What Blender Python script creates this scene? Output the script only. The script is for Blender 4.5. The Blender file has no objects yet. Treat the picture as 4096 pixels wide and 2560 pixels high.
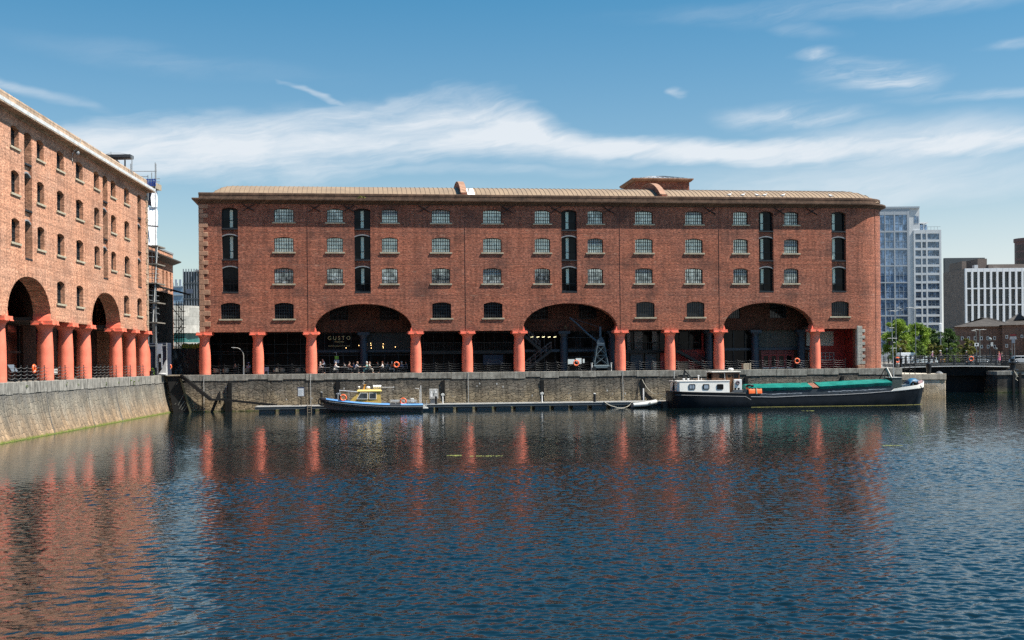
import bpy, bmesh, math, random
from mathutils import Vector, Matrix
from mathutils.geometry import tessellate_polygon
rnd = random.Random(11)
PI = math.pi
rad = math.radians
scene = bpy.context.scene
COL = scene.collection

# ------------------------------------------------------------------ camera survey
FOC, HC, RHO, CX, CY = 4900.0, 1.22, 0.009, 2048.0, 1447.0     # focal length in photo pixels, eye height, roll, horizon
WATER = -4.3
def ray(px, py):
    a, b = (px-CX)/FOC, (CY-py)/FOC
    c, s = math.cos(RHO), math.sin(RHO)
    return Vector((a*c+b*s, 1.0, -a*s+b*c))
def P(px, py, Y):
    return Vector((0, 0, HC)) + ray(px, py)*Y

class Frame:
    """a local frame: x along a facade, y into the building, z up"""
    def __init__(s, ox, oy, ang):
        s.o = Vector((ox, oy, 0)); s.ang = ang
        s.ex = Vector((math.cos(ang), math.sin(ang), 0)); s.ey = Vector((-math.sin(ang), math.cos(ang), 0))
    def at(s, px, py, y=0.0):
        d = ray(px, py); c = Vector((0, 0, HC)); q = s.o + s.ey*y
        t = (q-c).dot(s.ey)/d.dot(s.ey)
        w = c + d*t
        return (w-s.o).dot(s.ex), w.z
    def x(s, px, py=1400, y=0.0): return s.at(px, py, y)[0]
    def z(s, px, py, y=0.0): return s.at(px, py, y)[1]
    def w(s, x, y, z=0.0): return s.o + s.ex*x + s.ey*y + Vector((0, 0, z))
    def loc(s, v):
        d = v-s.o
        return Vector((d.dot(s.ex), d.dot(s.ey), v.z))
FM = Frame(-36.05, 143.5, math.atan(0.129))          # the long warehouse
FL = Frame(-39.05+.62, 102.5+.04, math.atan2(1, -0.0597))   # the warehouse on the left

# ------------------------------------------------------------------ mesh builder
class MB:
    def __init__(s): s.v = []; s.f = []; s.mi = []; s.m = 0
    def add(s, vs, fs):
        n = len(s.v)
        s.v.extend(tuple(p) for p in vs)
        s.f.extend(tuple(i+n for i in f) for f in fs); s.mi.extend([s.m]*len(fs))
        return s
    def box(s, x0, x1, y0, y1, z0, z1):
        return s.add([(x0,y0,z0),(x1,y0,z0),(x1,y1,z0),(x0,y1,z0),(x0,y0,z1),(x1,y0,z1),(x1,y1,z1),(x0,y1,z1)],
                     [(0,3,2,1),(4,5,6,7),(0,1,5,4),(1,2,6,5),(2,3,7,6),(3,0,4,7)])
    def cbox(s, x0, x1, y0, y1, z0, z1, b):
        """box with chamfered upright and top edges"""
        lo = [(x0+b,y0),(x1-b,y0),(x1,y0+b),(x1,y1-b),(x1-b,y1),(x0+b,y1),(x0,y1-b),(x0,y0+b)]
        hi = [(x0+2*b,y0+b),(x1-2*b,y0+b),(x1-b,y0+2*b),(x1-b,y1-2*b),(x1-2*b,y1-b),(x0+2*b,y1-b),(x0+b,y1-2*b),(x0+b,y0+2*b)]
        return s.loft([[(x,y,z0) for x,y in lo],[(x,y,z1-b) for x,y in lo],[(x,y,z1) for x,y in hi]])
    def loft(s, rings, closed=True, cap=True):
        n = len(rings[0]); vs = [p for r in rings for p in r]; fs = []
        for i in range(len(rings)-1):
            for j in range(n if closed else n-1):
                k = (j+1) % n
                fs.append((i*n+j, i*n+k, (i+1)*n+k, (i+1)*n+j))
        if cap and closed:
            fs.append(tuple(range(n-1, -1, -1))); fs.append(tuple((len(rings)-1)*n+j for j in range(n)))
        return s.add(vs, fs)
    def ring(s, c, d, r, n, up=None):
        d = Vector(d).normalized(); up = Vector(up) if up else (Vector((0,0,1)) if abs(d.z) < .95 else Vector((1,0,0)))
        a = d.cross(up).normalized(); b = a.cross(d)
        return [Vector(c)+a*(r*math.cos(2*PI*i/n))+b*(r*math.sin(2*PI*i/n)) for i in range(n)]
    def cyl(s, p, q, r0, r1=None, n=10, cap=True):
        r1 = r0 if r1 is None else r1; p = Vector(p); q = Vector(q)
        return s.loft([s.ring(p, q-p, r0, n), s.ring(q, q-p, r1, n)], True, cap)
    def tube(s, pts, r, n=6, cap=True):
        pts = [Vector(p) for p in pts]; rs = []
        for i, p in enumerate(pts):
            d = pts[min(i+1, len(pts)-1)]-pts[max(i-1, 0)]
            rr = r[i] if isinstance(r, (list, tuple)) else r
            rs.append(s.ring(p, d, rr, n))
        return s.loft(rs, True, cap)
    def torus(s, c, axis, R, r, n=20, m=8):
        big = s.ring(c, axis, R, n); c = Vector(c); axis = Vector(axis).normalized(); vs = []; fs = []
        for p in big:
            o = (p-c).normalized()
            vs += [p + o*(r*math.cos(2*PI*j/m)) + axis*(r*math.sin(2*PI*j/m)) for j in range(m)]
        for i in range(n):
            for j in range(m):
                a, b = (i+1) % n, (j+1) % m
                fs.append((i*m+j, a*m+j, a*m+b, i*m+b))
        return s.add(vs, fs)
    def beam(s, p, q, w, h, up=(0,0,1)):
        p = Vector(p); q = Vector(q); d = (q-p).normalized(); up = Vector(up)
        if abs(d.dot(up)) > .98: up = Vector((0,1,0))
        a = d.cross(up).normalized()*(w/2); b = a.cross(d).normalized()*(h/2)
        return s.loft([[p-a-b, p+a-b, p+a+b, p-a+b], [q-a-b, q+a-b, q+a+b, q-a+b]])
    def lathe(s, prof, c=(0,0,0), n=24):
        rs = [[(c[0]+r*math.cos(2*PI*i/n), c[1]+r*math.sin(2*PI*i/n), c[2]+z) for i in range(n)] for r, z in prof]
        return s.loft(rs)
    def ball(s, c, rx, ry=None, rz=None, n=10, m=7):
        ry = rx if ry is None else ry; rz = rx if rz is None else rz
        rs = []
        for j in range(m+1):
            t = -PI/2 + PI*(.04+.92*j/m)
            rs.append([(c[0]+rx*math.cos(t)*math.cos(2*PI*i/n), c[1]+ry*math.cos(t)*math.sin(2*PI*i/n), c[2]+rz*math.sin(t)) for i in range(n)])
        return s.loft(rs)
    def prism(s, poly, ax, a0, a1):
        f = {'x': lambda p, a: (a, p[0], p[1]), 'y': lambda p, a: (p[0], a, p[1]), 'z': lambda p, a: (p[0], p[1], a)}[ax]
        n = len(poly); vs = [f(p, a0) for p in poly]+[f(p, a1) for p in poly]
        fs = [(i, (i+1) % n, (i+1) % n+n, i+n) for i in range(n)]
        for t in tessellate_polygon([[Vector((p[0], p[1], 0)) for p in poly]]):
            fs.append(tuple(t)); fs.append(tuple(n+i for i in t))
        return s.add(vs, fs)
    def sheet(s, loops, f):
        """flat polygon (first loop) with holes (the others), f maps (a, b) to 3-D"""
        flat = [p for l in loops for p in l]
        tris = tessellate_polygon([[Vector((p[0], p[1], 0)) for p in l] for l in loops])
        return s.add([f(*p) for p in flat], [tuple(t) for t in tris])
    def sweep(s, prof, path, closed=False):
        """prof: (out, z) pairs; path: (x, y, nx, ny)"""
        rs = [[(x+nx*o, y+ny*o, z) for o, z in prof] for x, y, nx, ny in path]
        return s.loft(rs, closed, closed)
    def move(s, M):
        s.v = [tuple(M @ Vector(p)) for p in s.v]; return s
    def build(s, name, mats, parent=None, smooth=None, loc=None, fix=True):
        me = bpy.data.meshes.new(name); me.from_pydata(s.v, [], s.f)
        if not isinstance(mats, (list, tuple)): mats = [mats]
        for m in mats: me.materials.append(m)
        if len(mats) > 1: me.polygons.foreach_set('material_index', s.mi)
        if fix:
            b = bmesh.new(); b.from_mesh(me); bmesh.ops.recalc_face_normals(b, faces=b.faces); b.to_mesh(me); b.free()
        if smooth is not None:
            me.shade_smooth(); me.set_sharp_from_angle(angle=rad(smooth))
        me.update()
        o = bpy.data.objects.new(name, me); COL.objects.link(o)
        if parent: o.parent = parent
        if loc: o.location = loc
        return o

def tag(o, label=None, cat=None, group=None, kind=None):
    if label: o['label'] = label
    if cat: o['category'] = cat
    if group: o['group'] = group
    if kind: o['kind'] = kind
    return o
def thing(name, label, cat, loc=(0,0,0), rz=0.0, group=None):
    o = bpy.data.objects.new(name, None); COL.objects.link(o)
    o.location = loc; o.rotation_euler = (0, 0, rz); o.empty_display_size = .3
    return tag(o, label, cat, group)
def copy_tree(o, parent=None, loc=None, rz=None, label=None):
    c = o.copy(); COL.objects.link(c)
    if parent: c.parent = parent
    if loc is not None: c.location = loc
    if rz is not None: c.rotation_euler = (0, 0, rz)
    if label: c['label'] = label
    for ch in list(o.children): copy_tree(ch, c)
    return c
def text_part(name, s, size, mat, parent, loc, rot=(PI/2,0,0), spacing=1.0, ext=.004, align='CENTER', sx=1.0):
    cu = bpy.data.curves.new(name, 'FONT'); cu.body = s; cu.size = size; cu.extrude = ext
    cu.align_x = align; cu.space_character = spacing; cu.resolution_u = 3
    t = bpy.data.objects.new(name, cu); COL.objects.link(t)
    bpy.context.view_layer.update()
    me = bpy.data.meshes.new_from_object(t.evaluated_get(bpy.context.evaluated_depsgraph_get()))
    bpy.data.objects.remove(t); bpy.data.curves.remove(cu)
    me.name = name; me.materials.clear(); me.materials.append(mat)
    o = bpy.data.objects.new(name, me); COL.objects.link(o); o.parent = parent
    o.location = loc; o.rotation_euler = rot; o.scale = (sx, 1, 1)
    return o

# ------------------------------------------------------------------ materials
class N:
    """tiny node-graph helper"""
    def __init__(s, name):
        s.m = bpy.data.materials.new(name); s.m.use_nodes = True; s.t = s.m.node_tree
        s.b = s.t.nodes['Principled BSDF']; s.l = s.t.links
    def n(s, typ, **kw):
        o = s.t.nodes.new(typ)
        for k, v in kw.items():
            if k in o.inputs: o.inputs[k].default_value = v
            else: setattr(o, k, v)
        return o
    def link(s, a, b): s.l.new(a, b)
    def val(s, x, sock):
        if isinstance(x, (int, float, tuple, list)): sock.default_value = x
        else: s.link(x, sock)
    def math(s, op, a, b=None, c=None, clamp=False):
        o = s.n('ShaderNodeMath', operation=op, use_clamp=clamp)
        for i, x in enumerate((a, b, c)):
            if x is not None: s.val(x, o.inputs[i])
        return o.outputs[0]
    def mix(s, f, a, b, mode='MIX'):
        o = s.n('ShaderNodeMix', data_type='RGBA', blend_type=mode)
        s.val(f, o.inputs[0])
        for x, i in ((a, 6), (b, 7)):
            s.val(x if not isinstance(x, (tuple, list)) or len(x) == 4 else (*x, 1), o.inputs[i])
        return o.outputs[2]
    def rng(s, x, a, b, c=0.0, d=1.0, smooth=True):
        o = s.n('ShaderNodeMapRange', interpolation_type='SMOOTHSTEP' if smooth else 'LINEAR')
        s.link(x, o.inputs[0])
        for i, v in enumerate((a, b, c, d)): o.inputs[i+1].default_value = v
        return o.outputs[0]
    def obj(s): return s.n('ShaderNodeTexCoord').outputs['Object']
    def uvz(s):
        """(x+y, z) of the object: a wall's run and height"""
        p = s.n('ShaderNodeSeparateXYZ'); s.link(s.obj(), p.inputs[0])
        c = s.n('ShaderNodeCombineXYZ'); s.link(s.math('ADD', p.outputs[0], p.outputs[1]), c.inputs[0]); s.link(p.outputs[2], c.inputs[1])
        s.z = p.outputs[2]
        return c.outputs[0]
    def scl(s, v, k):
        o = s.n('ShaderNodeVectorMath', operation='MULTIPLY'); s.link(v, o.inputs[0]); o.inputs[1].default_value = k
        return o.outputs[0]
    def noise(s, v, scale, detail=3.0, rough=.55, dist=0.0):
        o = s.n('ShaderNodeTexNoise', Scale=scale, Detail=detail, Roughness=rough, Distortion=dist)
        if v is not None: s.link(v, o.inputs['Vector'])
        return o.outputs['Fac']
    def bump(s, h, strength, dist):
        o = s.n('ShaderNodeBump', Strength=strength, Distance=dist); s.link(h, o.inputs['Height'])
        s.link(o.outputs[0], s.b.inputs['Normal'])
    def out(s, col=None, rough=None, metal=None, spec=None):
        if col is not None: s.val((*col, 1) if isinstance(col, (tuple, list)) and len(col) == 3 else col, s.b.inputs['Base Color'])
        if rough is not None: s.val(rough, s.b.inputs['Roughness'])
        if metal is not None: s.val(metal, s.b.inputs['Metallic'])
        if spec is not None: s.val(spec, s.b.inputs['Specular IOR Level'])
        return s.m

_plain = {}
def M(col, rough=.6, metal=0.0, var=.18, scale=2.5, bump=0.0, name=None, spec=.4):
    """paint, metal, cloth: a colour with a little uneven wear"""
    key = (tuple(col), rough, metal, var, scale, bump, spec)
    if key in _plain: return _plain[key]
    g = N(name or 'paint'); o = g.obj()
    f = g.noise(o, scale, 6, .62); f2 = g.noise(o, scale*7, 3, .5)
    k = g.rng(g.math('ADD', g.math('MULTIPLY', f, .65), g.math('MULTIPLY', f2, .35)), .3, .7, 1-var, 1+var*.7)
    c = g.mix(1.0, col, k, 'MULTIPLY')
    r = g.rng(f, .3, .7, max(.03, rough-.08), min(1, rough+.08))
    if bump: g.bump(f2, bump, .02)
    _plain[key] = g.out(c, r, metal, spec)
    return g.m

BAND = (9.25, 12.98, 16.75)
def brick(name, a, b, mortar, dark, pale=(.5,.36,.29), pale_amt=.5, bump=.5):
    g = N(name); v = g.uvz()
    br = g.n('ShaderNodeTexBrick', Scale=1.0); br.offset = .5
    br.inputs['Brick Width'].default_value = .235; br.inputs['Row Height'].default_value = .082
    br.inputs['Mortar Size'].default_value = .009; br.inputs['Mortar Smooth'].default_value = .3; br.inputs['Bias'].default_value = -.1
    wob = g.n('ShaderNodeVectorMath', operation='ADD'); g.link(v, wob.inputs[0])
    nz = g.n('ShaderNodeTexNoise', Scale=.9, Detail=2.0); g.link(v, nz.inputs['Vector'])
    w2 = g.scl(nz.outputs['Color'], (.05, .05, 0)); g.link(w2, wob.inputs[1])
    g.link(wob.outputs[0], br.inputs['Vector'])
    br.inputs['Color1'].default_value = (*a, 1); br.inputs['Color2'].default_value = (*b, 1); br.inputs['Mortar'].default_value = (*mortar, 1)
    c = br.outputs['Color']
    n1 = g.noise(g.scl(v, (1, 2.2, 1)), 3.1, 5, .7)                  # brick to brick
    c = g.mix(1.0, c, g.rng(n1, .3, .72, .5, 1.6), 'MULTIPLY')
    for zb in BAND:                                                 # thin string lines where the floors meet the wall
        c = g.mix(g.rng(g.math('ABSOLUTE', g.math('SUBTRACT', g.math('ADD', g.z, g.math('MULTIPLY', g.noise(g.scl(v, (.3, .3, 1)), 1.0, 2), .12)), zb+.06)), .02, .06, .5, 0), c, dark)
    n2 = g.noise(v, .33, 6, .6)                                     # soot clouds
    c = g.mix(g.rng(n2, .46, .7, 0, .6), c, dark)
    n3 = g.noise(g.scl(v, (.5, 2.6, 1)), 1.6, 6, .72)                # repointed streaks
    c = g.mix(g.rng(n3, .58, .7, 0, pale_amt), c, pale)
    n6 = g.noise(g.scl(v, (.8, 1.3, 1)), .2, 3, .6)                     # lengths of wall built from different firings
    c = g.mix(g.rng(n6, .38, .62, 0, .5), c, g.mix(1.0, c, (1.2, 1.04, .92), 'MULTIPLY'))
    n5 = g.noise(g.scl(v, (.12, 3.2, 1)), 1.0, 3, .6)                # courses
    c = g.mix(1.0, c, g.rng(n5, .32, .68, .84, 1.14), 'MULTIPLY')
    n4 = g.noise(g.scl(v, (2.2, .16, 1)), 1.0, 4, .6)                # runs
    c = g.mix(1.0, c, g.rng(n4, .3, .6, .76, 1.06), 'MULTIPLY')
    h = g.math('ADD', g.math('MULTIPLY', br.outputs['Fac'], -.6), g.math('MULTIPLY', n1, .9))
    g.bump(h, bump, .05)
    return g.out(c, .88, 0, .25)

def rubble(name, cols, joint, size=(.55, .3), low=None, lowz=(-4.2, -1.9), top=None, streak=.6, bump=.9, edge=.045, weed=None):
    """random rubble walling: voronoi stones, joints, stains that run down, a tide zone"""
    g = N(name); v = g.uvz(); z = g.z
    nz = g.n('ShaderNodeTexNoise', Scale=2.2, Detail=3.0); g.link(v, nz.inputs['Vector'])
    ad = g.n('ShaderNodeVectorMath', operation='ADD'); g.link(g.scl(v, (1/size[0], 1/size[1], 1)), ad.inputs[0]); g.link(g.scl(nz.outputs['Color'], (1.3, 1.1, 0)), ad.inputs[1])
    vo = g.n('ShaderNodeTexVoronoi', Scale=1.0, Randomness=.9); vo.voronoi_dimensions = '2D'; vo.distance = 'CHEBYCHEV'; g.link(ad.outputs[0], vo.inputs['Vector'])
    ve = g.n('ShaderNodeTexVoronoi', Scale=1.0, Randomness=.9); ve.voronoi_dimensions = '2D'; ve.feature = 'DISTANCE_TO_EDGE'; g.link(ad.outputs[0], ve.inputs['Vector'])
    sp = g.n('ShaderNodeSeparateColor'); g.link(vo.outputs['Color'], sp.inputs[0])
    rp = g.n('ShaderNodeValToRGB'); rp.color_ramp.elements[0].color = (*cols[0], 1); rp.color_ramp.elements[1].color = (*cols[-1], 1)
    for i, c in enumerate(cols[1:-1]):
        e = rp.color_ramp.elements.new((i+1)/(len(cols)-1)); e.color = (*c, 1)
    g.link(sp.outputs[0], rp.inputs[0]); c = rp.outputs[0]
    fine = g.noise(v, 9, 5, .65)
    c = g.mix(1.0, c, g.rng(fine, .3, .7, .72, 1.22), 'MULTIPLY')
    big = g.noise(v, .3, 5, .6)
    c = g.mix(1.0, c, g.rng(big, .35, .65, .72, 1.2), 'MULTIPLY')
    if low:
        zz = g.math('ADD', z, g.math('MULTIPLY', g.math('SUBTRACT', g.noise(g.scl(v, (.5, .3, 1)), 1.0, 4), .5), 2.6))
        c = g.mix(g.rng(zz, lowz[0], lowz[1], .85, 0), c, g.mix(1.0, low, g.rng(sp.outputs[1], 0, 1, .7, 1.25), 'MULTIPLY'))
    if top:
        zz = g.math('ADD', z, g.math('MULTIPLY', g.math('SUBTRACT', g.noise(g.scl(v, (1.3, .2, 1)), 1.0, 4), .5), 2.4))
        c = g.mix(g.rng(zz, -2.0, -.7, 0, .7), c, top)
    st = g.noise(g.scl(v, (2.6, .1, 1)), 1.0, 5, .65)
    c = g.mix(1.0, c, g.rng(st, .33, .66, 1-streak*.6, 1+streak*.25), 'MULTIPLY')
    st2 = g.noise(g.scl(v, (6.5, .22, 1)), 1.0, 4, .65)
    c = g.mix(g.rng(st2, .66, .78, 0, .5*streak), c, (.52, .5, .45))
    if weed:
        wz = g.math('ADD', z, g.math('MULTIPLY', g.noise(v, 1.4, 3), -.35))
        c = g.mix(g.rng(wz, WATER-.2, WATER+.07, 1, 0), c, weed)
    j = g.rng(ve.outputs['Distance'], 0, edge, 1, 0)
    c = g.mix(g.math('MULTIPLY', j, .5), c, joint)
    h = g.math('ADD', g.math('MULTIPLY', g.rng(ve.outputs['Distance'], 0, edge*2.2), .8), g.math('ADD', g.math('MULTIPLY', fine, .35), g.math('MULTIPLY', sp.outputs[2], .45)))
    g.bump(h, bump, .12)
    return g.out(c, .9, 0, .25)

def stone(name, a, b, joints=None, bump=.4, stain=.5):
    g = N(name); v = g.uvz()
    n1 = g.noise(v, 1.3, 6, .65); n2 = g.noise(v, 14, 4, .6)
    c = g.mix(g.rng(n1, .35, .65), a, b)
    c = g.mix(1.0, c, g.rng(n2, .3, .7, .82, 1.15), 'MULTIPLY')
    st = g.noise(g.scl(v, (2.4, .35, 1)), 1.0, 5, .65)
    c = g.mix(1.0, c, g.rng(st, .3, .62, 1-stain*.6, 1.08), 'MULTIPLY')
    h = n2
    if joints:
        br = g.n('ShaderNodeTexBrick', Scale=1.0); br.offset = .45; br.squash = 1.35; br.squash_frequency = 3
        br.inputs['Brick Width'].default_value = joints[0]; br.inputs['Row Height'].default_value = joints[1]
        br.inputs['Mortar Size'].default_value = .018; br.inputs['Mortar Smooth'].default_value = .2
        br.inputs['Color1'].default_value = (.78, .78, .78, 1); br.inputs['Color2'].default_value = (1.15, 1.12, 1.1, 1); br.inputs['Mortar'].default_value = (.42, .4, .38, 1)
        g.link(v, br.inputs['Vector'])
        c = g.mix(1.0, c, br.outputs['Color'], 'MULTIPLY')
        h = g.math('SUBTRACT', n2, br.outputs['Fac'])
    g.bump(h, bump, .03)
    return g.out(c, .85, 0, .3)

def glass(name, col, rough=.04, var=.4, cell=(.3, .45), spec=.6, metal=0.0):
    """glazing seen from outside in daylight; every pane sits a little differently and shows a little more or less of the room"""
    g = N(name); v = g.uvz()
    vo = g.n('ShaderNodeTexVoronoi', Scale=1.0, Randomness=.15); vo.voronoi_dimensions = '2D'; vo.distance = 'CHEBYCHEV'
    g.link(g.scl(v, (1/cell[0], 1/cell[1], 1)), vo.inputs['Vector'])
    sp = g.n('ShaderNodeSeparateColor'); g.link(vo.outputs['Color'], sp.inputs[0])
    c = g.mix(1.0, col, g.rng(sp.outputs[0], 0, 1, 1-var, 1+var*.8, False), 'MULTIPLY')
    n = g.noise(v, 1.1, 4, .6)
    c = g.mix(1.0, c, g.rng(n, .3, .7, 1-var, 1+var), 'MULTIPLY')
    g.bump(g.math('ADD', g.math('MULTIPLY', sp.outputs[1], .6), g.noise(v, 3, 2)), .06, .02)
    return g.out(c, rough, metal, spec)

def emit(col, k, name='lamp_glow'):
    g = N(name); g.b.inputs['Emission Color'].default_value = (*col, 1); g.b.inputs['Emission Strength'].default_value = k
    return g.out(col, .5)
# ------------------------------------------------------------------ the materials of the place
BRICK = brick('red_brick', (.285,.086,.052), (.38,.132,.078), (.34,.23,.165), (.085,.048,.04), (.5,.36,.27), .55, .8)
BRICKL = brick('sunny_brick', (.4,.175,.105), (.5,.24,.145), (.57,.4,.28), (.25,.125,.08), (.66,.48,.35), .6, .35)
BRICK_IN = brick('shade_brick', (.075,.03,.022), (.105,.044,.03), (.08,.056,.044), (.035,.022,.018), (.12,.08,.06), .3)  # the arcade's shade is darkened into this brick colour
BRICK_DK = brick('brown_brick', (.15,.082,.062), (.2,.11,.082), (.2,.15,.12), (.1,.06,.05), (.26,.18,.15), .3, .3)
SAND = stone('brown_sandstone', (.098,.058,.038), (.15,.092,.06), (1.9, .42))
SANDL = stone('warm_sandstone', (.34,.24,.165), (.46,.34,.24), (1.7, .45))
QUOIN = stone('quoin_stone', (.3,.165,.105), (.4,.23,.15))
QUOINW = stone('pale_quoin_stone', (.33,.305,.26), (.44,.41,.35))
SILL = stone('sill_stone', (.33,.285,.2), (.43,.375,.275), None, .3, .3)
COPE = stone('coping_granite', (.2,.185,.155), (.33,.31,.265), None, .5, .75)
COPEP = stone('pier_coping', (.42,.365,.28), (.56,.49,.385), None, .4, .5)
COPEL = stone('pale_coping', (.2,.19,.165), (.34,.32,.28), None, .5, 1.0)
PAVE = stone('quay_paving', (.38,.35,.3), (.5,.46,.4), (1.1, .7))
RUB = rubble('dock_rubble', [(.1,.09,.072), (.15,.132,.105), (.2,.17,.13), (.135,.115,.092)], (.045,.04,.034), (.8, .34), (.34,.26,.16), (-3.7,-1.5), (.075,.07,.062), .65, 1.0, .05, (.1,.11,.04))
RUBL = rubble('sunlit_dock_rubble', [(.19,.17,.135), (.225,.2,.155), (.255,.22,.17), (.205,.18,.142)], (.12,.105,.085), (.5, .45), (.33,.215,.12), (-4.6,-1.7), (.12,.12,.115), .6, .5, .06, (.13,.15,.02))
def coral():
    g = N('coral_paint'); o = g.obj(); p = g.n('ShaderNodeSeparateXYZ'); g.link(o, p.inputs[0]); z = p.outputs[2]
    n1 = g.noise(o, 1.1, 5, .6); n2 = g.noise(g.scl(o, (5, 5, .35)), 1.0, 4, .65); n3 = g.noise(o, 13, 4, .7)
    c = g.mix(1.0, (.88,.215,.13), g.rng(n1, .3, .7, .84, 1.06), 'MULTIPLY')
    c = g.mix(g.rng(n2, .56, .76, 0, .35), c, (.62,.13,.085))                 # runs
    c = g.mix(g.rng(n3, .68, .76, 0, .5), c, (.3,.09,.065))                   # chips
    zz = g.math('ADD', z, g.math('MULTIPLY', n3, -.35))
    c = g.mix(g.rng(zz, -.12, .16, .5, 0), c, (.22,.12,.09))                  # splash at the foot
    g.bump(g.math('ADD', n1, g.math('MULTIPLY', n3, .4)), .25, .02)
    return g.out(c, g.rng(n1, .3, .7, .4, .6), 0, .35)
CORAL = coral()
BLACKI = M((.012,.014,.016), .45, .2, .3)
DARKG = M((.03,.034,.037), .5, .3, .2)
BLUEI = M((.028,.042,.062), .5, .1, .2)
FRAME = M((.018,.024,.028), .5, 0, .2)
PANE_HI = glass('bright_pane', (.68,.71,.61), .12, .2, spec=1.0, metal=.3)
PANE_H2 = glass('duller_pane', (.5,.53,.47), .1, .5, spec=.9, metal=.25)
PANE_MID = glass('mixed_pane', (.5,.52,.48), .05, .6, spec=.8, metal=.5)
PANE_LO = glass('dark_pane', (.014,.016,.018), .05, .7, spec=.35)
PANE_LF = glass('grey_pane', (.07,.075,.075), .1, .35, (.26,.6))
DOORGL = glass('dark_door_glass', (.006,.008,.009), .08, .6, (.6, .9), .15)
DOOR_SHEEN = M((.66,.76,.62), .4, 0, .12, .8)
SHOPGL = glass('shop_glass', (.008,.009,.01), .08, .6, (1.1, 1.9), .12)
ROOFM = M((.28,.195,.12), .55, .05, .1, .5, 0, 'roof_sheet')
SEAM = M((.215,.15,.095), .5, .1, .1)
LEADM = M((.35,.36,.37), .5, .1, .15)
WHITE = M((.78,.77,.74), .45, 0, .08)
CREAM = M((.85,.82,.74), .5, 0, .14, 1.1)
GREY = M((.22,.23,.235), .55, 0, .15)
PALE = M((.5,.5,.47), .6, 0, .15)
TIMBER = M((.013,.012,.011), .85, 0, .4, 3, .4)
TIMBERW = M((.34,.28,.2), .75, 0, .25, 4, .3)
PLANK = M((.3,.28,.25), .8, 0, .2, 3, .3)
ORANGE = M((.85,.13,.03), .5, 0, .12)
ROPE = M((.5,.46,.37), .9, 0, .2, 9)
RUBBER = M((.012,.012,.013), .6, 0, .2)
STEEL = M((.45,.47,.49), .4, .5, .15)
GOLD = M((.55,.43,.2), .45, .2, .05)
SKIN = M((.52,.32,.23), .55, 0, .06)

# ------------------------------------------------------------------ camera, sun, sky
cam_d = bpy.data.cameras.new('camera'); cam = bpy.data.objects.new('camera', cam_d); COL.objects.link(cam)
cr, sr = math.cos(RHO), math.sin(RHO)
X, Y, Z = Vector((cr, 0, -sr)), Vector((sr, 0, cr)), Vector((0, -1, 0))
cam.matrix_world = Matrix(((X.x, Y.x, Z.x, 0), (X.y, Y.y, Z.y, 0), (X.z, Y.z, Z.z, HC), (0, 0, 0, 1)))
cam_d.sensor_width = 36; cam_d.lens = 36*FOC/4096; cam_d.shift_y = (CY-1280)/4096
cam_d.clip_start = .1; cam_d.clip_end = 6000
scene.camera = cam

SUN_EL, SUN_AZ = rad(57), rad(76)                 # azimuth measured from behind the camera towards its right
sd = Vector((math.sin(SUN_AZ)*math.cos(SUN_EL), -math.cos(SUN_AZ)*math.cos(SUN_EL), math.sin(SUN_EL)))
sl = bpy.data.lights.new('sun', 'SUN'); sl.energy = 5.0; sl.angle = rad(.5); sl.color = (1, .95, .87)
so = bpy.data.objects.new('sun', sl); COL.objects.link(so); so.rotation_euler = sd.to_track_quat('Z', 'Y').to_euler()

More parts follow.
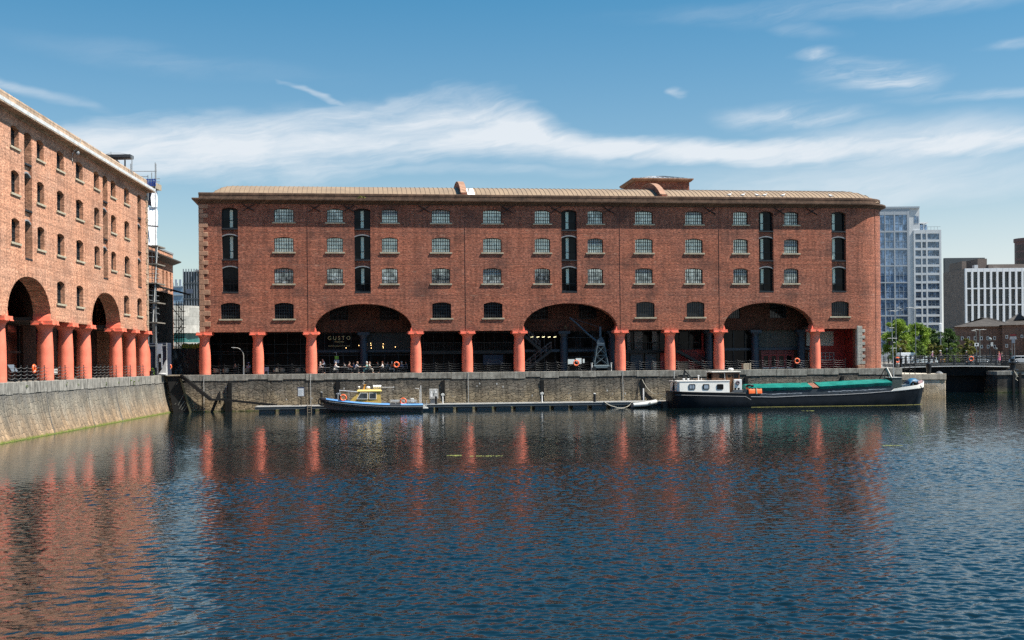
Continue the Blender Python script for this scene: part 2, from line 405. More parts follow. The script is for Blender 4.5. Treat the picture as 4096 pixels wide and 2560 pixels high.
w = bpy.data.worlds.new('World'); scene.world = w; w.use_nodes = True
def world():
    t = w.node_tree; L = t.links
    g = N.__new__(N); g.t = t; g.l = L; g.b = None
    bg = t.nodes['Background']
    sky = g.n('ShaderNodeTexSky'); sky.sky_type = 'NISHITA'; sky.sun_disc = False
    sky.sun_elevation = SUN_EL; sky.sun_rotation = math.atan2(sd.x, sd.y)
    sky.air_density = 1.15; sky.dust_density = .3; sky.ozone_density = 1.6; sky.altitude = 0
    d = g.n('ShaderNodeTexCoord').outputs['Generated']
    s = g.n('ShaderNodeSeparateXYZ'); L.new(d, s.inputs[0])
    az = g.math('ARCTAN2', s.outputs[0], s.outputs[1])                          # radians right of straight ahead
    hyp = g.math('SQRT', g.math('ADD', g.math('MULTIPLY', s.outputs[0], s.outputs[0]), g.math('MULTIPLY', s.outputs[1], s.outputs[1])))
    el = g.math('ARCTAN2', s.outputs[2], hyp)
    cv = g.n('ShaderNodeCombineXYZ'); L.new(az, cv.inputs[0]); L.new(el, cv.inputs[1]); v = cv.outputs[0]
    nz = g.n('ShaderNodeTexNoise', Scale=7.0, Detail=4.0, Roughness=.6); L.new(g.scl(v, (1, 2.2, 1)), nz.inputs['Vector'])
    warp = g.n('ShaderNodeVectorMath', operation='ADD'); L.new(v, warp.inputs[0])
    off = g.n('ShaderNodeVectorMath', operation='SUBTRACT'); L.new(nz.outputs['Color'], off.inputs[0]); off.inputs[1].default_value = (.5, .5, .5)
    L.new(g.scl(off.outputs[0], (.11, .026, 0)), warp.inputs[1])
    wv = warp.outputs[0]
    ws = g.n('ShaderNodeSeparateXYZ'); L.new(wv, ws.inputs[0]); wa, we = ws.outputs[0], ws.outputs[1]
    rot = g.n('ShaderNodeVectorRotate', rotation_type='Z_AXIS'); rot.inputs['Angle'].default_value = rad(-9); L.new(wv, rot.inputs['Vector'])
    fib = g.noise(g.scl(rot.outputs[0], (5, 42, 1)), 1.0, 8, .62, .35)            # long fibres of ice
    fib2 = g.noise(g.scl(rot.outputs[0], (22, 90, 1)), 1.0, 6, .65, .5)
    puff = g.noise(g.scl(v, (9, 20, 1)), 1.0, 6, .6)
    fb = g.math('ADD', g.math('MULTIPLY', fib, .75), g.math('MULTIPLY', fib2, .25))
    def curve(pts):
        r = g.n('ShaderNodeFloatCurve'); L.new(g.rng(wa, -.5, .5, 0, 1, False), r.inputs['Value'])
        c = r.mapping.curves[0]
        for i, (x, y) in enumerate(pts):
            x = x+.5
            if i < 2: c.points[i].location = (x, y)
            else: c.points.new(x, y)
        r.mapping.update(); return r.outputs[0]
    # the long bank of cirrus: middle height and half thickness along the horizon
    mid = curve([(-.5,.15),(-.396,.157),(-.316,.166),(-.163,.1745),(-.081,.188),(.002,.187),(.055,.176),(.152,.1685),(.269,.165),(.397,.16),(.5,.158)])
    thk = curve([(-.5,.011),(-.396,.014),(-.36,.02),(-.316,.0235),(-.163,.0265),(-.081,.0265),(.002,.0245),(.052,.0135),(.152,.011),(.269,.012),(.397,.013),(.5,.013)])
    dd = g.math('ADD', g.math('DIVIDE', g.math('ABSOLUTE', g.math('SUBTRACT', we, mid)), thk), g.math('MULTIPLY', g.math('SUBTRACT', .5, fb), 1.5))
    bank = g.rng(dd, .1, 1.35, 1, 0)
    dens = g.math('MULTIPLY', bank, g.rng(fb, .3, .62, .55, 1.0))
    def spot(px, py, rx, ry, k, lo=.36, hi=.66, tilt=0.0):
        a = (px-CX)/FOC; b = (CY-py)/FOC*math.cos(math.atan(a)); a = math.atan(a)
        x = g.math('SUBTRACT', wa, a); y = g.math('SUBTRACT', g.math('SUBTRACT', we, b), g.math('MULTIPLY', x, tilt))
        x = g.math('DIVIDE', x, rx/FOC); y = g.math('DIVIDE', y, ry/FOC)
        r = g.math('SQRT', g.math('ADD', g.math('MULTIPLY', x, x), g.math('MULTIPLY', y, y)))
        return g.math('MULTIPLY', g.math('MULTIPLY', g.rng(r, .1, 1.2, 1, 0), g.rng(fb, lo, hi, 0, 1)), k)
    for q in ((3480,335,230,75,.95,.3,.6,-.12), (3300,252,95,34,.8,.3,.6,0), (3200,485,330,60,.75,.3,.65,-.05), (2735,394,46,24,.6,.35,.62,0),
              (1290,385,150,16,.55,.3,.6,-.35), (60,345,330,26,.45,.3,.6,-.15), (3900,410,330,28,.5,.3,.62,0), (3250,150,170,40,.16,.3,.6,-.2),
              (700,250,700,60,.14,.3,.7,-.05), (3600,600,700,110,.75,.2,.6,.02), (3800,30,1300,60,.32,.3,.7,.0), (3950,560,260,14,.5,.2,.6,-.3),
              (930,440,180,30,.3,.3,.7,0), (2500,640,420,40,.5,.3,.65,0), (4000,200,160,26,.3,.3,.6,.05), (2400,790,1500,60,.16,.2,.7,0), (3500,760,1150,170,.62,.1,.7,.02), (1900,690,700,30,.3,.3,.65,0)):
        dens = g.math('MAXIMUM', dens, spot(*q))
    # clouds all round the rest of the sky, so that water and windows mirror the same kind of day
    rest = g.math('MULTIPLY', g.rng(g.math('ABSOLUTE', az), .55, .9), g.math('MULTIPLY', g.rng(puff, .45, .75), g.rng(fb, .35, .65)))
    dens = g.math('MAXIMUM', dens, g.math('MULTIPLY', rest, .55))
    veil = g.math('MULTIPLY', g.rng(el, .0, .17, 1, 0), g.math('ADD', .14, g.math('MULTIPLY', g.rng(az, .05, .42), .72)))
    dens = g.math('MAXIMUM', dens, veil)
    dens = g.math('MINIMUM', dens, .9)
    tint = g.mix(g.rng(el, .3, .62, 0, 1), g.mix(g.rng(el, .0, .45, 0, 1), SKY_LOW, SKY_HIGH), SKY_TOP)                    # a cleaner, deeper blue aloft
    c = g.mix(dens, g.mix(1.0, sky.outputs[0], tint, 'MULTIPLY'), CLOUD)
    L.new(c, bg.inputs['Color']); bg.inputs['Strength'].default_value = .06
SKY_TOP = (.05, .86, 1.2, 1); SKY_LOW = (1.02, 1.02, 1.03, 1); SKY_HIGH = (.11, .76, .96, 1)
CLOUD = (7.2, 7.6, 8.0, 1)
world()
scene.view_settings.view_transform = 'Standard'; scene.view_settings.look = 'None'
scene.view_settings.exposure = 0.95; scene.view_settings.gamma = 1
scene.cycles.use_denoising = False
scene.cycles.max_bounces = 6; scene.cycles.glossy_bounces = 4; scene.cycles.diffuse_bounces = 3
scene.cycles.sample_clamp_indirect = 6

# ------------------------------------------------------------------ ground and water
EDGE_Y = -.28                                       # the quay edge in front of the columns
xe_main = FM.x(3608, 1474, EDGE_Y)                  # where the long quay ends
LEDGE = -.38
def isect():
    p = FL.w(0, LEDGE); d = FL.ex; q = FM.w(0, EDGE_Y); e = FM.ex
    t = ((q-p).x*e.y-(q-p).y*e.x)/(d.x*e.y-d.y*e.x)
    return p+d*t
CORNER = isect()
lx_corner = FL.loc(CORNER).x; mx_corner = FM.loc(CORNER).x
def fxy(v): return (v.x, v.y)
PIER_Y, LOCK_Y, BACK_Y = 171.0, 191.0, 212.0
pier_x = P(3783, 1500, PIER_Y).x
lock_x = P(3988, 1500, LOCK_Y).x
main_end = FM.w(xe_main, EDGE_Y)
near_l = FL.w(FL.loc(Vector((-33, 1.6, 0))).x, LEDGE)
basin = [fxy(near_l), fxy(CORNER), fxy(main_end), (main_end.x+1.4, PIER_Y+.2), (pier_x-3.5, PIER_Y+14), (pier_x-2, BACK_Y), (lock_x+1, BACK_Y), (lock_x+1, LOCK_Y+6), (240, LOCK_Y+6), (240, 1.6)]
outer = [(-2500,-600), (2500,-600), (2500,4000), (-2500,4000)]
m = MB().sheet([outer, basin], lambda a, b: (a, b, 0.0))
tag(m.build('ground', PAVE), kind='structure')

def water_mat():
    g = N('dock_water'); o = g.obj()
    h = g.noise(g.scl(o, (1, 1.2, 0)), 9.0, 2, .5)
    bp = g.n('ShaderNodeBump', Strength=1.0, Distance=.004); g.link(h, bp.inputs['Height']); g.link(bp.outputs[0], g.b.inputs['Normal'])
    g.b.inputs['IOR'].default_value = 1.333; g.b.inputs['Specular Tint'].default_value = (.8, .94, 1.0, 1)
    return g.out((.003,.008,.009), .015, 0, .5)
def water_mesh():
    """the dock surface as real ripples: a fan-shaped grid, finer near the quay we stand on, heights from many small wave trains"""
    import numpy as np
    rg = np.random.default_rng(4)
    NX, ks = 860, .0014
    ys = [3.0]
    while ys[-1] < BACK_Y+5: ys.append(ys[-1] + ks*(.92*ys[-1]+16))
    ys = np.array(ys); t = np.linspace(-1, 1, NX)
    Yg = np.repeat(ys, NX); Xg = np.tile(t, len(ys))*(.46*Yg+8)
    H = np.zeros_like(Xg)
    def lowf(sx, sy, n=14):
        f = np.zeros_like(Xg)
        for _ in range(n):
            f += np.sin(Xg*rg.normal(0, sx)+Yg*rg.normal(0, sy)+rg.uniform(0, 6.3))
        return f/np.sqrt(n/2)
    lane = np.clip(1+.38*lowf(.06, .14), .35, 1.9)                # gusts
    fetch = np.interp(Yg, [0, 28, 50, 75, 105, 140, 220], WAVE_AMP)
    nl = np.interp(Yg, [30, 52], [0, 1]); sh = Xg+.25*Yg
    lee = (np.interp(sh, [-8, -2, 3.5], [.22, .32, 1.0])*(1-nl)+np.interp(sh, [-8, -2, 3.5], [.62, .7, 1.0])*nl)*np.interp(Xg+.0597*(Yg-100), [-40, -34, -24], [.6, .7, 1.0])
    amp = lane*fetch*lee
    nw = 78
    for k in range(nw):
        lam = float(np.exp(rg.uniform(np.log(.13), np.log(1.3)))); kk = 2*np.pi/lam
        th = rg.normal(rad(-82), rad(30 if lam > .5 else 46))
        slope = .062*np.exp(-(np.log(lam/.3)**2)/1.2)/math.sqrt(nw/2)*2.0
        ph = kk*(Xg*math.cos(th)+Yg*math.sin(th))+rg.uniform(0, 6.3)
        H += slope/kk*(np.sin(ph)+.18*np.cos(2*ph))
    H *= amp
    for cx_, cy_, lam, a_, reach in ((300, 2440, .95, .011, 13.0), (760, 2200, .8, .006, 9.0)):     # rings where something broke the surface
        c = P(cx_, cy_, 30); d = ray(cx_, cy_); c = Vector((0,0,HC))+d*((WATER-HC)/d.z)
        r = np.hypot(Xg-c.x, Yg-c.y); H += a_*np.sin(2*np.pi*r/lam+.8*lowf(.5, .5, 6))*np.clip(1-r/reach, 0, 1)*np.clip(r/1.5, 0, 1)
    co = np.stack([Xg, Yg, H+WATER], 1)
    n, m_ = len(ys), NX
    ii = np.arange((n-1)*(m_-1)); r_, c_ = ii//(m_-1), ii % (m_-1); a = r_*m_+c_
    q = np.stack([a, a+1, a+m_+1, a+m_], 1).astype(np.int32)
    me = bpy.data.meshes.new('water'); me.vertices.add(len(co)); me.vertices.foreach_set('co', co.astype(np.float32).ravel())
    me.loops.add(q.size); me.loops.foreach_set('vertex_index', q.ravel()); me.polygons.add(len(q))
    me.polygons.foreach_set('loop_start', np.arange(0, q.size, 4, dtype=np.int32)); me.update(calc_edges=True); me.shade_smooth()
    me.materials.append(water_mat()); o = bpy.data.objects.new('water', me); COL.objects.link(o); tag(o, kind='structure')
WAVE_AMP = [1.8, 1.7, 1.55, 1.15, .42, .24, .24]
water_mesh()
# ------------------------------------------------------------------ warehouses: shared pieces
ROWS = [(17.95,19.6), (14.4,16.2), (10.65,12.55), (6.5,8.45)]
HO_Z = (9.68, 19.65)
def arch_top(x0, x1, z1, rise, n=8):
    """segmental arch from right springing to left"""
    w_ = (x1-x0)/2; R_ = (w_*w_+rise*rise)/(2*rise); cx = (x0+x1)/2; cz = z1-R_
    a = math.asin(min(1, w_/R_))
    return [(cx+R_*math.sin(a-2*a*i/n), cz+R_*math.cos(a-2*a*i/n)) for i in range(n+1)]
def opening(x0, x1, z0, z1, rise=.2):
    return [(x0, z0), (x1, z0)] + arch_top(x0, x1, z1, rise)
def reveals(mb, loop, y0, y1, skip=()):
    for i in range(len(loop)):
        a, b = loop[i], loop[(i+1) % len(loop)]
        mb.add([(a[0],y0,a[1]), (b[0],y0,b[1]), (b[0],y1,b[1]), (a[0],y1,a[1])], [(0,1,2,3)])
def ell_arch(x0, x1, z0, crown, n=26, p=2.15):
    """left springing to right springing, a flattened ellipse"""
    cx, a, b = (x0+x1)/2, (x1-x0)/2, crown-z0; out = []
    for i in range(n+1):
        t = PI - PI*i/n; c, s_ = math.cos(t), math.sin(t)
        out.append((cx+a*math.copysign(abs(c)**(2/p), c), z0+b*abs(s_)**(2/p)))
    return out
def window(root, x0, x1, z0, z1, pane, nx=8, ny=4, y=.3, sill=True, fr=None):
    f = MB(); t = .055
    f.box(x0-.02, x0+.07, y, y+.1, z0, z1); f.box(x1-.07, x1+.02, y, y+.1, z0, z1)
    f.box(x0+.07, x1-.07, y, y+.1, z0, z0+.08); f.box(x0+.07, x1-.07, y, y+.1, z1-.1, z1)
    for i in range(1, nx):
        xx = x0+(x1-x0)*i/nx; tt = t*1.5 if nx == 8 and i in (2, 6) else t
        f.box(xx-tt/2, xx+tt/2, y+.02, y+.08, z0+.08, z1-.1)
    for i in range(1, ny):
        zz = z0+(z1-z0)*i/ny; f.box(x0+.07, x1-.07, y+.012, y+.088, zz-t/2, zz+t/2)
    wf = f.build('window', fr or FRAME, root)
    MB().box(x0+.03, x1-.03, y+.09, y+.12, z0+.02, z1-.02).build('pane', pane, wf)
    if sill:
        MB().cbox(x0-.23, x1+.23, -.11, .33, z0-.14, z0+.025, .015).build('sill', SILL, wf)
    return wf
def hoist(root, x0, x1, strip=.5, blank=False, left=False):
    """three loading doors one above the other in a deep recess"""
    zs = [(17.2,19.65), (13.55,16.5), (9.72,12.75)]
    for i, (z0, z1) in enumerate(zs):
        f = MB(); y = .52; w_ = x1-x0
        for a, b in ((x0, x0+.12), (x1-.12, x1)): f.box(a, b, y, y+.12, z0, z1)
        f.box(x0+.12, x1-.12, y, y+.12, z1-.22, z1); f.box(x0+.12, x1-.12, y, y+.12, z0, z0+.16)
        sx = x0+w_*strip; sw = w_*.2
        for a in (sx-.05, sx+sw): f.box(a, a+.06, y+.01, y+.11, z0+.16, z1-.22)
        f.box(x0+.12, x1-.12, y+.02, y+.1, z0+.95, z0+1.02)
        d = f.build('loading_door', BLACKI, root)
        MB().box(x0+.05, x1-.05, y+.1, y+.13, z0, z1).build('pane', DOORGL, d)
        if not (blank and i == 2):
            MB().box(sx+.012, sx+sw-.003, y+.06, y+.08, z0+(.16 if i < 2 else .9), z1-.24).build('blind_or_sheen', DOOR_SHEEN, d)  # pale strip imitates a door leaf's reflection by its colour
        MB().box(x0+.004, x1-.004, -.02, y-.01, z0-.14, z0-.003).build('sill', DARKG, d)
        if i < 2:
            s_ = MB(); zt, zb = z0-.145, zs[i+1][1]
            lo = arch_top(x0+.003, x1-.003, zb+.06, .24, 10)
            s_.prism([(x0+.003, zt), (x0+.003, lo[-1][1])] + lo[::-1][1:-1] + [(x1-.003, lo[0][1]), (x1-.003, zt)], 'y', .2, .5)
            s_.build('spandrel', BRICK if not left else BRICKL, root)
            l_ = MB(); up = arch_top(x0+.003, x1-.003, zb+.055, .24, 10)
            dn = [(p[0], p[1]-.12) for p in up]
            l_.prism(up+dn[::-1], 'y', .08, .5); l_.build('iron_lintel', GREY, root)
def column_mesh():
    c = MB()
    prof = [(.675,0),(.68,.02),(.675,.06),(.672,.1),(.668,1.6),(.645,2.7),(.6,3.6),(.575,4.05),(.575,4.12),(.6,4.28),(.655,4.42),(.73,4.52),(.82,4.6),(.845,4.62)]
    c.lathe(prof, n=40); return c
def cap_mesh():
    c = MB()
    c.box(-.93,.93,-.93,.93,4.63,4.7); c.box(-.88,.88,-.88,.88,4.7,4.98)
    for sx, sy in ((0,-1),(0,1),(-1,0),(1,0)):
        x, y = sx*.91, sy*.91
        c.prism([(-.14,4.7),(.14,4.7),(.05,4.97),(-.05,4.97)], 'y' if sy else 'x', (y if sy else x)-.06, (y if sy else x)+.06)
    c.cyl((-1.06,0,4.8),(-.9,0,4.8),.07,.07,8); c.cyl((.9,0,4.8),(1.06,0,4.8),.07,.07,8)
    return c
def put_columns(root, xs, y=.62):
    p = column_mesh().build('column', CORAL, root, 40, (xs[0], y, 0)); cap_mesh().build('capital', CORAL, p)
    for x in xs[1:]: copy_tree(p, root, (x, y, 0))
def springer(root, x, s):
    """the iron block an arch springs from; s = +1 stands left of the opening"""
    MB().prism([(x-s*.05, 4.99), (x+s*.24, 4.99), (x+s*.16, 5.35), (x+s*.05, 5.6), (x-s*.05, 5.6)][::s], 'y', .015, 1.42).build('springer', CORAL, root)

CORN = [(.0,20.08),(.12,20.1),(.12,20.22),(.22,20.26),(.42,20.34),(.6,20.42),(.72,20.48),(.74,20.5),(.74,20.66),(.7,20.68),(.05,20.74)]
PARA = [(.03,20.72),(.03,21.12),(.055,21.13),(.055,21.34),(.02,21.4),(-.55,21.4),(-.55,20.7)]

# ------------------------------------------------------------------ the long warehouse
WH = thing('brick_warehouse', 'long red brick dock warehouse on coral columns with a rounded right end', 'warehouse', FM.o, FM.ang)
colpx = [820, 1033, 1246, 1664, 1870, 2077, 2481, 2680, 2876, 3261]
CXS = [FM.x(p, 1480, .62) for p in colpx]
XL = FM.x(797, 1000, 0); XC = FM.x(3442, 1200, 0); XR = FM.x(3532, 1200, 2.5); RC = XR-XC
XJ = FM.x(3429, 1400, 0)
DEP = 17.0
W_UP = [(1096.5,1174),(1307.4,1372),(1527,1591),(1726.8,1800.3),(1932,2006),(2138.8,2200.7),(2350.7,2412),(2540.8,2611),(2741.3,2810.7),(2933.5,2991.7),(3136,3194)]
W_LO = [(883.5,961),(1098,1175),(1729,1805),(1935,2010),(2545,2618.5),(2746.7,2817.8),(3326,3396)]
H_PX = [(887.6,952.6),(1418,1482),(2246,2308),(3036,3094),(3327,3384)]
ARCH = [(2,3),(5,6),(8,9)]
def main_wall():
    wl = MB(); bottom = [(XL, 5.0)]
    for a, b in ARCH:
        x0, x1 = CXS[a]+.42, CXS[b]-.42
        bottom += ell_arch(x0, x1, 5.0, 8.28)
    bottom += [(XJ, 5.0), (XJ, 0.0), (XC, 0.0), (XC, 20.1), (XL, 20.1)]
    holes = []
    for k in range(3):
        z0, z1 = ROWS[k]
        for a, b in W_UP:
            py = 860+120*k; holes.append(opening(FM.x(a, py), FM.x(b, py), z0, z1))
    for a, b in W_LO: holes.append(opening(FM.x(a, 1245), FM.x(b, 1245), *ROWS[3], .24))
    hh = [opening(FM.x(a, 1000), FM.x(b, 1000), *HO_Z, .22) for a, b in H_PX]
    wl.sheet([bottom]+holes+hh, lambda a, b: (a, 0, b))
    for h in holes: reveals(wl, h, 0, .45)
    for h in hh: reveals(wl, h, 0, .66)
    nb = len(bottom)
    for i in range(nb-3):                                      # soffits, arch barrels, the jamb
        a, b = bottom[i], bottom[i+1]
        if a[1] == 0 and b[1] == 0: continue
        wl.add([(a[0],0,a[1]),(b[0],0,b[1]),(b[0],1.4,b[1]),(a[0],1.4,a[1])], [(0,1,2,3)])
    for a, b in ((XL, CXS[2]+.42), (CXS[3]-.42, CXS[5]+.42), (CXS[6]-.42, CXS[8]+.42)):   # inner faces between arches
        wl.add([(a,1.4,5.0),(b,1.4,5.0),(b,1.4,9.2),(a,1.4,9.2)], [(0,1,2,3)])
    arc = [(XC, 0, 0, -1)] + [(XC+RC*math.sin(t), RC-RC*math.cos(t), math.sin(t), -math.cos(t)) for t in [PI/2*i/16 for i in range(1, 17)]] + [(XR, DEP, 1, 0)]
    wl.sweep([(0, 0), (0, 20.1)], arc)
    wl.add([(XL,0,5.0),(XL,DEP,5.0),(XL,DEP,20.1),(XL,0,20.1)], [(0,1,2,3)])
    wl.add([(XL,1.4,0),(XL,DEP,0),(XL,DEP,5.0),(XL,1.4,5.0)], [(0,1,2,3)])
    wl.add([(XL,DEP,0),(XR,DEP,0),(XR,DEP,20.1),(XL,DEP,20.1)], [(0,1,2,3)])
    wl.build('wall', BRICK, WH)
    for k in range(3):
        z0, z1 = ROWS[k]
        for j, (a, b) in enumerate(W_UP):
            py = 860+120*k; wide = b-a > 68
            pane = rnd.choice((PANE_HI, PANE_HI, PANE_HI, PANE_H2)) if k < 2 else PANE_MID
            wn = window(WH, FM.x(a, py), FM.x(b, py), z0, z1, pane, 8 if wide else 7)
            if rnd.random() < .3:                              # a blind part-way down
                xa, xb = FM.x(a, py), FM.x(b, py); MB().box(xa+.08, xb-.08, .375, .385, z1-rnd.uniform(.35, 1.0), z1-.05).build('blind_or_sheen', PALE, wn)
    for a, b in W_LO: window(WH, FM.x(a, 1245), FM.x(b, 1245), *ROWS[3], PANE_LO, 8, 5)
    for i, (a, b) in enumerate(H_PX):
        hoist(WH, FM.x(a, 1000), FM.x(b, 1000), (.47, .4, .32, .2, .15)[i], i == 0)
    path = [(XL, DEP, -1, 0), (XL, 0, -1, -1)] + [(x, y, nx, ny) for x, y, nx, ny in arc]
    MB().sweep(CORN, path).build('cornice', SAND, WH)
    MB().sweep(PARA, path).build('parapet', SAND, WH)
    for a, b in ARCH:                                          # rings of headers round the arches
        x0, x1 = CXS[a]+.42, CXS[b]-.42
        inn = ell_arch(x0, x1, 5.02, 8.28, 60); out_ = ell_arch(x0-.42, x1+.42, 5.02, 8.72, 60)
        r_ = MB()
        for i in range(60):
            g0, g1 = .06, .94
            q = [inn[i], inn[i+1], out_[i+1], out_[i]]
            lerp = lambda u, v, t: (u[0]+(v[0]-u[0])*t, u[1]+(v[1]-u[1])*t)
            q = [lerp(q[0], q[1], g0), lerp(q[0], q[1], g1), lerp(q[3], q[2], g1), lerp(q[3], q[2], g0)]
            o_ = rnd.uniform(.004, .014)
            r_.add([(p[0], -o_, p[1]) for p in q]+[(p[0], .01, p[1]) for p in q], [(0,1,2,3),(0,4,5,1),(1,5,6,2),(2,6,7,3),(3,7,4,0)])
        r_.build('arch_ring', BRICK, WH)
        springer(WH, CXS[a]+.42, 1); springer(WH, CXS[b]-.42, -1)
    q = MB(); z = 5.06; i = 0                                   # rusticated quoins on the left corner
    while z < 19.9:
        L_ = (1.02 if i % 2 else .5) if z > 10.5 else (1.22 if i % 2 else .58)
        h = .62 if z < 11 else .55
        h = min(h, 20.05-z)
        q.cbox(XL-.06, XL+L_, -.08, .5, z, z+h-.05, .035); z += h; i += 1
    q.build('quoins', QUOIN, WH)
    q = MB(); z = .55; i = 0                                   # pale stones beside the last bay
    MB().cbox(XJ+.06, XJ+.95, -.05, .5, 0, .42, .03).build('plinth', QUOIN, WH)
    q.box(XJ-.012, XJ+.3, -.012, .55, .42, 5.35)
    while z < 5.2:
        q.cbox(XJ+.05, XJ+(1.05 if i % 2 == 0 else .68), -.03, .3, z, z+.36, .02); z += .4; i += 1
    q.build('quoins', QUOINW, WH)
    put_columns(WH, CXS)
main_wall()
def iron_cross(root, x, z):
    m_ = MB()
    for s in (1, -1): m_.beam((x-.68, -.05-.012*s, z+.4*s), (x+.68, -.05-.012*s, z-.4*s), .06, .24, (0,1,0))
    m_.cyl((x, -.12, z), (x, 0, z), .09, n=8)
    m_.build('wall_tie', M((.006,.008,.011)), root)
for px in (993.5, 1258, 1393.7, 1696.6, 2028, 2222, 2435, 2839.7, 3118.6, 3246.7):
    iron_cross(WH, FM.x(px, 827), 19.62)
for px in (1232, 1862, 2481, 2877):
    x = FM.x(px, 1100); MB().tube([(x, -.03, 5.05), (x+.02, -.035, 9), (x-.015, -.03, 12), (x, -.03, 16), (x, -.03, 20.1)], .02).build('downpipe', M((.21,.085,.06)), WH)
x = FM.x(3497, 1100); MB().tube([(XC+RC*.56, RC*.165-.03, 0), (XC+RC*.56, RC*.165-.03, 20.1)], .022).build('downpipe', M((.21,.085,.06)), WH)
def roof(root, x0, x1, y0, y1, z0, rise, endl, mat, seammat, name='roof'):
    half = (y1-y0)/2
    def prof(t):                                               # t: metres in from the eaves
        t = min(max(t, 0), half); R_ = (half*half+rise*rise)/(2*rise); d_ = half-t
        return z0+math.sqrt(R_*R_-d_*d_)-(R_-rise)
    def zz(x, y):
        tx = min(x-x0, x1-x)*half/endl
        return prof(min(tx, y-y0, y1-y))
    xs = [x0+endl*i/10 for i in range(11)] + [x0+endl+(x1-x0-2*endl)*i/30 for i in range(1, 31)] + [x1-endl+endl*i/10 for i in range(1, 11)]
    ys = [y0+(y1-y0)*i/24 for i in range(25)]
    r = MB(); n = len(ys)
    r.add([(x, y, zz(x, y)) for x in xs for y in ys], [(i*n+j, i*n+j+1, (i+1)*n+j+1, (i+1)*n+j) for i in range(len(xs)-1) for j in range(n-1)])
    ro = r.build(name, mat, root, 40)
    s = MB(); x = x0+.35
    while x < x1-.2:
        pts = [(x, y, zz(x, y)+.012) for y in ys[:16]]
        s.loft([[(p[0]-.022, p[1], p[2]-.02), (p[0]-.022, p[1], p[2]+.035), (p[0]+.022, p[1], p[2]+.035), (p[0]+.022, p[1], p[2]-.02)] for p in pts])
        x += .57
    s.build('standing_seam', seammat, ro)
    return prof
prof = roof(WH, XL+.7, XR-.9, .75, DEP-.75, 20.9, 2.35, 3.4, ROOFM, SEAM)
def fire_wall(root, x):
    m_ = MB(); t = .32; pts = [(.3+ (DEP-.6)*i/28) for i in range(29)]
    def zt(y): return prof(min(y-.75, DEP-.75-y))+.72
    outl = [(y, zt(y)) for y in pts]; low = [(y, zt(y)-1.5) for y in pts]
    m_.prism(outl+low[::-1], 'x', x-t, x+t); m_.build('fire_wall', BRICK, root)
    c_ = MB(); c_.loft([[(x-t-.05, y, z+.002), (x+t+.05, y, z+.002), (x+t+.05, y, z+.1), (x-t-.05, y, z+.1)] for y, z in outl]); c_.build('coping', QUOIN, root)
fw1, fw2 = FM.x(1856, 770, .6), FM.x(2655, 770, .6)
fire_wall(WH, fw1); fire_wall(WH, fw2)
m_ = MB(); ys = [1.2+3.4*i/8 for i in range(9)]
m_.loft([[(fw1+.55, y, prof(y-.75)+.05), (fw1+1.45, y, prof(y-.75)+.05), (fw1+1.45, y, prof(y-.75)+.09), (fw1+.55, y, prof(y-.75)+.09)] for y in ys]); m_.build('rooflight', WHITE, WH)
MB().lathe([(.07,0),(.07,.35),(.12,.36),(.12,.5),(.02,.56)], (fw1+.75, 2.6, prof(1.85)+.05), 10).build('vent_pipe', PALE, WH)

# colonnade behind the columns
def colonnade():
    c = MB()
    for a, b in ((XL+.02, CXS[2]+.42), (CXS[3]-.42, CXS[5]+.42), (CXS[6]-.42, CXS[8]+.42), (CXS[9]-.42, XJ+.5)):
        c.box(a, b, 1.41, 4.38, 5.02, 5.35)
    c.box(XL+.02, XJ+1, 1.41, 12, 9.2, 9.4)
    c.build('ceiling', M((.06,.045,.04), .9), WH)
    iw = MB(); y = 4.4
    hs = [(1318,1392),(1519,1597),(2121,2192),(2316,2386),(2914,2961),(3080,3147)]
    holes = [[(FM.x(a,1240,y), 6.5), (FM.x(b,1240,y), 6.5), (FM.x(b,1240,y), 8.6), (FM.x(a,1240,y), 8.6)] for a, b in hs]
    iw.sheet([[(XL+.02, 5.0), (XJ+.6, 5.0), (XJ+.6, 9.2), (XL+.02, 9.2)]]+holes, lambda a, b: (a, y, b))
    for h in holes: reveals(iw, h, y, y+.35)
    iw.add([(XL+.02,y,5.0),(XJ+.6,y,5.0),(XJ+.6,y+.6,5.0),(XL+.02,y+.6,5.0)], [(0,1,2,3)])
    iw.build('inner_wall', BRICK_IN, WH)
    for h in holes: window(WH, h[0][0], h[1][0], 6.5, 8.6, PANE_LO, 6, 4, y+.2, False)
    xs = [CXS[1]-.1, (CXS[2]+CXS[3])/2] + [FM.x(p, 1450, 4.2) for p in (2256, 2449, 2835, 3021, 3205)]
    ic = MB().lathe([(.5,0),(.5,3.9),(.42,4.1),(.42,4.3),(.6,4.62),(.62,4.66)], n=24); ic.box(-.72,.72,-.5,.5,4.66,4.99)
    p = ic.build('inner_column', BLUEI, WH, 40, (xs[0], 4.2, 0))
    for x in xs[1:]: copy_tree(p, WH, (x, 4.2, 0))
    MB().box(XJ+.45, XJ+.6, 1.0, 12, 0, 9.2).build('end_wall', M((.3,.035,.03), .7), WH)
colonnade()
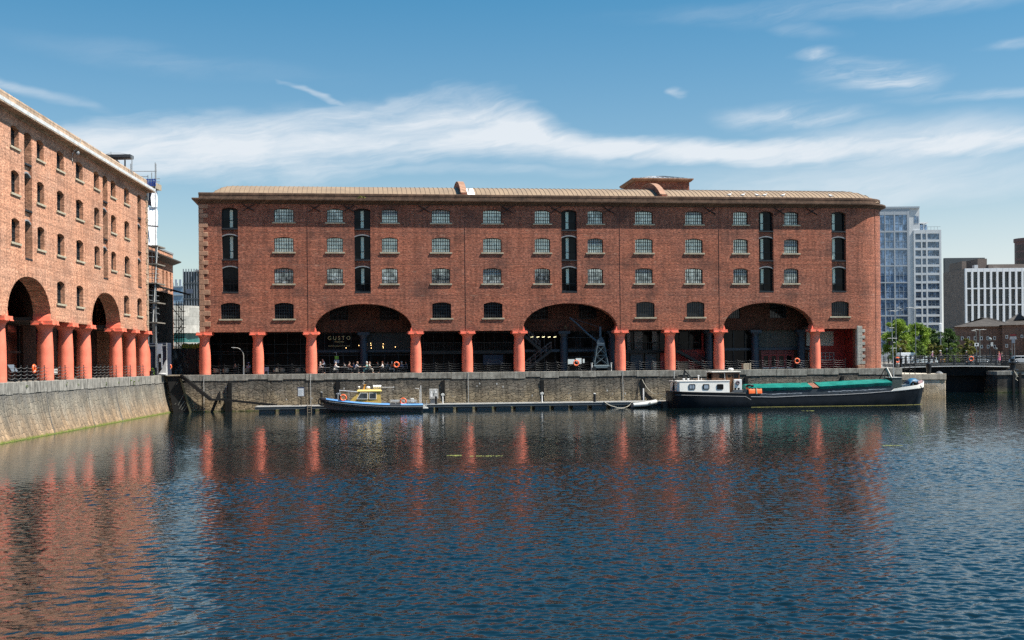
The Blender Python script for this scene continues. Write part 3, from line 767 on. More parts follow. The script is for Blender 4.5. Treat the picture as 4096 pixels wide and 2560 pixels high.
# ------------------------------------------------------------------ shopfronts and stairs under the colonnade (parts of the warehouse)
YS = 5.0
def sx(px, py=1420): return FM.x(px, py, YS)
def sz(px, py): return FM.z(px, py, YS)
def shopfront(x0, x1, z0, z1, nx, rails=(), mat=FRAME, gl=SHOPGL, y=YS, t=.07):
    f = MB()
    for i in range(nx+1):
        xx = x0+(x1-x0)*i/nx; f.box(xx-t/2, xx+t/2, y-.06, y+.1, z0, z1)
    for z in (z0+.1, z1-.08)+tuple(rails):
        f.box(x0+t/2+.002, x1-t/2-.002, y-.05, y+.08, z-t*.6, z+t*.6)
    o = f.build('shopfront', mat, WH)
    MB().box(x0, x1, y+.12, y+.16, z0, z1).build('pane', gl, o)
    return o
RED = M((.36,.04,.035), .6, 0, .12); REDD = M((.2,.03,.03), .5, 0, .15)
PANELW = M((.2,.21,.22), .7, 0, .1); PANELB = M((.07,.085,.1), .7, 0, .15)
WARM = emit((1, .62, .25), 3.2); COOL = emit((1, .9, .5), 1.6); DIM = emit((.8,.85,.8), .3)
shopfront(XL+.3, CXS[1]-.1, 0, 5.0, 4, (2.45, 2.75, 3.7))
shopfront(CXS[1]+.1, CXS[2]+.1, 0, 5.0, 4, (1.0, 2.5, 3.6))
xa, xb = sx(1262), sx(1648)
shopfront(xa, xb, 0, 2.55, 7, (2.2,)); 
MB().box(xa, xb, YS-.32, YS+.1, 2.56, 2.82).build('transom_beam', BLUEI, WH)
shopfront(xa, sx(1440), 2.83, 5.0, 5, (), BLACKI); 
m_ = MB(); xx = sx(1440)
while xx < xb-.25: m_.box(xx+.01, xx+.26, YS-.03+.015*rnd.random(), YS+.08, 2.83, 5.0); xx += .275
m_.build('board_cladding', M((.022,.026,.028), .6, 0, .3), WH)
cxs = sx(1357)
text_part('sign_lettering', 'GUSTO', .63, GOLD, WH, (cxs, YS-.09, FM.z(1357, 1359, YS)), spacing=1.55)
text_part('sign_lettering', 'ITALIAN', .29, GOLD, WH, (cxs, YS-.09, FM.z(1357, 1370.5, YS)), spacing=1.15)
text_part('sign_lettering', 'RESTAURANT & BAR', .235, GOLD, WH, (cxs, YS-.09, FM.z(1357, 1386.5, YS)), spacing=1.25)
for cx_, cy_ in ((1045,460),(1090,485),(1065,522),(1310,412),(1317,455),(1325,518),(1592,425),(1588,478),(1594,512),(1865,495),(757,517)):
    px, py = 1250+cx_/5.63, 1300+cy_/5.63; x, z = FM.at(px, py, 4.6)
    b = MB().ball((x, 4.6, z), .035, .035, .05, 8, 6); o = b.build('lamp_bulb', WARM, WH)
    MB().tube([(x, 4.6, z+.06), (x, 4.6, 4.98)], .01).build('flex', BLACKI, o)
shopfront(CXS[3]-.1, CXS[4]-.05, 0, 5.0, 5, (2.3, 2.65)); shopfront(CXS[4]+.05, CXS[5]-.1, 0, 5.0, 5, (2.3, 2.65))
for a, b in ((3,4),(4,5)):                                      # mezzanine rail
    m_ = MB(); x0, x1 = CXS[a]+.2, CXS[b]-.3; m_.box(x0, x1, 4.5, 4.9, 2.25, 2.62); m_.box(x0, x1, 4.5, 4.56, 3.6, 3.68)
    xx = x0+.1
    while xx < x1: m_.box(xx, xx+.04, 4.51, 4.55, 2.62, 3.6); xx += .2
    m_.build('mezzanine', DARKG, WH)
x, z = FM.at(1972, 1442, 4.8); MB().box(x-1.25, x+1.25, 4.78, 4.86, .9, 2.1).build('sign_board', M((.012,.026,.06), .5), WH)
text_part('sign_lettering', 'GUSTO', .34, M((.16,.17,.18)), WH, (x+.1, 4.77, z-.12), spacing=1.5)
# middle arch: landing, two flights of open stairs, doorway
xa, xb = sx(2092), sx(2470)
shopfront(sx(2270), xb, 2.75, 5.0, 4, (4.2,)); shopfront(sx(2265), xb, 0, 2.4, 4, (1.75,)); shopfront(xa, sx(2262), 0, 5.0, 4, (2.4,))
MB().box(xa, xb, 4.3, 4.95, 2.42, 2.72).build('landing', BLUEI, WH)
def flight(pxs, y, w_, n, name='staircase', mat=DARKG, rail=True, ball=False):
    (x0, z0), (x1, z1) = pxs
    m_ = MB()
    for yy in (y, y+w_): m_.beam((x0, yy, z0), (x1, yy, z1), .06, .3)
    for i in range(n+1):
        t = i/n; cx_, cz_ = x0+(x1-x0)*t, z0+(z1-z0)*t
        m_.box(cx_-.14, cx_+.14, y+.03, y+w_-.03, cz_+.08, cz_+.12)
    o = m_.build(name, mat, WH)
    if rail:
        r = MB()
        for yy in (y, y+w_):
            r.tube([(x0, yy, z0+1.05), (x1, yy, z1+1.05)], .028); 
            if not ball: r.tube([(x0, yy, z0+.62), (x1, yy, z1+.62)], .018)
            k = 22 if ball else 5
            for i in range(k+1):
                t = i/k; r.tube([(x0+(x1-x0)*t, yy, z0+(z1-z0)*t+.1), (x0+(x1-x0)*t, yy, z0+(z1-z0)*t+1.05)], .016 if ball else .024)
        r.build('handrail', M((.12,.125,.13), .5, .3) if not ball else DARKG, o)
ST = M((.022,.025,.027), .5, .3)
flight(((FM.x(2100,1460,3.3), .1), (FM.x(2205,1400,3.3), 2.6)), 3.1, 1.0, 12, mat=ST)
flight(((FM.x(2160,1400,3.3), 2.7), (FM.x(2086,1340,3.3), 4.75)), 3.1, 1.0, 10, mat=ST)
for cx_ in (232, 350, 458, 570, 680):
    x, z = FM.at(2080+cx_/4.88, 1348, 4.7); MB().beam((x-.16, 4.7, z-.03), (x+.16, 4.7, z+.03), .05, .06).build('lamp_tube', COOL, WH)
for a, b, c, d in ((2268,2298,1437,1456),(2303,2326,1433,1455),(2331,2338,1436,1452)):
    x0, z1 = FM.at(a, c, 4.9); x1, z0 = FM.at(b, d, 4.9); MB().box(x0, x1, 4.86, 4.9, z0, z1).build('lit_window', DIM, WH)
text_part('bay_number', '6', .62, M((.26,.2,.09)), WH, (FM.x(2262,1310,4.39), 4.385, FM.z(2262,1314,4.39)))
# mezzanine bay with white infill, balustrade below it
x0, x1 = CXS[6]+.1, CXS[7]-.1
m_ = MB()
for a, b in ((2507,2521),(2537,2570),(2608,2628)): m_.box(FM.x(a,1350,YS), FM.x(b,1350,YS), YS-.02, YS+.05, 2.5, 4.9)
m_.build('panel', PANELW, WH)
m_ = MB()
for a, b in ((2522,2570),(2581,2625)): m_.box(FM.x(a,1440,YS), FM.x(b,1440,YS), YS-.02, YS+.05, .05, 2.15)
m_.build('panel', PANELB, WH)
shopfront(x0, x1, 0, 5.0, 4, (2.3, 2.65), BLACKI, y=YS+.12)
m_ = MB(); m_.box(x0, x1, 4.3, YS-.05, 2.2, 2.55); m_.box(x0, x1, 4.3, 4.38, 3.45, 3.55); xx = x0+.1
while xx < x1: m_.box(xx, xx+.06, 4.32, 4.37, 2.55, 3.45); xx += .25
m_.build('balustrade', BLACKI, WH)
# bay with the long stair and red walls
x0, x1 = CXS[7]-.1, CXS[8]+.1
MB().box(x0, FM.x(2824,1430,YS), YS, YS+.1, 0, 2.55).build('panel', RED, WH)
MB().box(FM.x(2810,1370,YS)-.12, FM.x(2810,1370,YS)+.1, YS-.1, YS+.1, 2.56, 5).build('panel', RED, WH)
shopfront(x0, x1, 2.56, 5.0, 5, (3.5,), y=YS+.2)
MB().box(FM.x(2824,1430,YS), x1, YS+.1, YS+.2, 0, 2.5).build('panel', M((.03,.03,.032)), WH)
flight(((FM.x(2712,1395,3.4), 2.35), (FM.x(2842,1485,3.4), .05)), 3.1, 1.1, 14, mat=ST, ball=True)
MB().box(x0, FM.x(2712,1395,3.4), 3.1, YS, 2.2, 2.45).build('landing', ST, WH)
# right arch: slatted gable with a crest, red doors
xa, xb = sx(2888), sx(3250)
shopfront(xa, sx(3026), 0, 5.0, 3, (2.4,)); 
MB().box(xa, xb, YS-.3, YS-.08, 2.42, 2.72).build('transom_beam', BLUEI, WH)
m_ = MB(); xx = sx(3032)
while xx < sx(3188): m_.box(xx, xx+.085, YS-.04-.02*rnd.random(), YS+.03, 2.73, 4.98); xx += .105
m_.build('slatted_panel', M((.09,.085,.075), .75, 0, .35, 3), WH)
x, z = FM.at(3101, 1353, YS); m_ = MB()
for s in (-1, 1):
    for k in range(6): m_.beam((x+s*.12, YS-.1, z+.1-.06*k), (x+s*(.72-.07*k), YS-.08, z+.32-.13*k), .05, .1)
m_.prism([(x-.26,z+.42),(x+.26,z+.42),(x+.26,z),(x,z-.55),(x-.26,z)], 'y', YS-.14, YS-.06); m_.build('emblem', M((.05,.048,.045), .5), WH)
d0, d1 = sx(3047), sx(3172); m_ = MB()
for i in range(5):
    xx = d0+(d1-d0)*i/4; m_.box(xx-.09, xx+.09, YS-.1, YS+.04, 0, 2.36)
m_.box(d0+.09, d1-.09, YS-.08, YS+.02, 2.22, 2.36); m_.box(d0+.09, d1-.09, YS-.08, YS+.02, 1.82, 1.95); m_.build('door_frame', REDD, WH)
for i in range(4):
    a, b = d0+(d1-d0)*i/4+.095, d0+(d1-d0)*(i+1)/4-.095; f = MB()
    f.box(a, a+.1, YS-.05, YS, .05, 1.81); f.box(b-.1, b, YS-.05, YS, .05, 1.81); f.box(a+.1, b-.1, YS-.05, YS, .05, .32); f.box(a+.1, b-.1, YS-.05, YS, 1.7, 1.81)
    o = f.build('door', RED, WH); MB().box(a+.1, b-.1, YS-.02, YS-.01, .33, 1.69).build('pane', SHOPGL, o)
    MB().box(a+.02, b-.02, YS-.07, YS-.052, .06, .22).build('kick_plate', PALE, o)
shopfront(d0, d1, 1.96, 2.21, 2, (), REDD)
MB().box(sx(3026), d0-.09, YS, YS+.1, 0, 2.4).build('panel', BRICK_IN, WH); MB().box(d1+.09, xb, YS, YS+.1, 0, 5).build('panel', BRICK_IN, WH)
# last bay
x0, x1 = sx(3252), XJ+.45
MB().box(x0, x1, YS, YS+.1, 0, 5).build('panel', RED, WH)
MB().box(sx(3226), sx(3334), YS-.04, YS-.003, FM.z(3300,1383,YS), FM.z(3300,1326,YS)).build('panel', PALE, WH)
shopfront(sx(3234), sx(3334), FM.z(3300,1441,YS), FM.z(3300,1409,YS), 6, (FM.z(3300,1425,YS),), PALE, y=YS-.06, t=.05)

# ------------------------------------------------------------------ people
def skin_mesh(J, E, grow=1.0, sub=1):
    """one continuous surface grown round a jointed skeleton"""
    me = bpy.data.meshes.new('body'); names = list(J); ix = {n: i for i, n in enumerate(names)}
    me.from_pydata([J[n][:3] for n in names], [(ix[a], ix[b]) for a, b in E], [])
    o = bpy.data.objects.new('body', me); COL.objects.link(o)
    o.modifiers.new('skin', 'SKIN'); md = o.modifiers.new('sub', 'SUBSURF'); md.levels = sub; md.render_levels = sub
    sv = me.skin_vertices[0].data
    for i, n in enumerate(names):
        r = J[n][3]*grow; sv[i].radius = (r, r); sv[i].use_root = (i == 0)
    bpy.context.view_layer.update()
    r = bpy.data.meshes.new_from_object(o.evaluated_get(bpy.context.evaluated_depsgraph_get()))
    bpy.data.objects.remove(o); bpy.data.meshes.remove(me)
    r.shade_smooth(); return r
def skeleton(pose, lean=.1, reach=.5):
    """facing +x; pelvis at the origin of the chain"""
    J = {}; sit = pose == 'sit'; hz = .52 if sit else .95
    J['pelvis'] = (0, 0, hz, .14); J['waist'] = (lean*.35, 0, hz+.2, .125); J['chest'] = (lean*.8, 0, hz+.4, .145)
    J['neck'] = (lean*1.15, 0, hz+.57, .055); J['head0'] = (lean*1.3+.02, 0, hz+.68, .085); J['head1'] = (lean*1.35+.02, 0, hz+.8, .088); J['nose'] = (lean*1.35+.115, 0, hz+.715, .018)
    E = [('pelvis','waist'),('waist','chest'),('chest','neck'),('neck','head0'),('head0','head1'),('head0','nose')]
    for s, S in ((1,'l'),(-1,'r')):
        J['ear'+S] = (lean*1.3, s*.09, hz+.72, .018); E.append(('head0','ear'+S))
        J['sh'+S] = (lean*.95, s*.19, hz+.5, .062)
        if sit: el = (lean*.9+.1+.12*reach, s*.25, hz+.25); ha = (lean+.12+.38*reach, s*(.2-.06*reach), hz+.24+.05*reach)
        elif pose == 'walk': el = (lean-.05+s*.12, s*.25, hz+.22); ha = (lean+.12+s*.16, s*.24, hz+.02)
        else: el = (lean-.02, s*.26, hz+.22); ha = (lean+.12+.2*reach, s*.22, hz+.02+.16*reach)
        J['el'+S] = (*el, .045); J['wr'+S] = (ha[0]-(ha[0]-el[0])*.18, ha[1], ha[2]-(ha[2]-el[2])*.18, .03); J['pa'+S] = (*ha, .036)
        E += [('chest','sh'+S),('sh'+S,'el'+S),('el'+S,'wr'+S),('wr'+S,'pa'+S)]
        d = Vector((ha[0]-el[0], 0, ha[2]-el[2])).normalized(); n_ = Vector((-d.z, 0, d.x))
        for k in range(4):
            a = Vector(ha)+d*.045+Vector((0, s*(k-1.5)*.02, 0)); b = a+d*(.04+.012*(k in (1,2)))-n_*.02
            J['f%d%s' % (k, S)] = (*a, .011); J['g%d%s' % (k, S)] = (*b, .009); E += [('pa'+S, 'f%d%s' % (k, S)), ('f%d%s' % (k, S), 'g%d%s' % (k, S))]
        J['th'+S] = (ha[0]+d.x*.02, ha[1]-s*.045, ha[2]+d.z*.02+.01, .012); E.append(('pa'+S,'th'+S))
        if sit: hip=(0, s*.1, hz-.01); kn=(.44, s*.12, hz-.02); an=(.42+.06*s*reach, s*.12, .09)
        elif pose == 'walk': hip=(0, s*.09, hz-.04); kn=(.05-s*.13, s*.09, .5); an=(-.06-s*.24, s*.09, .09 if s < 0 else .13)
        else: hip=(0, s*.1, hz-.04); kn=(.02, s*.1, .5); an=(-.02, s*.1, .09)
        J['hip'+S] = (*hip, .1); J['kn'+S] = (*kn, .065); J['an'+S] = (*an, .042); J['toe'+S] = (an[0]+.17, an[1], an[2]-.04, .036)
        E += [('pelvis','hip'+S),('hip'+S,'kn'+S),('kn'+S,'an'+S),('an'+S,'toe'+S)]
    return J, E
_body = {}
def person(label, pose, shirt, trousers, hair, loc, rz, lean=.1, reach=.5, long=False, hat=None, group=None, size=1.0, dress=False, bare_legs=False):
    key = (pose, lean, reach, long, dress)
    if key not in _body:
        J, E = skeleton(pose, lean, reach)
        body = skin_mesh(J, E)
        top = ['pelvis','waist','chest','shl','shr','ell','elr']+(['wrl','wrr'] if long else [])
        JT = {k: J[k] for k in J if k in top}; ET = [e for e in E if e[0] in JT and e[1] in JT]
        sh = skin_mesh(JT, ET, 1.16)
        leg = ['pelvis','hipl','hipr','knl','knr','anl','anr']; JL = {k: J[k] for k in J if k in leg}; EL = [e for e in E if e[0] in JL and e[1] in JL]
        tr = skin_mesh(JL, EL, 1.17); _body[key] = (body, sh, tr, J)
    body, sh, tr, J = _body[key]
    def ob(name, me, mat, par=None):
        me = me.copy(); me.name = name; me.materials.clear(); me.materials.append(mat)
        o = bpy.data.objects.new(name, me); COL.objects.link(o); o.parent = par; return o
    b = ob('person', body, SKIN); b.location = loc; b.rotation_euler = (0, 0, rz); b.scale = (size,)*3
    tag(b, label, 'person', group)
    ob('shirt', sh, M(shirt, .8, 0, .12, 6), b)
    if not bare_legs: ob('trousers', tr, M(trousers, .8, 0, .12, 6), b)
    else: MB().lathe([(.16, J['pelvis'][2]-.02),(.17, J['pelvis'][2]-.15),(.14, J['pelvis'][2]-.28)], n=14).build('shorts', M(trousers, .8), b, 40)
    h = J['head1']; m_ = MB().ball((h[0]-.02, 0, h[2]+.0), .105, .1, .1, 12, 8)
    if hair == 'long': pass
    hc = hair
    m_.ball((h[0]-.055, 0, h[2]-.06), .085, .095, .11, 10, 7); m_.build('hair', M(hc, .7, 0, .2, 9), b, 60)
    for s in (1, -1):
        pass
    if hat: MB().lathe([(.19, h[2]+.03),(.19, h[2]+.045),(.11, h[2]+.06),(.1, h[2]+.13),(.02, h[2]+.15)], (h[0], 0, 0), 16).build('hat', M(hat, .8), b, 40)
    if dress: MB().lathe([(.17, J['waist'][2]),(.2, J['pelvis'][2]),(.3, .45),(.31, .42)], n=16).build('skirt', M(shirt, .8), b, 40)
    return b
# ------------------------------------------------------------------ things on the main quay
def FW(px, y, z=0.0, py=1490):
    return FM.w(FM.x(px, py, y), y, z)
BR, GR, WHI, DK, GING = (.06,.035,.02), (.38,.37,.35), (.62,.6,.57), (.012,.01,.009), (.16,.05,.025)
G1 = 'diners at the tables under the left arch'
# pixel, y, facing (+1 right, -1 left), shirt, trousers, hair, label
diners = [
 (1344,1.15, 1,(.8,.79,.77),(.45,.42,.38),GR,'seated grey-haired diner in a white shirt facing right at the left dark table',.12,.9,True),
 (1376,1.75,-1,(.2,.21,.22),(.03,.03,.035),DK,'seated diner in a grey top across the left table from the white shirt',.1,.5,True),
 (1398,1.5, 1,(.3,.12,.085),(.05,.06,.07),BR,'seated diner in a rust brown top beside the one in royal blue',.14,.6,True),
 (1413,2.2,-1,(.08,.13,.3),(.03,.035,.05),BR,'seated diner in a royal blue top behind the middle tables',.1,.5,True),
 (1427,1.1, 1,(.74,.73,.76),(.1,.09,.09),(.42,.24,.17),'balding diner in a white shirt reaching right across the middle table',.2,1.0,False),
 (1464,1.1,-1,(.3,.55,.5),(.06,.16,.16),WHI,'white-haired diner in a mint green top and teal trousers facing left',.06,.7,False),
 (1483,1.1, 1,(.62,.57,.52),(.4,.36,.31),GING,'ginger-haired diner in a cream top with sunlit legs stretched right',.02,.3,False),
 (1508,1.9,-1,(.09,.085,.06),(.03,.03,.03),BR,'diner in a dark olive top half hidden in the shade behind the right table',.05,.4,True),
 (1526,1.2,-1,(.78,.76,.73),(.02,.02,.025),GING,'auburn-haired diner with a white shawl collar facing left at the right table',.05,.5,False),
 (1550,2.0, 1,(.22,.3,.35),(.04,.05,.06),DK,'diner in a pale blue top in the shade left of the lifebuoy',.16,.6,True),
 (1568,1.6, 1,(.26,.085,.06),(.45,.43,.42),GR,'diner in a brick red top with pale shorts just left of the lifebuoy',.14,.5,True),
 (1607,1.5,-1,(.12,.16,.26),(.03,.035,.045),GR,'broad diner in a slate blue shirt right of the lifebuoy',.14,.7,True),
 (1622,2.3,-1,(.06,.07,.13),(.02,.02,.03),DK,'diner in a navy top in the shade next to the right column of the arch',.08,.5,True),
 (1283,1.3, 1,(.24,.24,.25),(.12,.12,.12),GR,'seated diner in a grey top beside the left column of the arch',.1,.6,True)]
for px, y, fc, sh, tr, hr, lab, le, rc, lg in diners:
    p = FW(px-(6 if fc > 0 else -6), y)
    person(lab, 'sit', sh, tr, hr, p, FM.ang+(0 if fc > 0 else PI)+rnd.uniform(-.25,.25), le, rc, lg, group=G1)
person('waiter in a pale blue shirt standing and leaning over the left table', 'stand', (.4,.45,.52), (.03,.04,.06), DK, FW(1299, 2.0), FM.ang+PI+.5, .2, .8, True)
person('seated dark-haired guest with bare arms deep in shade behind the street lamp', 'sit', (.03,.03,.03), (.03,.03,.03), DK, FW(942, 2.6), FM.ang-PI/2, .1, .5)
person('seated guest in a lilac hat in the first bay right of the lamp', 'sit', (.36,.33,.5), (.03,.03,.04), DK, FW(994, 2.2), FM.ang+PI/2, .2, .4, True, (.5,.46,.66))
def table_mesh(root, L_=1.2, W_=.75, h=.74, top=BLACKI):
    MB().cbox(-L_/2, L_/2, -W_/2, W_/2, h-.04, h, .008).build('table_top', top, root)
    for sx_ in (-1, 1):
        for sy in (-1, 1): MB().beam((sx_*(L_/2-.08), sy*(W_/2-.08), h-.04), (sx_*(L_/2-.02), sy*(W_/2-.05), 0), .045, .045).build('leg', BLACKI, root)
t0 = None
TT = M((.2,.2,.2), .3)
for px, y, lab in ((1299,1.25,'dark dining table by the left column with the waiter leaning over it'), (1373,1.3,'dark dining table with white plates between the white-shirted and the grey diner'),
                   (1446,1.25,'dark dining table in the middle of the arch between the balding and the white-haired diner'), (1512,1.4,'dark dining table in front of the olive-clad diner'), (1585,1.7,'dark dining table behind the lifebuoy')):
    p = FW(px, y)
    if t0 is None:
        t0 = thing('dining_table', lab, 'table', p, FM.ang, 'restaurant tables under the left arch'); table_mesh(t0, 1.25, .75, .74, TT)
    else: copy_tree(t0, None, p, FM.ang, lab)
pl = MB()
for dx in (-.38, .32): pl.lathe([(.05,0),(.13,.015),(.14,.02),(.02,.012)], (dx, 0, 0), 14)
tag(pl.build('plates', WHITE, None, 40, FW(1373, 1.3, .742)), 'two white dinner plates on the table beside the white-shirted diner', 'plates')
def chair_mesh(root, mat):
    MB().cbox(-.21,.21,-.21,.21,.43,.47,.012).build('seat', mat, root)
    for x_ in (-.19,.19):
        for y_ in (-.19,.19): MB().beam((x_,y_,.43),(x_*1.1-.0,y_*1.1,0),.03,.03).build('leg', mat, root)
    m_ = MB()
    for y_ in (-.19,.19): m_.beam((-.2,y_,.45),(-.3,y_,.92),.03,.03)
    for k in range(4): m_.box(-.3+.022*(3-k),-.275+.022*(3-k),-.19,.19,.88-.1*k,.94-.1*k)
    m_.build('backrest', mat, root)
c0 = None
spots = [(1338,1.15,0,'white-shirted diner'),(1382,1.75,PI,'grey-topped diner'),(1392,1.5,0,'rust-topped diner'),(1419,2.2,PI,'blue-topped diner'),(1421,1.1,0,'balding diner'),(1470,1.1,PI,'mint-topped diner'),
         (1477,1.1,0,'ginger-haired diner'),(1514,1.9,PI,'olive-clad diner'),(1532,1.2,PI,'auburn-haired diner'),(1544,2.0,0,'pale-blue-topped diner'),(1562,1.6,0,'diner in pale shorts'),(1613,1.5,PI,'broad slate-blue diner'),(1277,1.3,0,'diner by the left column')]
for px, y, a, who in spots:
    p = FW(px, y); lab = 'black slatted dining chair under the '+who
    if c0 is None: c0 = thing('dining_chair', lab, 'chair', p, FM.ang+a, 'restaurant dining chairs'); chair_mesh(c0, BLACKI)
    else: copy_tree(c0, None, p, FM.ang+a, lab)
for px, y, lab in ((1325,1.0,'empty black dining chair turned to the left table, in the sun'), (1540,1.0,'empty black dining chair between the auburn-haired diner and the lifebuoy')):
    copy_tree(c0, None, FW(px, y), FM.ang+PI, lab)
def tub_mesh(root, mat, cush):
    m_ = MB(); rs = []
    for i in range(13):
        t = -PI*.72+PI*1.44*i/12; h = .78-.16*abs(i-6)/6
        rs.append([(-.33*math.cos(t)*1.0, .36*math.sin(t), .3), (-.37*math.cos(t), .4*math.sin(t), h), (-.33*math.cos(t), .36*math.sin(t), h+.02), (-.29*math.cos(t), .32*math.sin(t), .3)])
    m_.loft(rs); m_.build('backrest', mat, root, 40)
    MB().lathe([(.32,.26),(.34,.3),(.33,.42),(.28,.44)], n=18).build('seat', cush, root, 40)
    for a in range(4): t = PI/4+a*PI/2; MB().cyl((.24*math.cos(t),.24*math.sin(t),.27),(.27*math.cos(t),.27*math.sin(t),0),.025,.02,8).build('leg', BLACKI, root)
WICK = M((.17,.15,.125), .8, 0, .35, 16, .5); CUSH = M((.12,.12,.12), .9)
a0 = None
for px, y, a, lab in ((865,1.5,.6,'wicker tub chair beside the first column'), (903,1.6,2.4,'wicker tub chair left of the dark-haired guest'), (988,1.3,1.9,'wicker tub chair in front of the lilac-hatted guest'),
                      (1104,1.3,-2.6,'pale wicker tub chair, left of the pair in the second bay'), (1129,1.6,.3,'darker wicker tub chair in the middle of the second bay'), (1192,1.4,2.9,'wicker tub chair near the right end of the second bay'), (1222,1.8,.5,'wicker tub chair tucked against the third column')):
    if a0 is None: a0 = thing('wicker_armchair', lab, 'armchair', FW(px, y), FM.ang+a, 'wicker armchairs in the two left bays'); tub_mesh(a0, WICK, CUSH)
    else: copy_tree(a0, None, FW(px, y), FM.ang+a, lab)
o = MB().cbox(-.28,.28,-.04,.04,.35,.85,.01); o.box(-.25,-.21,-.25,.04,0,.36); o.box(.21,.25,-.25,.04,0,.36)
tag(o.build('folded_chair', M((.2,.27,.36)), None, None, FW(1066, 1.4)), 'pale blue folded chair right of the second column', 'chair')
sb = thing('menu_stand', 'pale grey menu board on a stand with a small green notice above it', 'menu stand', FW(1347, 2.4), FM.ang)
MB().cbox(-.3,.3,-.03,.03,1.25,1.64,.01).build('board', M((.3,.34,.4)), sb); MB().box(-.22,.22,-.03,.03,1.7,2.1).build('notice', M((.13,.32,.03), .5, 0, .4, 8), sb)
m_ = MB().cyl((0,.06,0),(0,.06,2.55),.025); m_.cyl((0,.06,2.55),(-.32,.06,2.55),.02); m_.lathe([(.22,0),(.22,.04),(.04,.06)], (0,.06,0), 14); m_.build('stand', PALE, sb)

# chains between the columns
CHM = M((.04,.042,.044), .45, .3, .3)
def chain_fence(lab, fr, xs, y, posts, group='chain fences along the quay edge', h=1.18, rows=4, cr=.0085, mat=None):
    root = thing('chain_fence', lab, 'chain fence', fr.w(xs[0], y), fr.ang, group)
    pm = None
    for x in posts:
        if pm is None:
            b = MB().cyl((0,0,0),(0,0,h),.035,.03,8); b.ball((0,0,h+.03),.05); b.lathe([(.09,0),(.09,.06),(.05,.09)], n=8); pm = b.build('stanchion', BLACKI, root, 40, (x-xs[0],0,0))
        else: copy_tree(pm, root, (x-xs[0],0,0))
    allx = sorted(set(xs+list(posts)))
    for r in range(rows):
        z = h-.06-r*.27; c = MB()
        for a, b in zip(allx, allx[1:]):
            n = 8; sag = .1+.03*rnd.random()
            c.tube([(a-xs[0]+(b-a)*i/n, 0, z-sag*4*(i/n)*(1-i/n)) for i in range(n+1)], cr, 5)
        c.build('chain', mat or CHM, root)
    return root
def fence_bay(i, j, lab, n=None, part=None):
    a, b = CXS[i]+.66, CXS[j]-.66
    if part: a, b = a+(b-a)*part[0], a+(b-a)*part[1]
    n = n or max(1, round((b-a)/1.55)-1)
    chain_fence(lab, FM, [a, b], .3, [a+(b-a)*(k+1)/(n+1) for k in range(n)])
fence_bay(0,1,'black chain fence in the first bay, in front of the curved street lamp')
fence_bay(1,2,'black chain fence in the second bay, in front of the wicker chairs')
fence_bay(2,3,'black chain fence under the left arch, in front of the diners')
fence_bay(3,4,'black chain fence in the dark bay just right of the left arch')
fence_bay(4,5,'black chain fence in the dark bay just left of the middle arch')
fence_bay(5,6,'black chain fence under the middle arch beside the old crane',5,(0,.7))
fence_bay(6,7,'black chain fence in the bay with the wooden barrel')
fence_bay(7,8,'black chain fence in the bay with the long staircase')
fence_bay(8,9,'black chain fence under the right arch in front of the red doors')
a, b = CXS[9]+.66, FM.x(3382,1480,.3); chain_fence('black chain fence in the last bay, before the red wall', FM, [a, b], .3, [a+(b-a)*.5, b])

LBM = None
def lifebuoy(lab, loc, rz, group, post=True, R_=.36):
    t = thing('lifebuoy', lab, 'lifebuoy', loc, rz, group); zc = 1.0 if post else 0
    MB().torus((0,-.06,zc), (0,1,0), R_-.07, .085, 26, 10).build('ring', ORANGE, t, 60)
    for k in range(4):
        a = PI/4+k*PI/2; c = (math.cos(a)*(R_-.07), -.06, zc+math.sin(a)*(R_-.07))
        MB().torus(c, (-math.sin(a), 0, math.cos(a)), .088, .014, 12, 5).build('band', WHITE, t)
    if post:
        m_ = MB().box(-.03,.03,0,.06,0,1.3); m_.box(-.18,.18,.0,.04,.85,1.1); m_.build('post', BLACKI, t)
    return t
GL = 'lifebuoys on posts along the dock edge'
lifebuoy('orange lifebuoy on a post in front of the diners under the left arch', FW(1586,.2), FM.ang, GL)
lifebuoy('orange lifebuoy with white patches beside the old crane under the middle arch', FW(2305,.2), FM.ang, GL)
lifebuoy('faded orange lifebuoy right of the red doors under the right arch', FW(3188,.2), FM.ang, GL)
p = P(675,1498,142.6); lifebuoy('orange lifebuoy on a post at the dock corner by the black hoarding', (p.x,p.y,0), .2, GL)
p = FL.w(FL.x(136,1528,0), .05); lifebuoy('orange lifebuoy on a post beside the left warehouse columns', p, FL.ang, GL)

# street lamp
lp = thing('street_lamp', 'thin curved grey street lamp standing in the first bay', 'street lamp', FW(975, .2), FM.ang)
hz = FM.z(930, 1391, .2); pts = [(0,0,0),(0,0,1.3),(-.01,0,2.2)]+[(-1.55*(1-math.cos(t))*.6-.01, 0, 2.2+(hz-2.2)*math.sin(t)) for t in [PI/2*i/7 for i in range(1,8)]]
MB().tube(pts, [.06,.06,.05]+[.045]*7, 8).build('pole', M((.35,.34,.3), .5, .3), lp, 40)
e = pts[-1]; MB().loft([[(e[0],-.03,e[2]-.03),(e[0],.03,e[2]-.03),(e[0],.03,e[2]+.03),(e[0],-.03,e[2]+.03)],[(e[0]-.2,-.08,e[2]-.02),(e[0]-.2,.08,e[2]-.02),(e[0]-.2,.08,e[2]+.06),(e[0]-.2,-.08,e[2]+.06)],[(e[0]-.45,-.06,e[2]+.0),(e[0]-.45,.06,e[2]+.0),(e[0]-.45,.06,e[2]+.06),(e[0]-.45,-.06,e[2]+.06)]]).build('lamp_head', PALE, lp)
MB().box(-.07,.07,-.07,.07,.0,.9).build('base', GREY, lp)
o = MB().cyl((0,0,0),(0,0,.42),.14,.12,14); o.lathe([(.13,.42),(.2,.45),(.2,.55),(.15,.6),(.02,.61)], n=14)
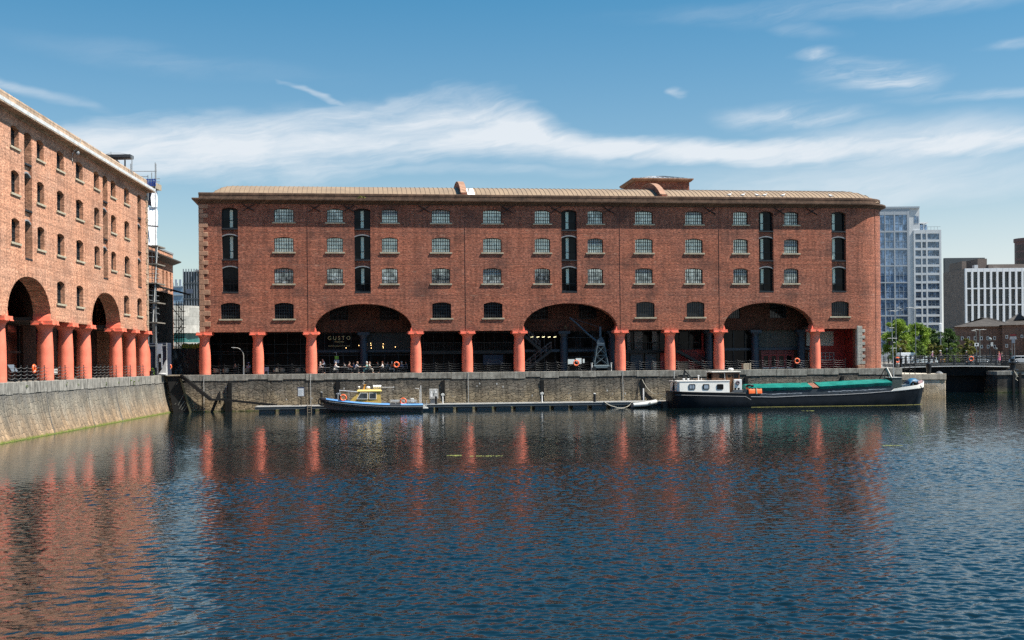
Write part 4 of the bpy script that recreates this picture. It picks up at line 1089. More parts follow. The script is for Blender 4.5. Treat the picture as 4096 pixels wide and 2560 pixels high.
tag(o.build('bollard', BLACKI, None, 40, FW(880,.15)), 'squat black mooring bollard right of the first column', 'bollard')

# old quay crane
CRM = M((.1,.135,.15), .5, .3, .2); CRD = M((.05,.075,.1), .5, .3, .2)
cr_ = thing('dock_crane', 'old grey-blue lattice dock crane on a wheeled base under the middle arch', 'crane', FW(2402, 1.0), FM.ang)
def cz(py): return FM.z(2402, py, 1.0)
b0, b1 = .85, .45; zb, zt = .75, cz(1383)
MB().cbox(-1.0,1.0,-.8,.8,.35,.72,.05).build('base', CRM, cr_)
for sx_ in (-1, 1):
    for sy in (-1, 1): MB().cyl((sx_*.95,sy*.75-.1,.27),(sx_*.95,sy*.75+.1,.27),.27,.27,16).build('wheel', BLACKI, cr_, 40)
m_ = MB()
c4 = [(-1,-1),(1,-1),(1,1),(-1,1)]
for sx_, sy in c4: m_.beam((sx_*b0,sy*.65,zb),(sx_*b1,sy*.4,zt),.09,.09)
for k in range(2):
    t0_, t1_ = k/2, (k+1)/2
    for i in range(4):
        p, q = c4[i], c4[(i+1) % 4]
        f = lambda s, t: (s[0]*(b0+(b1-b0)*t), s[1]*(.65-.25*t), zb+(zt-zb)*t)
        m_.beam(f(p,t0_), f(q,t1_), .06, .06); m_.beam(f(q,t0_), f(p,t1_), .06, .06); m_.beam(f(p,t1_), f(q,t1_), .06, .06)
m_.build('lattice_tower', CRM, cr_)
MB().cbox(-.5,.5,-.45,.45,zt,zt+.32,.03).build('head', CRD, cr_)
m_ = MB().prism([(-.55,zt+.33),(.5,zt+.33),(.3,zt+.85),(.02,zt+1.15),(-.35,zt+.75)], 'y', -.35, .35); m_.build('winch_house', CRD, cr_)
MB().box(-.12,.12,-.12,.12,zt+.9,cz(1307)).build('king_post', CRD, cr_)
xj, zj = FM.at(2278, 1270, 1.0); x0 = FM.x(2402,1490,1.0)
m_ = MB(); m_.tube([(-.4,0,zt+.55),(-1.6,0,zt+1.5),(-2.7,0,zt+2.55),(xj-x0,0,zj)], [.13,.12,.1,.07], 8); m_.build('jib', CRD, cr_, 40)
MB().tube([(0,0,cz(1309)),(xj-x0,0,zj)], .02).build('stay', CRD, cr_)
for s in (-1,1): MB().lathe([(.1,0),(.1,.9),(.15,.92),(.15,1.0)], (s*1.2,-.6,0), 10).build('buffer', PALE, cr_, 40)

def barrel(lab, px, y, h=1.0, group=None):
    m_ = MB().lathe([(.26*h,0),(.31*h,.2*h),(.34*h,.45*h),(.33*h,.65*h),(.27*h,.92*h),(.25*h,.92*h),(.24*h,.88*h)], n=20)
    t = tag(m_.build('barrel', TIMBERW, None, 40, FW(px, y)), lab, 'barrel', group)
    for z_ in (.16,.7): MB().lathe([(.305*h+.02*h,z_*h-.03),(.325*h,z_*h-.03),(.325*h,z_*h+.03),(.3*h,z_*h+.03)], n=20).build('hoop', GREY, t, 40)
barrel('grey wooden barrel beside the column in the balustrade bay', 2617, 2.0, 1.1)
pl_ = thing('planter', 'square timber planter behind the chains under the right arch', 'planter', FW(2985, 1.3), FM.ang)
MB().cbox(-.5,.5,-.4,.4,0,.75,.03).build('box', TIMBERW, pl_); MB().box(-.42,.42,-.32,.32,.75,.78).build('soil', TIMBER, pl_)
bl = thing('wooden_bin', 'square brown timber bin behind the chains beside the long staircase', 'bin', FW(2728, 1.6), FM.ang)
MB().cbox(-.7,.7,-.4,.4,0,.95,.03).build('box', M((.1,.085,.06), .8, 0, .3, 4), bl); MB().cbox(-.74,.74,-.44,.44,.95,1.02,.01).build('lid', TIMBER, bl)
m_ = MB().prism([(-.45,0),(.45,0),(.12,.95),(-.05,1.05),(-.3,.6)], 'y', -.3, .3)
tag(m_.build('old_winch', BLACKI, None, None, FW(2530,.9), ), 'black cast iron winch behind the chains in the balustrade bay', 'winch').rotation_euler = (0,0,FM.ang)

# gulls along the roof edge and the weed that has rooted in the cornice
def gull(lab, px, py, fc):
    x, z = FM.at(px, py, .2)
    t = thing('seagull', lab, 'seagull', FM.w(x, .2, 21.4), FM.ang+(0 if fc > 0 else PI), 'seagulls resting on the roof edge')
    b = MB(); rs = []
    for xx, zz, r in ((-.36,.22,.02),(-.24,.23,.07),(-.08,.25,.13),(.1,.27,.135),(.2,.33,.09),(.23,.42,.062),(.27,.48,.068),(.32,.48,.05),(.345,.475,.02)):
        rs.append([(xx, r*math.cos(2*PI*k/10), zz+r*math.sin(2*PI*k/10)) for k in range(10)])
    b.loft(rs); b.build('body', WHITE, t, 60)
    for s in (-1, 1):
        MB().loft([[(.12,s*.12,.3),(.12,s*.14,.27),(.12,s*.12,.24)],[(-.12,s*.13,.3),(-.12,s*.15,.26),(-.12,s*.12,.22)],[(-.48,s*.03,.25),(-.48,s*.04,.24),(-.48,s*.03,.23)]]).build('wing', GREY, t)
        MB().tube([(.02,s*.05,.16),(.02,s*.05,0),(.08,s*.05,0)], .012, 5).build('leg', M((.6,.3,.2)), t)
    MB().loft([[(.34,-.015,.465),(.34,.015,.465),(.34,0,.49)],[(.43,-.004,.455),(.43,.004,.455),(.43,0,.465)]]).build('beak', M((.7,.45,.05)), t)
for px, py, fc, lab in ((2917,781,1,'white gull, first one right of the second roof wall'),(2971,781,1,'white gull standing on the roof edge right of the first'),(3028,785,-1,'white gull low on the edge, left one of the close pair'),
                        (3058,781,1,'white gull with raised head, right one of the close pair'),(3131,783,1,'large white gull alone between the pair and the far end'),(3322,786,-1,'white gull nearest the rounded end of the roof')):
    gull(lab, px, py, fc)
def leaf_clump(cs, n, size, rng_, flat=.6):
    m_ = MB(); vs = []; fs = []
    for cx_, cy_, cz_, r in cs:
        for _ in range(n):
            while True:
                p = Vector((rng_.uniform(-1,1), rng_.uniform(-1,1), rng_.uniform(-1,1)))
                if p.length <= 1: break
            p = p*(.55+.45*rng_.random()) if p.length > .3 else p
            c = Vector((cx_, cy_, cz_))+Vector((p.x*r, p.y*r, p.z*r*flat+.0))
            u = Vector((rng_.gauss(0,1), rng_.gauss(0,1), rng_.gauss(0,.6))).normalized(); v_ = u.cross(Vector((rng_.gauss(0,1), rng_.gauss(0,1), rng_.gauss(0,1)))).normalized()
            s = size*rng_.uniform(.6,1.3); i = len(vs)
            vs += [c-u*s*.5, c+v_*s*.26, c+u*s*.55, c-v_*s*.26]; fs.append((i,i+1,i+2,i+3))
    return m_.add(vs, fs)
def foliage(name, a, b):
    g = N(name); o = g.obj(); n1 = g.noise(o, .55, 4, .6); n2 = g.noise(o, 4.5, 3, .6)
    c = g.mix(g.rng(g.math('ADD', g.math('MULTIPLY', n1, .6), g.math('MULTIPLY', n2, .4)), .36, .64), a, b)
    g.b.inputs['Transmission Weight'].default_value = 0
    g.out(c, .6, 0, .3)
    tr = g.n('ShaderNodeBsdfTranslucent'); g.link(c, tr.inputs[0]); mx = g.n('ShaderNodeMixShader'); mx.inputs[0].default_value = .3
    g.link(g.b.outputs[0], mx.inputs[1]); g.link(tr.outputs[0], mx.inputs[2])
    out = [n for n in g.t.nodes if n.type == 'OUTPUT_MATERIAL'][0]; g.link(mx.outputs[0], out.inputs[0])
    return g.m
LEAFB = foliage('bright_leaf', (.1,.17,.02), (.3,.42,.055)); LEAFD = foliage('dark_leaf', (.03,.065,.018), (.09,.155,.035)); LEAFO = foliage('olive_leaf', (.09,.1,.02), (.24,.225,.055)); LEAFM = foliage('mid_leaf', (.06,.11,.02), (.17,.25,.045))
x, z = FM.at(1445, 792, -.5)
wd = leaf_clump([(0,0,.25,.35),(.3,0,.15,.25),(-.3,.05,.12,.22)], 40, .16, random.Random(3))
tag(wd.build('weed', LEAFO, None, None, FM.w(x, -.45, 20.72)), 'small green weed rooted on top of the cornice near the second hoist', 'plant')
# ------------------------------------------------------------------ dock walls
def coping(root, x0, x1, y0, y1, mat, hlo, hhi, top=.012, wlo=1.2, whi=2.9, r=rnd):
    m_ = MB(); x = x0
    while x < x1-.3:
        w_ = min(r.uniform(wlo, whi), x1-x); h = r.uniform(hlo, hhi); f = r.uniform(0, .035)
        m_.cbox(x+.012, x+w_-.012, y0-.05-f, y1, top-h, top-r.uniform(0,.008), .02); x += w_
    return m_.build('coping', mat, root)
DW = thing('dock_wall', 'dark grey rubble dock wall below the long warehouse', 'dock wall', FM.o, FM.ang)
m_ = MB(); a, b = mx_corner-1.5, xe_main
prof_ = [(-.26,-.05),(-.3,-1.2),(-.42,-3.2),(-.55,-6.5)]
n = 40
m_.loft([[(a+(b-a)*i/n, y, z) for y, z in prof_] for i in range(n+1)], False)
m_.add([(b,-.26,-.05),(b,-.55,-6.5),(b,18,-6.5),(b,18,-.05)], [(0,1,2,3)])
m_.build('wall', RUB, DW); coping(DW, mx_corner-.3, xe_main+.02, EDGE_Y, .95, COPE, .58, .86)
MB().box(xe_main-.6, xe_main+.04, .97, 18, -.85, .012).build('coping', COPE, DW)
for px, y0, y1, w_ in ((920,1531,1650,.42),(1352,1527,1610,.5),(1772,1523,1602,.42),(2169,1520,1603,.42),(2572,1514,1603,.5),(2985,1508,1560,.4),(3370,1504,1560,.36)):
    x, z1 = FM.at(px, y0, -.4); z0 = FM.z(px, y1, -.4)
    f = MB().box(x-w_/2, x+w_/2, -.62 if px == 920 else -.45, -.2, max(z0,-6), z1)
    if px == 920: f.box(x-w_/2-.36, x-w_/2-.05, -.66, -.3, -6, z1-2.15)
    f.build('fender', M((.004,.004,.004), .9, 0, .2), DW)  # near-black boxes stand in for the shade of slots in the wall
for px in (815, 1242, 1873, 2492):
    x = FM.x(px, 1560, -.5); MB().tube([(x,-.36,-.02),(x-.01,-.39,-.9),(x+.015,-.46,-2.2),(x,-.55,-4.4)], .03).build('drain_pipe', PALE, DW)
r2 = random.Random(5)
m_ = MB()
for k in range(34):                                            # lime runs and paint splashes that mark the wall
    x = a+4+(b-a-8)*r2.random(); z = -r2.uniform(1.1,3.4); s = r2.uniform(.05,.13)
    y = -.3-.06*(-z-1.2)-.004
    pts = [(x+s*r2.uniform(.5,1)*math.cos(t)*.8, z+s*r2.uniform(.6,1.6)*math.sin(t)) for t in [2*PI*i/7 for i in range(7)]]
    m_.prism(pts, 'y', y-.006, y+.12)
m_.build('lime_spot', M((.5,.49,.46), .9), DW)

DL = thing('dock_wall', 'pale sunlit stone dock wall on the left with a green line of weed', 'dock wall', FL.o, FL.ang)
m_ = MB(); a, b = -34, lx_corner+1.2
prof_ = [(LEDGE+.03,-.05),(LEDGE-.02,-1.0),(LEDGE-.2,-2.4),(LEDGE-.48,-3.6),(LEDGE-.75,-4.4),(LEDGE-1.1,-6.5)]
n = 60
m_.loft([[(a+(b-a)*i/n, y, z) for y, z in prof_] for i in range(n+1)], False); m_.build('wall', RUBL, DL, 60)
coping(DL, -33.5, lx_corner-.02, LEDGE, .6, COPEL, .84, .92, wlo=.9, whi=1.7)
m_ = MB(); nn = 200
m_.loft([[(a+(b-a)*i/nn, LEDGE-.715-.02*r2.random()-q0, WATER+.01+.6*q1*(1+r2.uniform(-.6,.6))) for q0, q1 in ((0,.06),(.04,.05),(.08,0))] for i in range(nn+1)], False)
m_.build('weed_line', M((.1,.13,.02), .8, 0, .4, 3), DL)
for px in (10.5,):
    pass
for x, w_ in ((-3.1,.16),(18.3,.22),(8.6,.1)):
    m_ = MB(); m_.loft([[(x-w_/2,y-.02,z),(x+w_/2,y-.02,z),(x+w_/2,y+.1,z),(x-w_/2,y+.1,z)] for y, z in prof_[1:]]); m_.build('joint', M((.1,.095,.085), .9), DL)
r3 = random.Random(8)
cs = [(r3.choice((2.2,5.5,13.5,14.6,19.2,20.0,24,25.2,27.3,27.9,-8)), LEDGE-.08, -r3.uniform(.3,.75), .16) for _ in range(16)]
leaf_clump(cs, 14, .13, r3, 1.0).build('weed', LEAFM, DL)

# corner timbers and gangway
ct = thing('timber_fender', 'black timber fender wall with slanting braces in the dock corner', 'timber fender', FM.o, FM.ang)
yc = -1.25
poly = [FM.at(*p, yc) for p in ((668,1506),(722,1506),(762,1652),(694,1652))]
MB().prism(poly, 'y', yc, yc+.4).build('boards', M((.014,.013,.012), .85, 0, .3, 3, .3), ct)
m_ = MB(); p, q = FM.at(722,1512,yc), FM.at(763,1650,yc); m_.beam((p[0],yc-.1,p[1]), (q[0],yc-.1,q[1]), .16, .22); m_.build('raking_post', M((.12,.11,.06), .9, 0, .35, 3), ct)
m_ = MB()
for (x0,y0),(x1,y1) in (((712,1528),(704,1540)),((716,1636),(738,1604)),((726,1640),(744,1611)),((736,1642),(750,1622)),((712,1622),(738,1572)),((699,1619),(704,1612))):
    p, q = FM.at(x0,y0,yc), FM.at(x1,y1,yc); m_.beam((p[0],yc-.02,p[1]), (q[0],yc-.02,q[1]), .04, .05)
m_.build('batten', M((.2,.2,.17), .8), ct)
x0, x1 = FM.x(662,1505,yc), FM.x(722,1505,yc); MB().box(x0, x1, yc-.15, .1, -.08, .06).build('platform', TIMBERW, ct)
gw = thing('gangway', 'black timber gangway stepping down from the quay to the floating pontoon', 'gangway', FM.o, FM.ang)
pa, pb, pc = FM.at(722,1503,-1.6), FM.at(842,1599,-1.9), FM.at(1108,1622,-2.6)
m_ = MB()
for dy in (0, 1.0):
    m_.beam((pa[0],-1.6+dy,pa[1]), (pb[0],-1.9+dy,pb[1]), .1, .34)
m_.build('stair_string', TIMBER, gw)
m_ = MB()
for i in range(17):
    t = (i+.5)/17; m_.box(pa[0]+(pb[0]-pa[0])*t-.13, pa[0]+(pb[0]-pa[0])*t+.13, -1.75, -.75, pa[1]+(pb[1]-pa[1])*t+.16, pa[1]+(pb[1]-pa[1])*t+.2)
m_.build('tread', TIMBER, gw)
m_ = MB(); m_.beam((pb[0],-1.9,pb[1]), (pb[0]+1.3,-1.95,pb[1]+.02), .12, .26); m_.beam((pb[0]+1.3,-1.95,pb[1]+.02), (pc[0],-2.6,pc[1]), .12, .26)
m_.loft([[(pb[0],-1.9,pb[1]+.1),(pb[0],-.8,pb[1]+.1),(pb[0],-.8,pb[1]+.15),(pb[0],-1.9,pb[1]+.15)],[(pc[0],-2.6,pc[1]+.1),(pc[0],-1.5,pc[1]+.1),(pc[0],-1.5,pc[1]+.15),(pc[0],-2.6,pc[1]+.15)]]); m_.build('walkway', TIMBER, gw)
m_ = MB(); p, q = FM.at(878,1590,-1.4), FM.at(846,1652,-1.4); m_.beam((p[0],-1.5,p[1]+.5), (q[0],-1.5,q[1]), .3, .3); m_.beam((p[0],-1.3,p[1]+.7), (p[0]+.02,-1.3,p[1]-.6), .2, .2); m_.build('brace', TIMBER, gw)
m_ = MB()
for px in (1052, 1062, 1078, 1106): x, z = FM.at(px, 1600, -2.0); m_.tube([(x+.1,-1.6,z+.9),(x,-2.2,z-.75)], .02)
p, q = FM.at(880,1578,-1.8), FM.at(1110,1606,-2.5); m_.tube([(p[0],-1.8,p[1]),(q[0],-2.5,q[1])], .02); m_.build('handrail', TIMBER, gw)

# ------------------------------------------------------------------ pontoon and what stands on it
PY0, PY1 = -6.2, -3.5
pz = FM.z(2100, 1613, PY0)
po = thing('pontoon', 'long grey floating pontoon with dark floats below the warehouse', 'pontoon', FM.o, FM.ang)
xa, xb = FM.x(1020,1625,PY0), FM.x(2700,1605,PY0)
m_ = MB(); x = xa
while x < xb: m_.box(x+.01, min(x+.22,xb), PY0+.05, PY1-.05, pz-.05, pz+rnd.uniform(-.004,.006)); x += .23
m_.build('deck', PLANK, po)
MB().box(xa, xb, PY0-.06, PY0+.05, pz-.32, pz+.02).build('fascia', M((.06,.075,.085), .6), po)
m_ = MB(); m_.box(xa, xb, PY0-.1, PY0-.061, pz-.04, pz+.04); m_.box(xa, xb, PY1-.05, PY1+.03, pz-.2, pz+.05); m_.build('rubbing_strip', PALE, po)
FLM = M((.075,.09,.1), .6, 0, .2, 1.5); fm = None; x = xa+.4
while x < xb-2:
    w_ = 1.75
    if fm is None: fm = MB().cbox(-w_/2,w_/2,PY0+.12,PY1-.1,WATER-.3,pz-.33,.04).build('float', FLM, po, None, (x+w_/2,0,0))
    else: copy_tree(fm, po, (x+w_/2,0,0))
    x += 2.25
def pile(lab, px, ytop, y, r=.13, cap=False, group='black mooring piles by the pontoon'):
    x, zt = FM.at(px, ytop, y)
    o = MB().cyl((0,0,-6-zt),(0,0,0),r,r,12).build('mooring_pile', RUBBER, None, 40, FM.w(x,y,zt)); tag(o, lab, 'pile', group)
    MB().lathe([(r+.01,0),(r+.012,.06),(r*.6,.1),(.02,.11)], n=12).build('cap', PALE if cap else GREY, o)
pile('black mooring pile in front of the electrical cabinet', 1744, 1586, PY0+.3)
pile('black mooring pile with a white cap halfway along the pontoon', 2378, 1576, PY0+.3, .15, True)
pile('black mooring pile at the bow of the yellow boat', 1286, 1570, PY1+.2)
for px, lab in ((1771,'white service pillar beside the electrical cabinet'),(2168,'white service pillar alone near the middle of the pontoon')):
    t = thing('service_pillar', lab, 'service pillar', FM.w(FM.x(px,1600,PY1-.4),PY1-.4,pz), FM.ang, 'white service pillars on the pontoon')
    MB().cyl((0,0,0),(0,0,1.22),.075,.075,10).build('post', WHITE, t, 40); MB().cbox(-.2,.2,-.09,.09,.95,1.16,.015).build('tap_box', PALE, t)
t = thing('electrical_cabinet', 'pale grey electrical cabinet with white notices on the pontoon', 'cabinet', FM.w(FM.x(1735,1600,PY1-.5),PY1-.5,pz), FM.ang)
MB().cbox(-.52,.52,-.2,.2,.62,1.75,.02).build('box', M((.42,.41,.38), .5), t); MB().box(-.4,.4,-.08,.08,0,.62).build('stand', GREY, t)
m_ = MB()
for x0,z0,x1,z1 in ((-.4,.82,-.12,1.2),(-.36,1.22,-.2,1.5),(.15,1.25,.34,1.52),(.06,1.55,.24,1.68)): m_.box(x0,x1,-.214,-.203,z0,z1)
m_.build('notice', WHITE, t); MB().box(-.06,.06,-.24,-.203,1.05,1.3).build('handle', GREY, t)
t = thing('information_board', 'white information board in a dark frame on a post near the left pontoon end', 'sign board', FM.w(FM.x(1204,1600,PY1-.3),PY1-.3,pz), FM.ang)
MB().cyl((0,.05,0),(0,.05,1.5),.05,.05,8).build('post', BLACKI, t); MB().cbox(-.38,.38,-.03,.03,1.05,2.12,.01).build('frame', M((.03,.045,.09), .4), t); MB().box(-.32,.32,-.04,-.031,1.1,1.98).build('panel', M((.55,.58,.6), .4, 0, .1), t)
m_ = MB()
for k in range(7): m_.box(-.26,.2-.05*(k%3),-.046,-.041,1.2+.09*k,1.22+.09*k)
m_.build('map', M((.35,.38,.42)), t)
t = thing('ladder', 'pale wooden ladder hanging from the pontoon into the water left of the yellow boat', 'ladder', FM.w(FM.x(1238,1630,PY0-.15),PY0-.15,0), FM.ang)
m_ = MB()
for s in (-1,1): m_.beam((s*.22,0,WATER-.5),(s*.22,0,pz+.55),.055,.05)
m_.build('rail', TIMBERW, t); m_ = MB(); z = WATER-.3
while z < pz+.3: m_.box(-.2,.2,-.02,.02,z,z+.04); z += .28
m_.build('rung', TIMBERW, t)
# lifting bridge of black struts over the mooring recess
t = thing('mooring_tripod', 'black strutted mooring frame with a white pole near the barge stern', 'mooring frame', FM.o, FM.ang)
yq = PY1+.9; px0 = FM.x(2572,1560,yq); zt = FM.z(2572,1555,yq); m_ = MB()
for k in range(5): m_.beam((px0+.06*k,yq,zt-.1*k),(FM.x(2590+7*k,1600,yq),yq-.3,pz-.05),.09,.12)
m_.beam((px0-.5,yq+.3,zt+1.1),(px0-.75,yq,pz),.1,.1); m_.build('strut', TIMBER, t)
MB().cyl((px0,yq-.15,pz-.1),(px0,yq-.15,zt+.05),.09,.09,10).build('pole', WHITE, t, 40)
def rope(lab, pts, r=.03, group='mooring ropes'):
    m_ = MB(); out = []
    for (p, q, s) in pts:
        p, q = Vector(p), Vector(q)
        for i in range(10):
            t_ = i/9; v = p.lerp(q, t_); v.z -= s*4*t_*(1-t_); out.append(v)
    m_.tube(out, r, 6); return tag(m_.build('rope', ROPE), lab, 'rope', group)
def L3(px, py, y): x, z = FM.at(px, py, y); return FM.w(x, y, z)
rope('slack pale rope from the wall recess to the stern of the black barge', [(L3(2568,1517,-.5), L3(2640,1573,-3), .7), (L3(2640,1573,-3), L3(2668,1572,-7), .1)])
rope('pale rope slung along the pontoon edge left of the grey dinghy', [(L3(2415,1605,PY0-.1), L3(2455,1626,PY0-.3), .1), (L3(2455,1626,PY0-.3), L3(2506,1628,PY0-.4), .15), (L3(2506,1628,PY0-.4), L3(2530,1606,PY0-.1), .1)], .045)
rope('rope from the barge stern running down over the grey dinghy', [(L3(2668,1575,-7.6), L3(2626,1605,-7.2), .12)])

# ------------------------------------------------------------------ boats
class BoatPx:
    """photo pixels on the boat's near side -> the boat's own x and height over the water"""
    def __init__(s, px0, y): s.y = y; s.x0 = FM.x(px0, 1620, y)
    def __call__(s, px, py): x, z = FM.at(px, py, s.y); return x-s.x0, z-WATER
def rib():
    B = BoatPx(1484, -9.3)
    root = thing('rib_boat', 'blue and black inflatable-sided workboat with a yellow cabin, moored at the pontoon', 'boat', FM.w(B.x0, -8.1, WATER), FM.ang)
    xb, xs = B(1279,1600)[0], B(1692,1630)[0]                   # bow is at the left
    st = [(-1,.0),(0,.0)]
    def sheer(t):                                               # t 0 at bow, 1 at stern: height of the tube's middle
        return .62+.78*(1-t)**2.3
    def half(t): return 1.12*min(1, (t/.34))**.55 if t < .34 else 1.12
    rows = []; ts = [0,.02,.05,.1,.16,.24,.34,.5,.7,.85,1]
    for t in ts:
        x = xb+.35+(xs-xb-.35)*t; h = half(t) if t > 0 else .03; s = sheer(t)
        keel = -.45+ (1.25*(1-t/.2)**1.6 if t < .2 else 0)
        ch = max(keel+.03, .0+.45*(1-t)**2)
        rows.append([(x,-h,s),(x,-h*.9,max(ch,keel+.02)),(x,0,keel),(x,h*.9,max(ch,keel+.02)),(x,h,s)])
    m_ = MB().loft(rows, True, True); m_.build('hull', M((.075,.08,.085), .35, 0, .15), root, 35)
    TUBE = M((.018,.022,.028), .45, 0, .12)
    path = []; up = [.02,.06,.12,.2,.3,.42,.56,.7,.85,1]
    side = lambda sg: [(xb+.35+(xs-xb-.35)*t, sg*(half(t)+.05), sheer(t)) for t in up]
    pts = side(-1)[::-1] + [(xb+.28,0,sheer(0)+.02)] + side(1)
    m_ = MB().tube(pts, .29, 16); m_.build('tube', TUBE, root, 50)
    bl = MB(); 
    for s_ in (-1, 1):
        sp = side(s_); sub = []
        for i in range(len(sp)-1):
            for k in range(4): sub.append(Vector(sp[i]).lerp(Vector(sp[i+1]), k/4))
        sub.append(Vector(sp[-1]))
        for lo_, hi_ in ((1,27),(30,len(sub)-1)):
            rs = []
            for p in sub[lo_:hi_+1]:
                rs.append([(p.x, p.y+s_*r_*math.cos(a), p.z+r_*math.sin(a)) for r_, a in [(.305, rad(q)) for q in (28,40,52,64,76)]+[(.27, rad(q)) for q in (76,52,28)]])
            bl.loft(rs)
    bl.build('blue_stripe', M((.1,.27,.55), .45, 0, .1), root, 50)
    rs = MB()
    for s_ in (-1,1):
        for dz in (-.05,-.2): rs.tube([(p[0], p[1]+s_*(.285 if dz > -.1 else .21), p[2]+dz) for p in side(s_)], .03)
    rs.build('rubbing_strake', GREY, root)
    bx, bz = B(1284,1608)
    MB().torus((bx+.1,0,bz), (0,1,.0), .42, .07, 24, 8).build('bow_fender', RUBBER, root, 50)
    dk = MB(); dk.loft([[(xb+.35+(xs-xb-.35)*t,-half(t)*.9,sheer(t)+.05),(xb+.35+(xs-xb-.35)*t,half(t)*.9,sheer(t)+.05)] for t in ts[1:]], False); dk.build('deck', GREY, root)
    # cabin
    def q(cx, cy): return B(1260+cx/4.84, 1520+cy/4.84)
    YEL = M((.64,.44,.12), .4, 0, .06, 1)
    foot = [q(668,415), q(825,240), q(1262,240), q(1282,460), q(690,460)]
    hw = .92
    cab = MB()
    lo = [q(668,425), q(1284,462)]; hi = [q(828,243), q(1262,243)]
    zb = min(lo[0][1], lo[1][1])-.3
    ring = lambda x0, x1, w0, z: [(x0,-w0*.8,z),(x1,-w0,z),(x1,w0,z),(x0,w0*.8,z)]
    cab.loft([ring(lo[0][0], lo[1][0], hw, zb), ring(lo[0][0], lo[1][0], hw, lo[0][1]), ring(hi[0][0], hi[1][0], hw*.9, hi[0][1])]); cb = cab.build('cabin', YEL, root, 30)
    r0, r1 = q(812,243), q(1295,185)
    MB().loft([ring(r0[0],r1[0]-.02,hw*1.0,r0[1]+.003), ring(r0[0]-.02,r1[0]+.04,hw*1.03,r0[1]+.12), ring(r0[0]+.12,r1[0]-.1,hw*.86,r1[1])]).build('roof', M((.68,.5,.16), .4, 0, .06), root, 30)
    z0 = lo[0][1]
    def wall_y(z, f): return -(hw+(hw*.9-hw)*max(0,(z-z0))/(hi[0][1]-z0))*f
    GLB = glass('boat_glass', (.05,.06,.065), .05, .3)
    for pts in ([(805,372),(878,250),(1022,250),(1022,372)], [(1047,372),(1047,250),(1190,250),(1190,372)]):
        pp = [q(*p) for p in pts]; f_ = lambda p, d: (p[0], wall_y(p[1], .93+.07*(p[0]-lo[0][0])/(lo[1][0]-lo[0][0]))-d, p[1])
        c_ = (sum(p[0] for p in pp)/4, sum(p[1] for p in pp)/4)
        inn = [(p[0]+(c_[0]-p[0])*.1, p[1]+(c_[1]-p[1])*.12) for p in pp]
        for sg in (1, -1):
            F = lambda p, d: (f_(p, d)[0], sg*f_(p, d)[1], f_(p, d)[2])
            fr = MB(); n = 4
            vs = [F(p,.02) for p in pp]+[F(p,.02) for p in inn]+[F(p,-.06) for p in pp]+[F(p,-.06) for p in inn]
            fr.add(vs, [(i,(i+1)%4,(i+1)%4+4,i+4) for i in range(4)]+[(i,(i+1)%4,(i+1)%4+8,i+8) for i in range(4)]+[(i+4,(i+1)%4+4,(i+1)%4+12,i+12) for i in range(4)])
            o = fr.build('window', WHITE, root)
            MB().add([F(p,.004) for p in inn], [(0,1,2,3)]).build('pane', GLB, o)
    pp = [q(690,412),q(826,256)]; ws = MB()
    ws.add([(pp[0][0]-.03,-hw*.66,pp[0][1]),(pp[0][0]-.03,hw*.66,pp[0][1]),(pp[1][0]-.035,hw*.62,pp[1][1]),(pp[1][0]-.035,-hw*.62,pp[1][1])],[(0,1,2,3)]); ws.build('windscreen', GLB, root)
    pc = [q(745,396), q(1250,396)]
    text_part('side_lettering', 'COMMERCIAL BOAT SERVICES 01244 344267', .165, M((.05,.035,.01)), root, ((pc[0][0]+pc[1][0])/2, -hw*1.0-.02, pc[0][1]-.06), rot=(PI/2,0,rad(-2.2)), sx=.93*(pc[1][0]-pc[0][0])/3.35)
    WT = WHITE
    rl = MB(); a, b, c, d = q(470,205), q(830,235), q(497,385), q(655,400)
    for s in (-.75, .75):
        rl.tube([(a[0],s,a[1]),(b[0],s*1.05,b[1])], .03); rl.tube([(a[0]+.02,s,a[1]),(c[0],s*1.05,c[1])], .03); rl.tube([(d[0],s,q(655,222)[1]),(d[0],s*1.1,d[1]-.05)], .025)
    rl.tube([(a[0],-.75,a[1]),(a[0],.75,a[1])], .03); rl.build('grab_rail', STEEL, root)
    x, z = q(440,300); m_ = MB().cyl((x,0,q(440,380)[1]-.1),(x,0,q(440,245)[1]),.06,.06,10); m_.cyl((x-.2,0,z+.15),(x+.2,0,z+.15),.05,.05,8); m_.build('samson_post', STEEL, root)
    x, z = q(1030,150); MB().lathe([(.2,-.12),(.24,-.08),(.23,.06),(.15,.12),(.03,.14)], (x,.1,z), 18).build('radar_dome', WHITE, root, 50)
    x0, z0_ = q(1130,170); x1, z1_ = q(1285,102); m_ = MB().cyl((x0,-.1,(z0_+z1_)/2),(x1,-.1,(z0_+z1_)/2),.19,.19,16); lr = m_.build('liferaft_canister', WHITE, root, 50)
    st_ = MB()
    for k in (.25,.5,.75): st_.torus((x0+(x1-x0)*k,-.1,(z0_+z1_)/2), (1,0,0), .195, .012, 18, 4)
    st_.build('strap', GREY, lr)
    x, zt = q(955,92); zb2 = q(955,185)[1]; m_ = MB().beam((x-.05,0,zb2),(x+.08,0,zt),.1,.14); m_.box(x-.08,x+.22,-.08,.08,zt-.05,zt+.02); m_.build('mast', M((.6,.28,.02), .5), root)
    m_ = MB(); x, z = q(948,45); m_.tube([(x,0,zt),(x-.03,0,zt+.2),(x+.08,0,zt+.3),(x-.02,0,zt+.42)], .02); x, z = q(1530,145); x2, z2 = q(1295,143); m_.tube([(x2,-.3,z2),(x,-.3,z)], .025); m_.build('aerial', WHITE, root)
    x, z = q(855,140); m_ = MB().cyl((x-.08,-.35,z),(x+.1,-.35,z),.1,.06,12); m_.cyl((x,-.35,z-.2),(x,-.35,z),.03,.03,6); m_.build('searchlight', WHITE, root, 40)
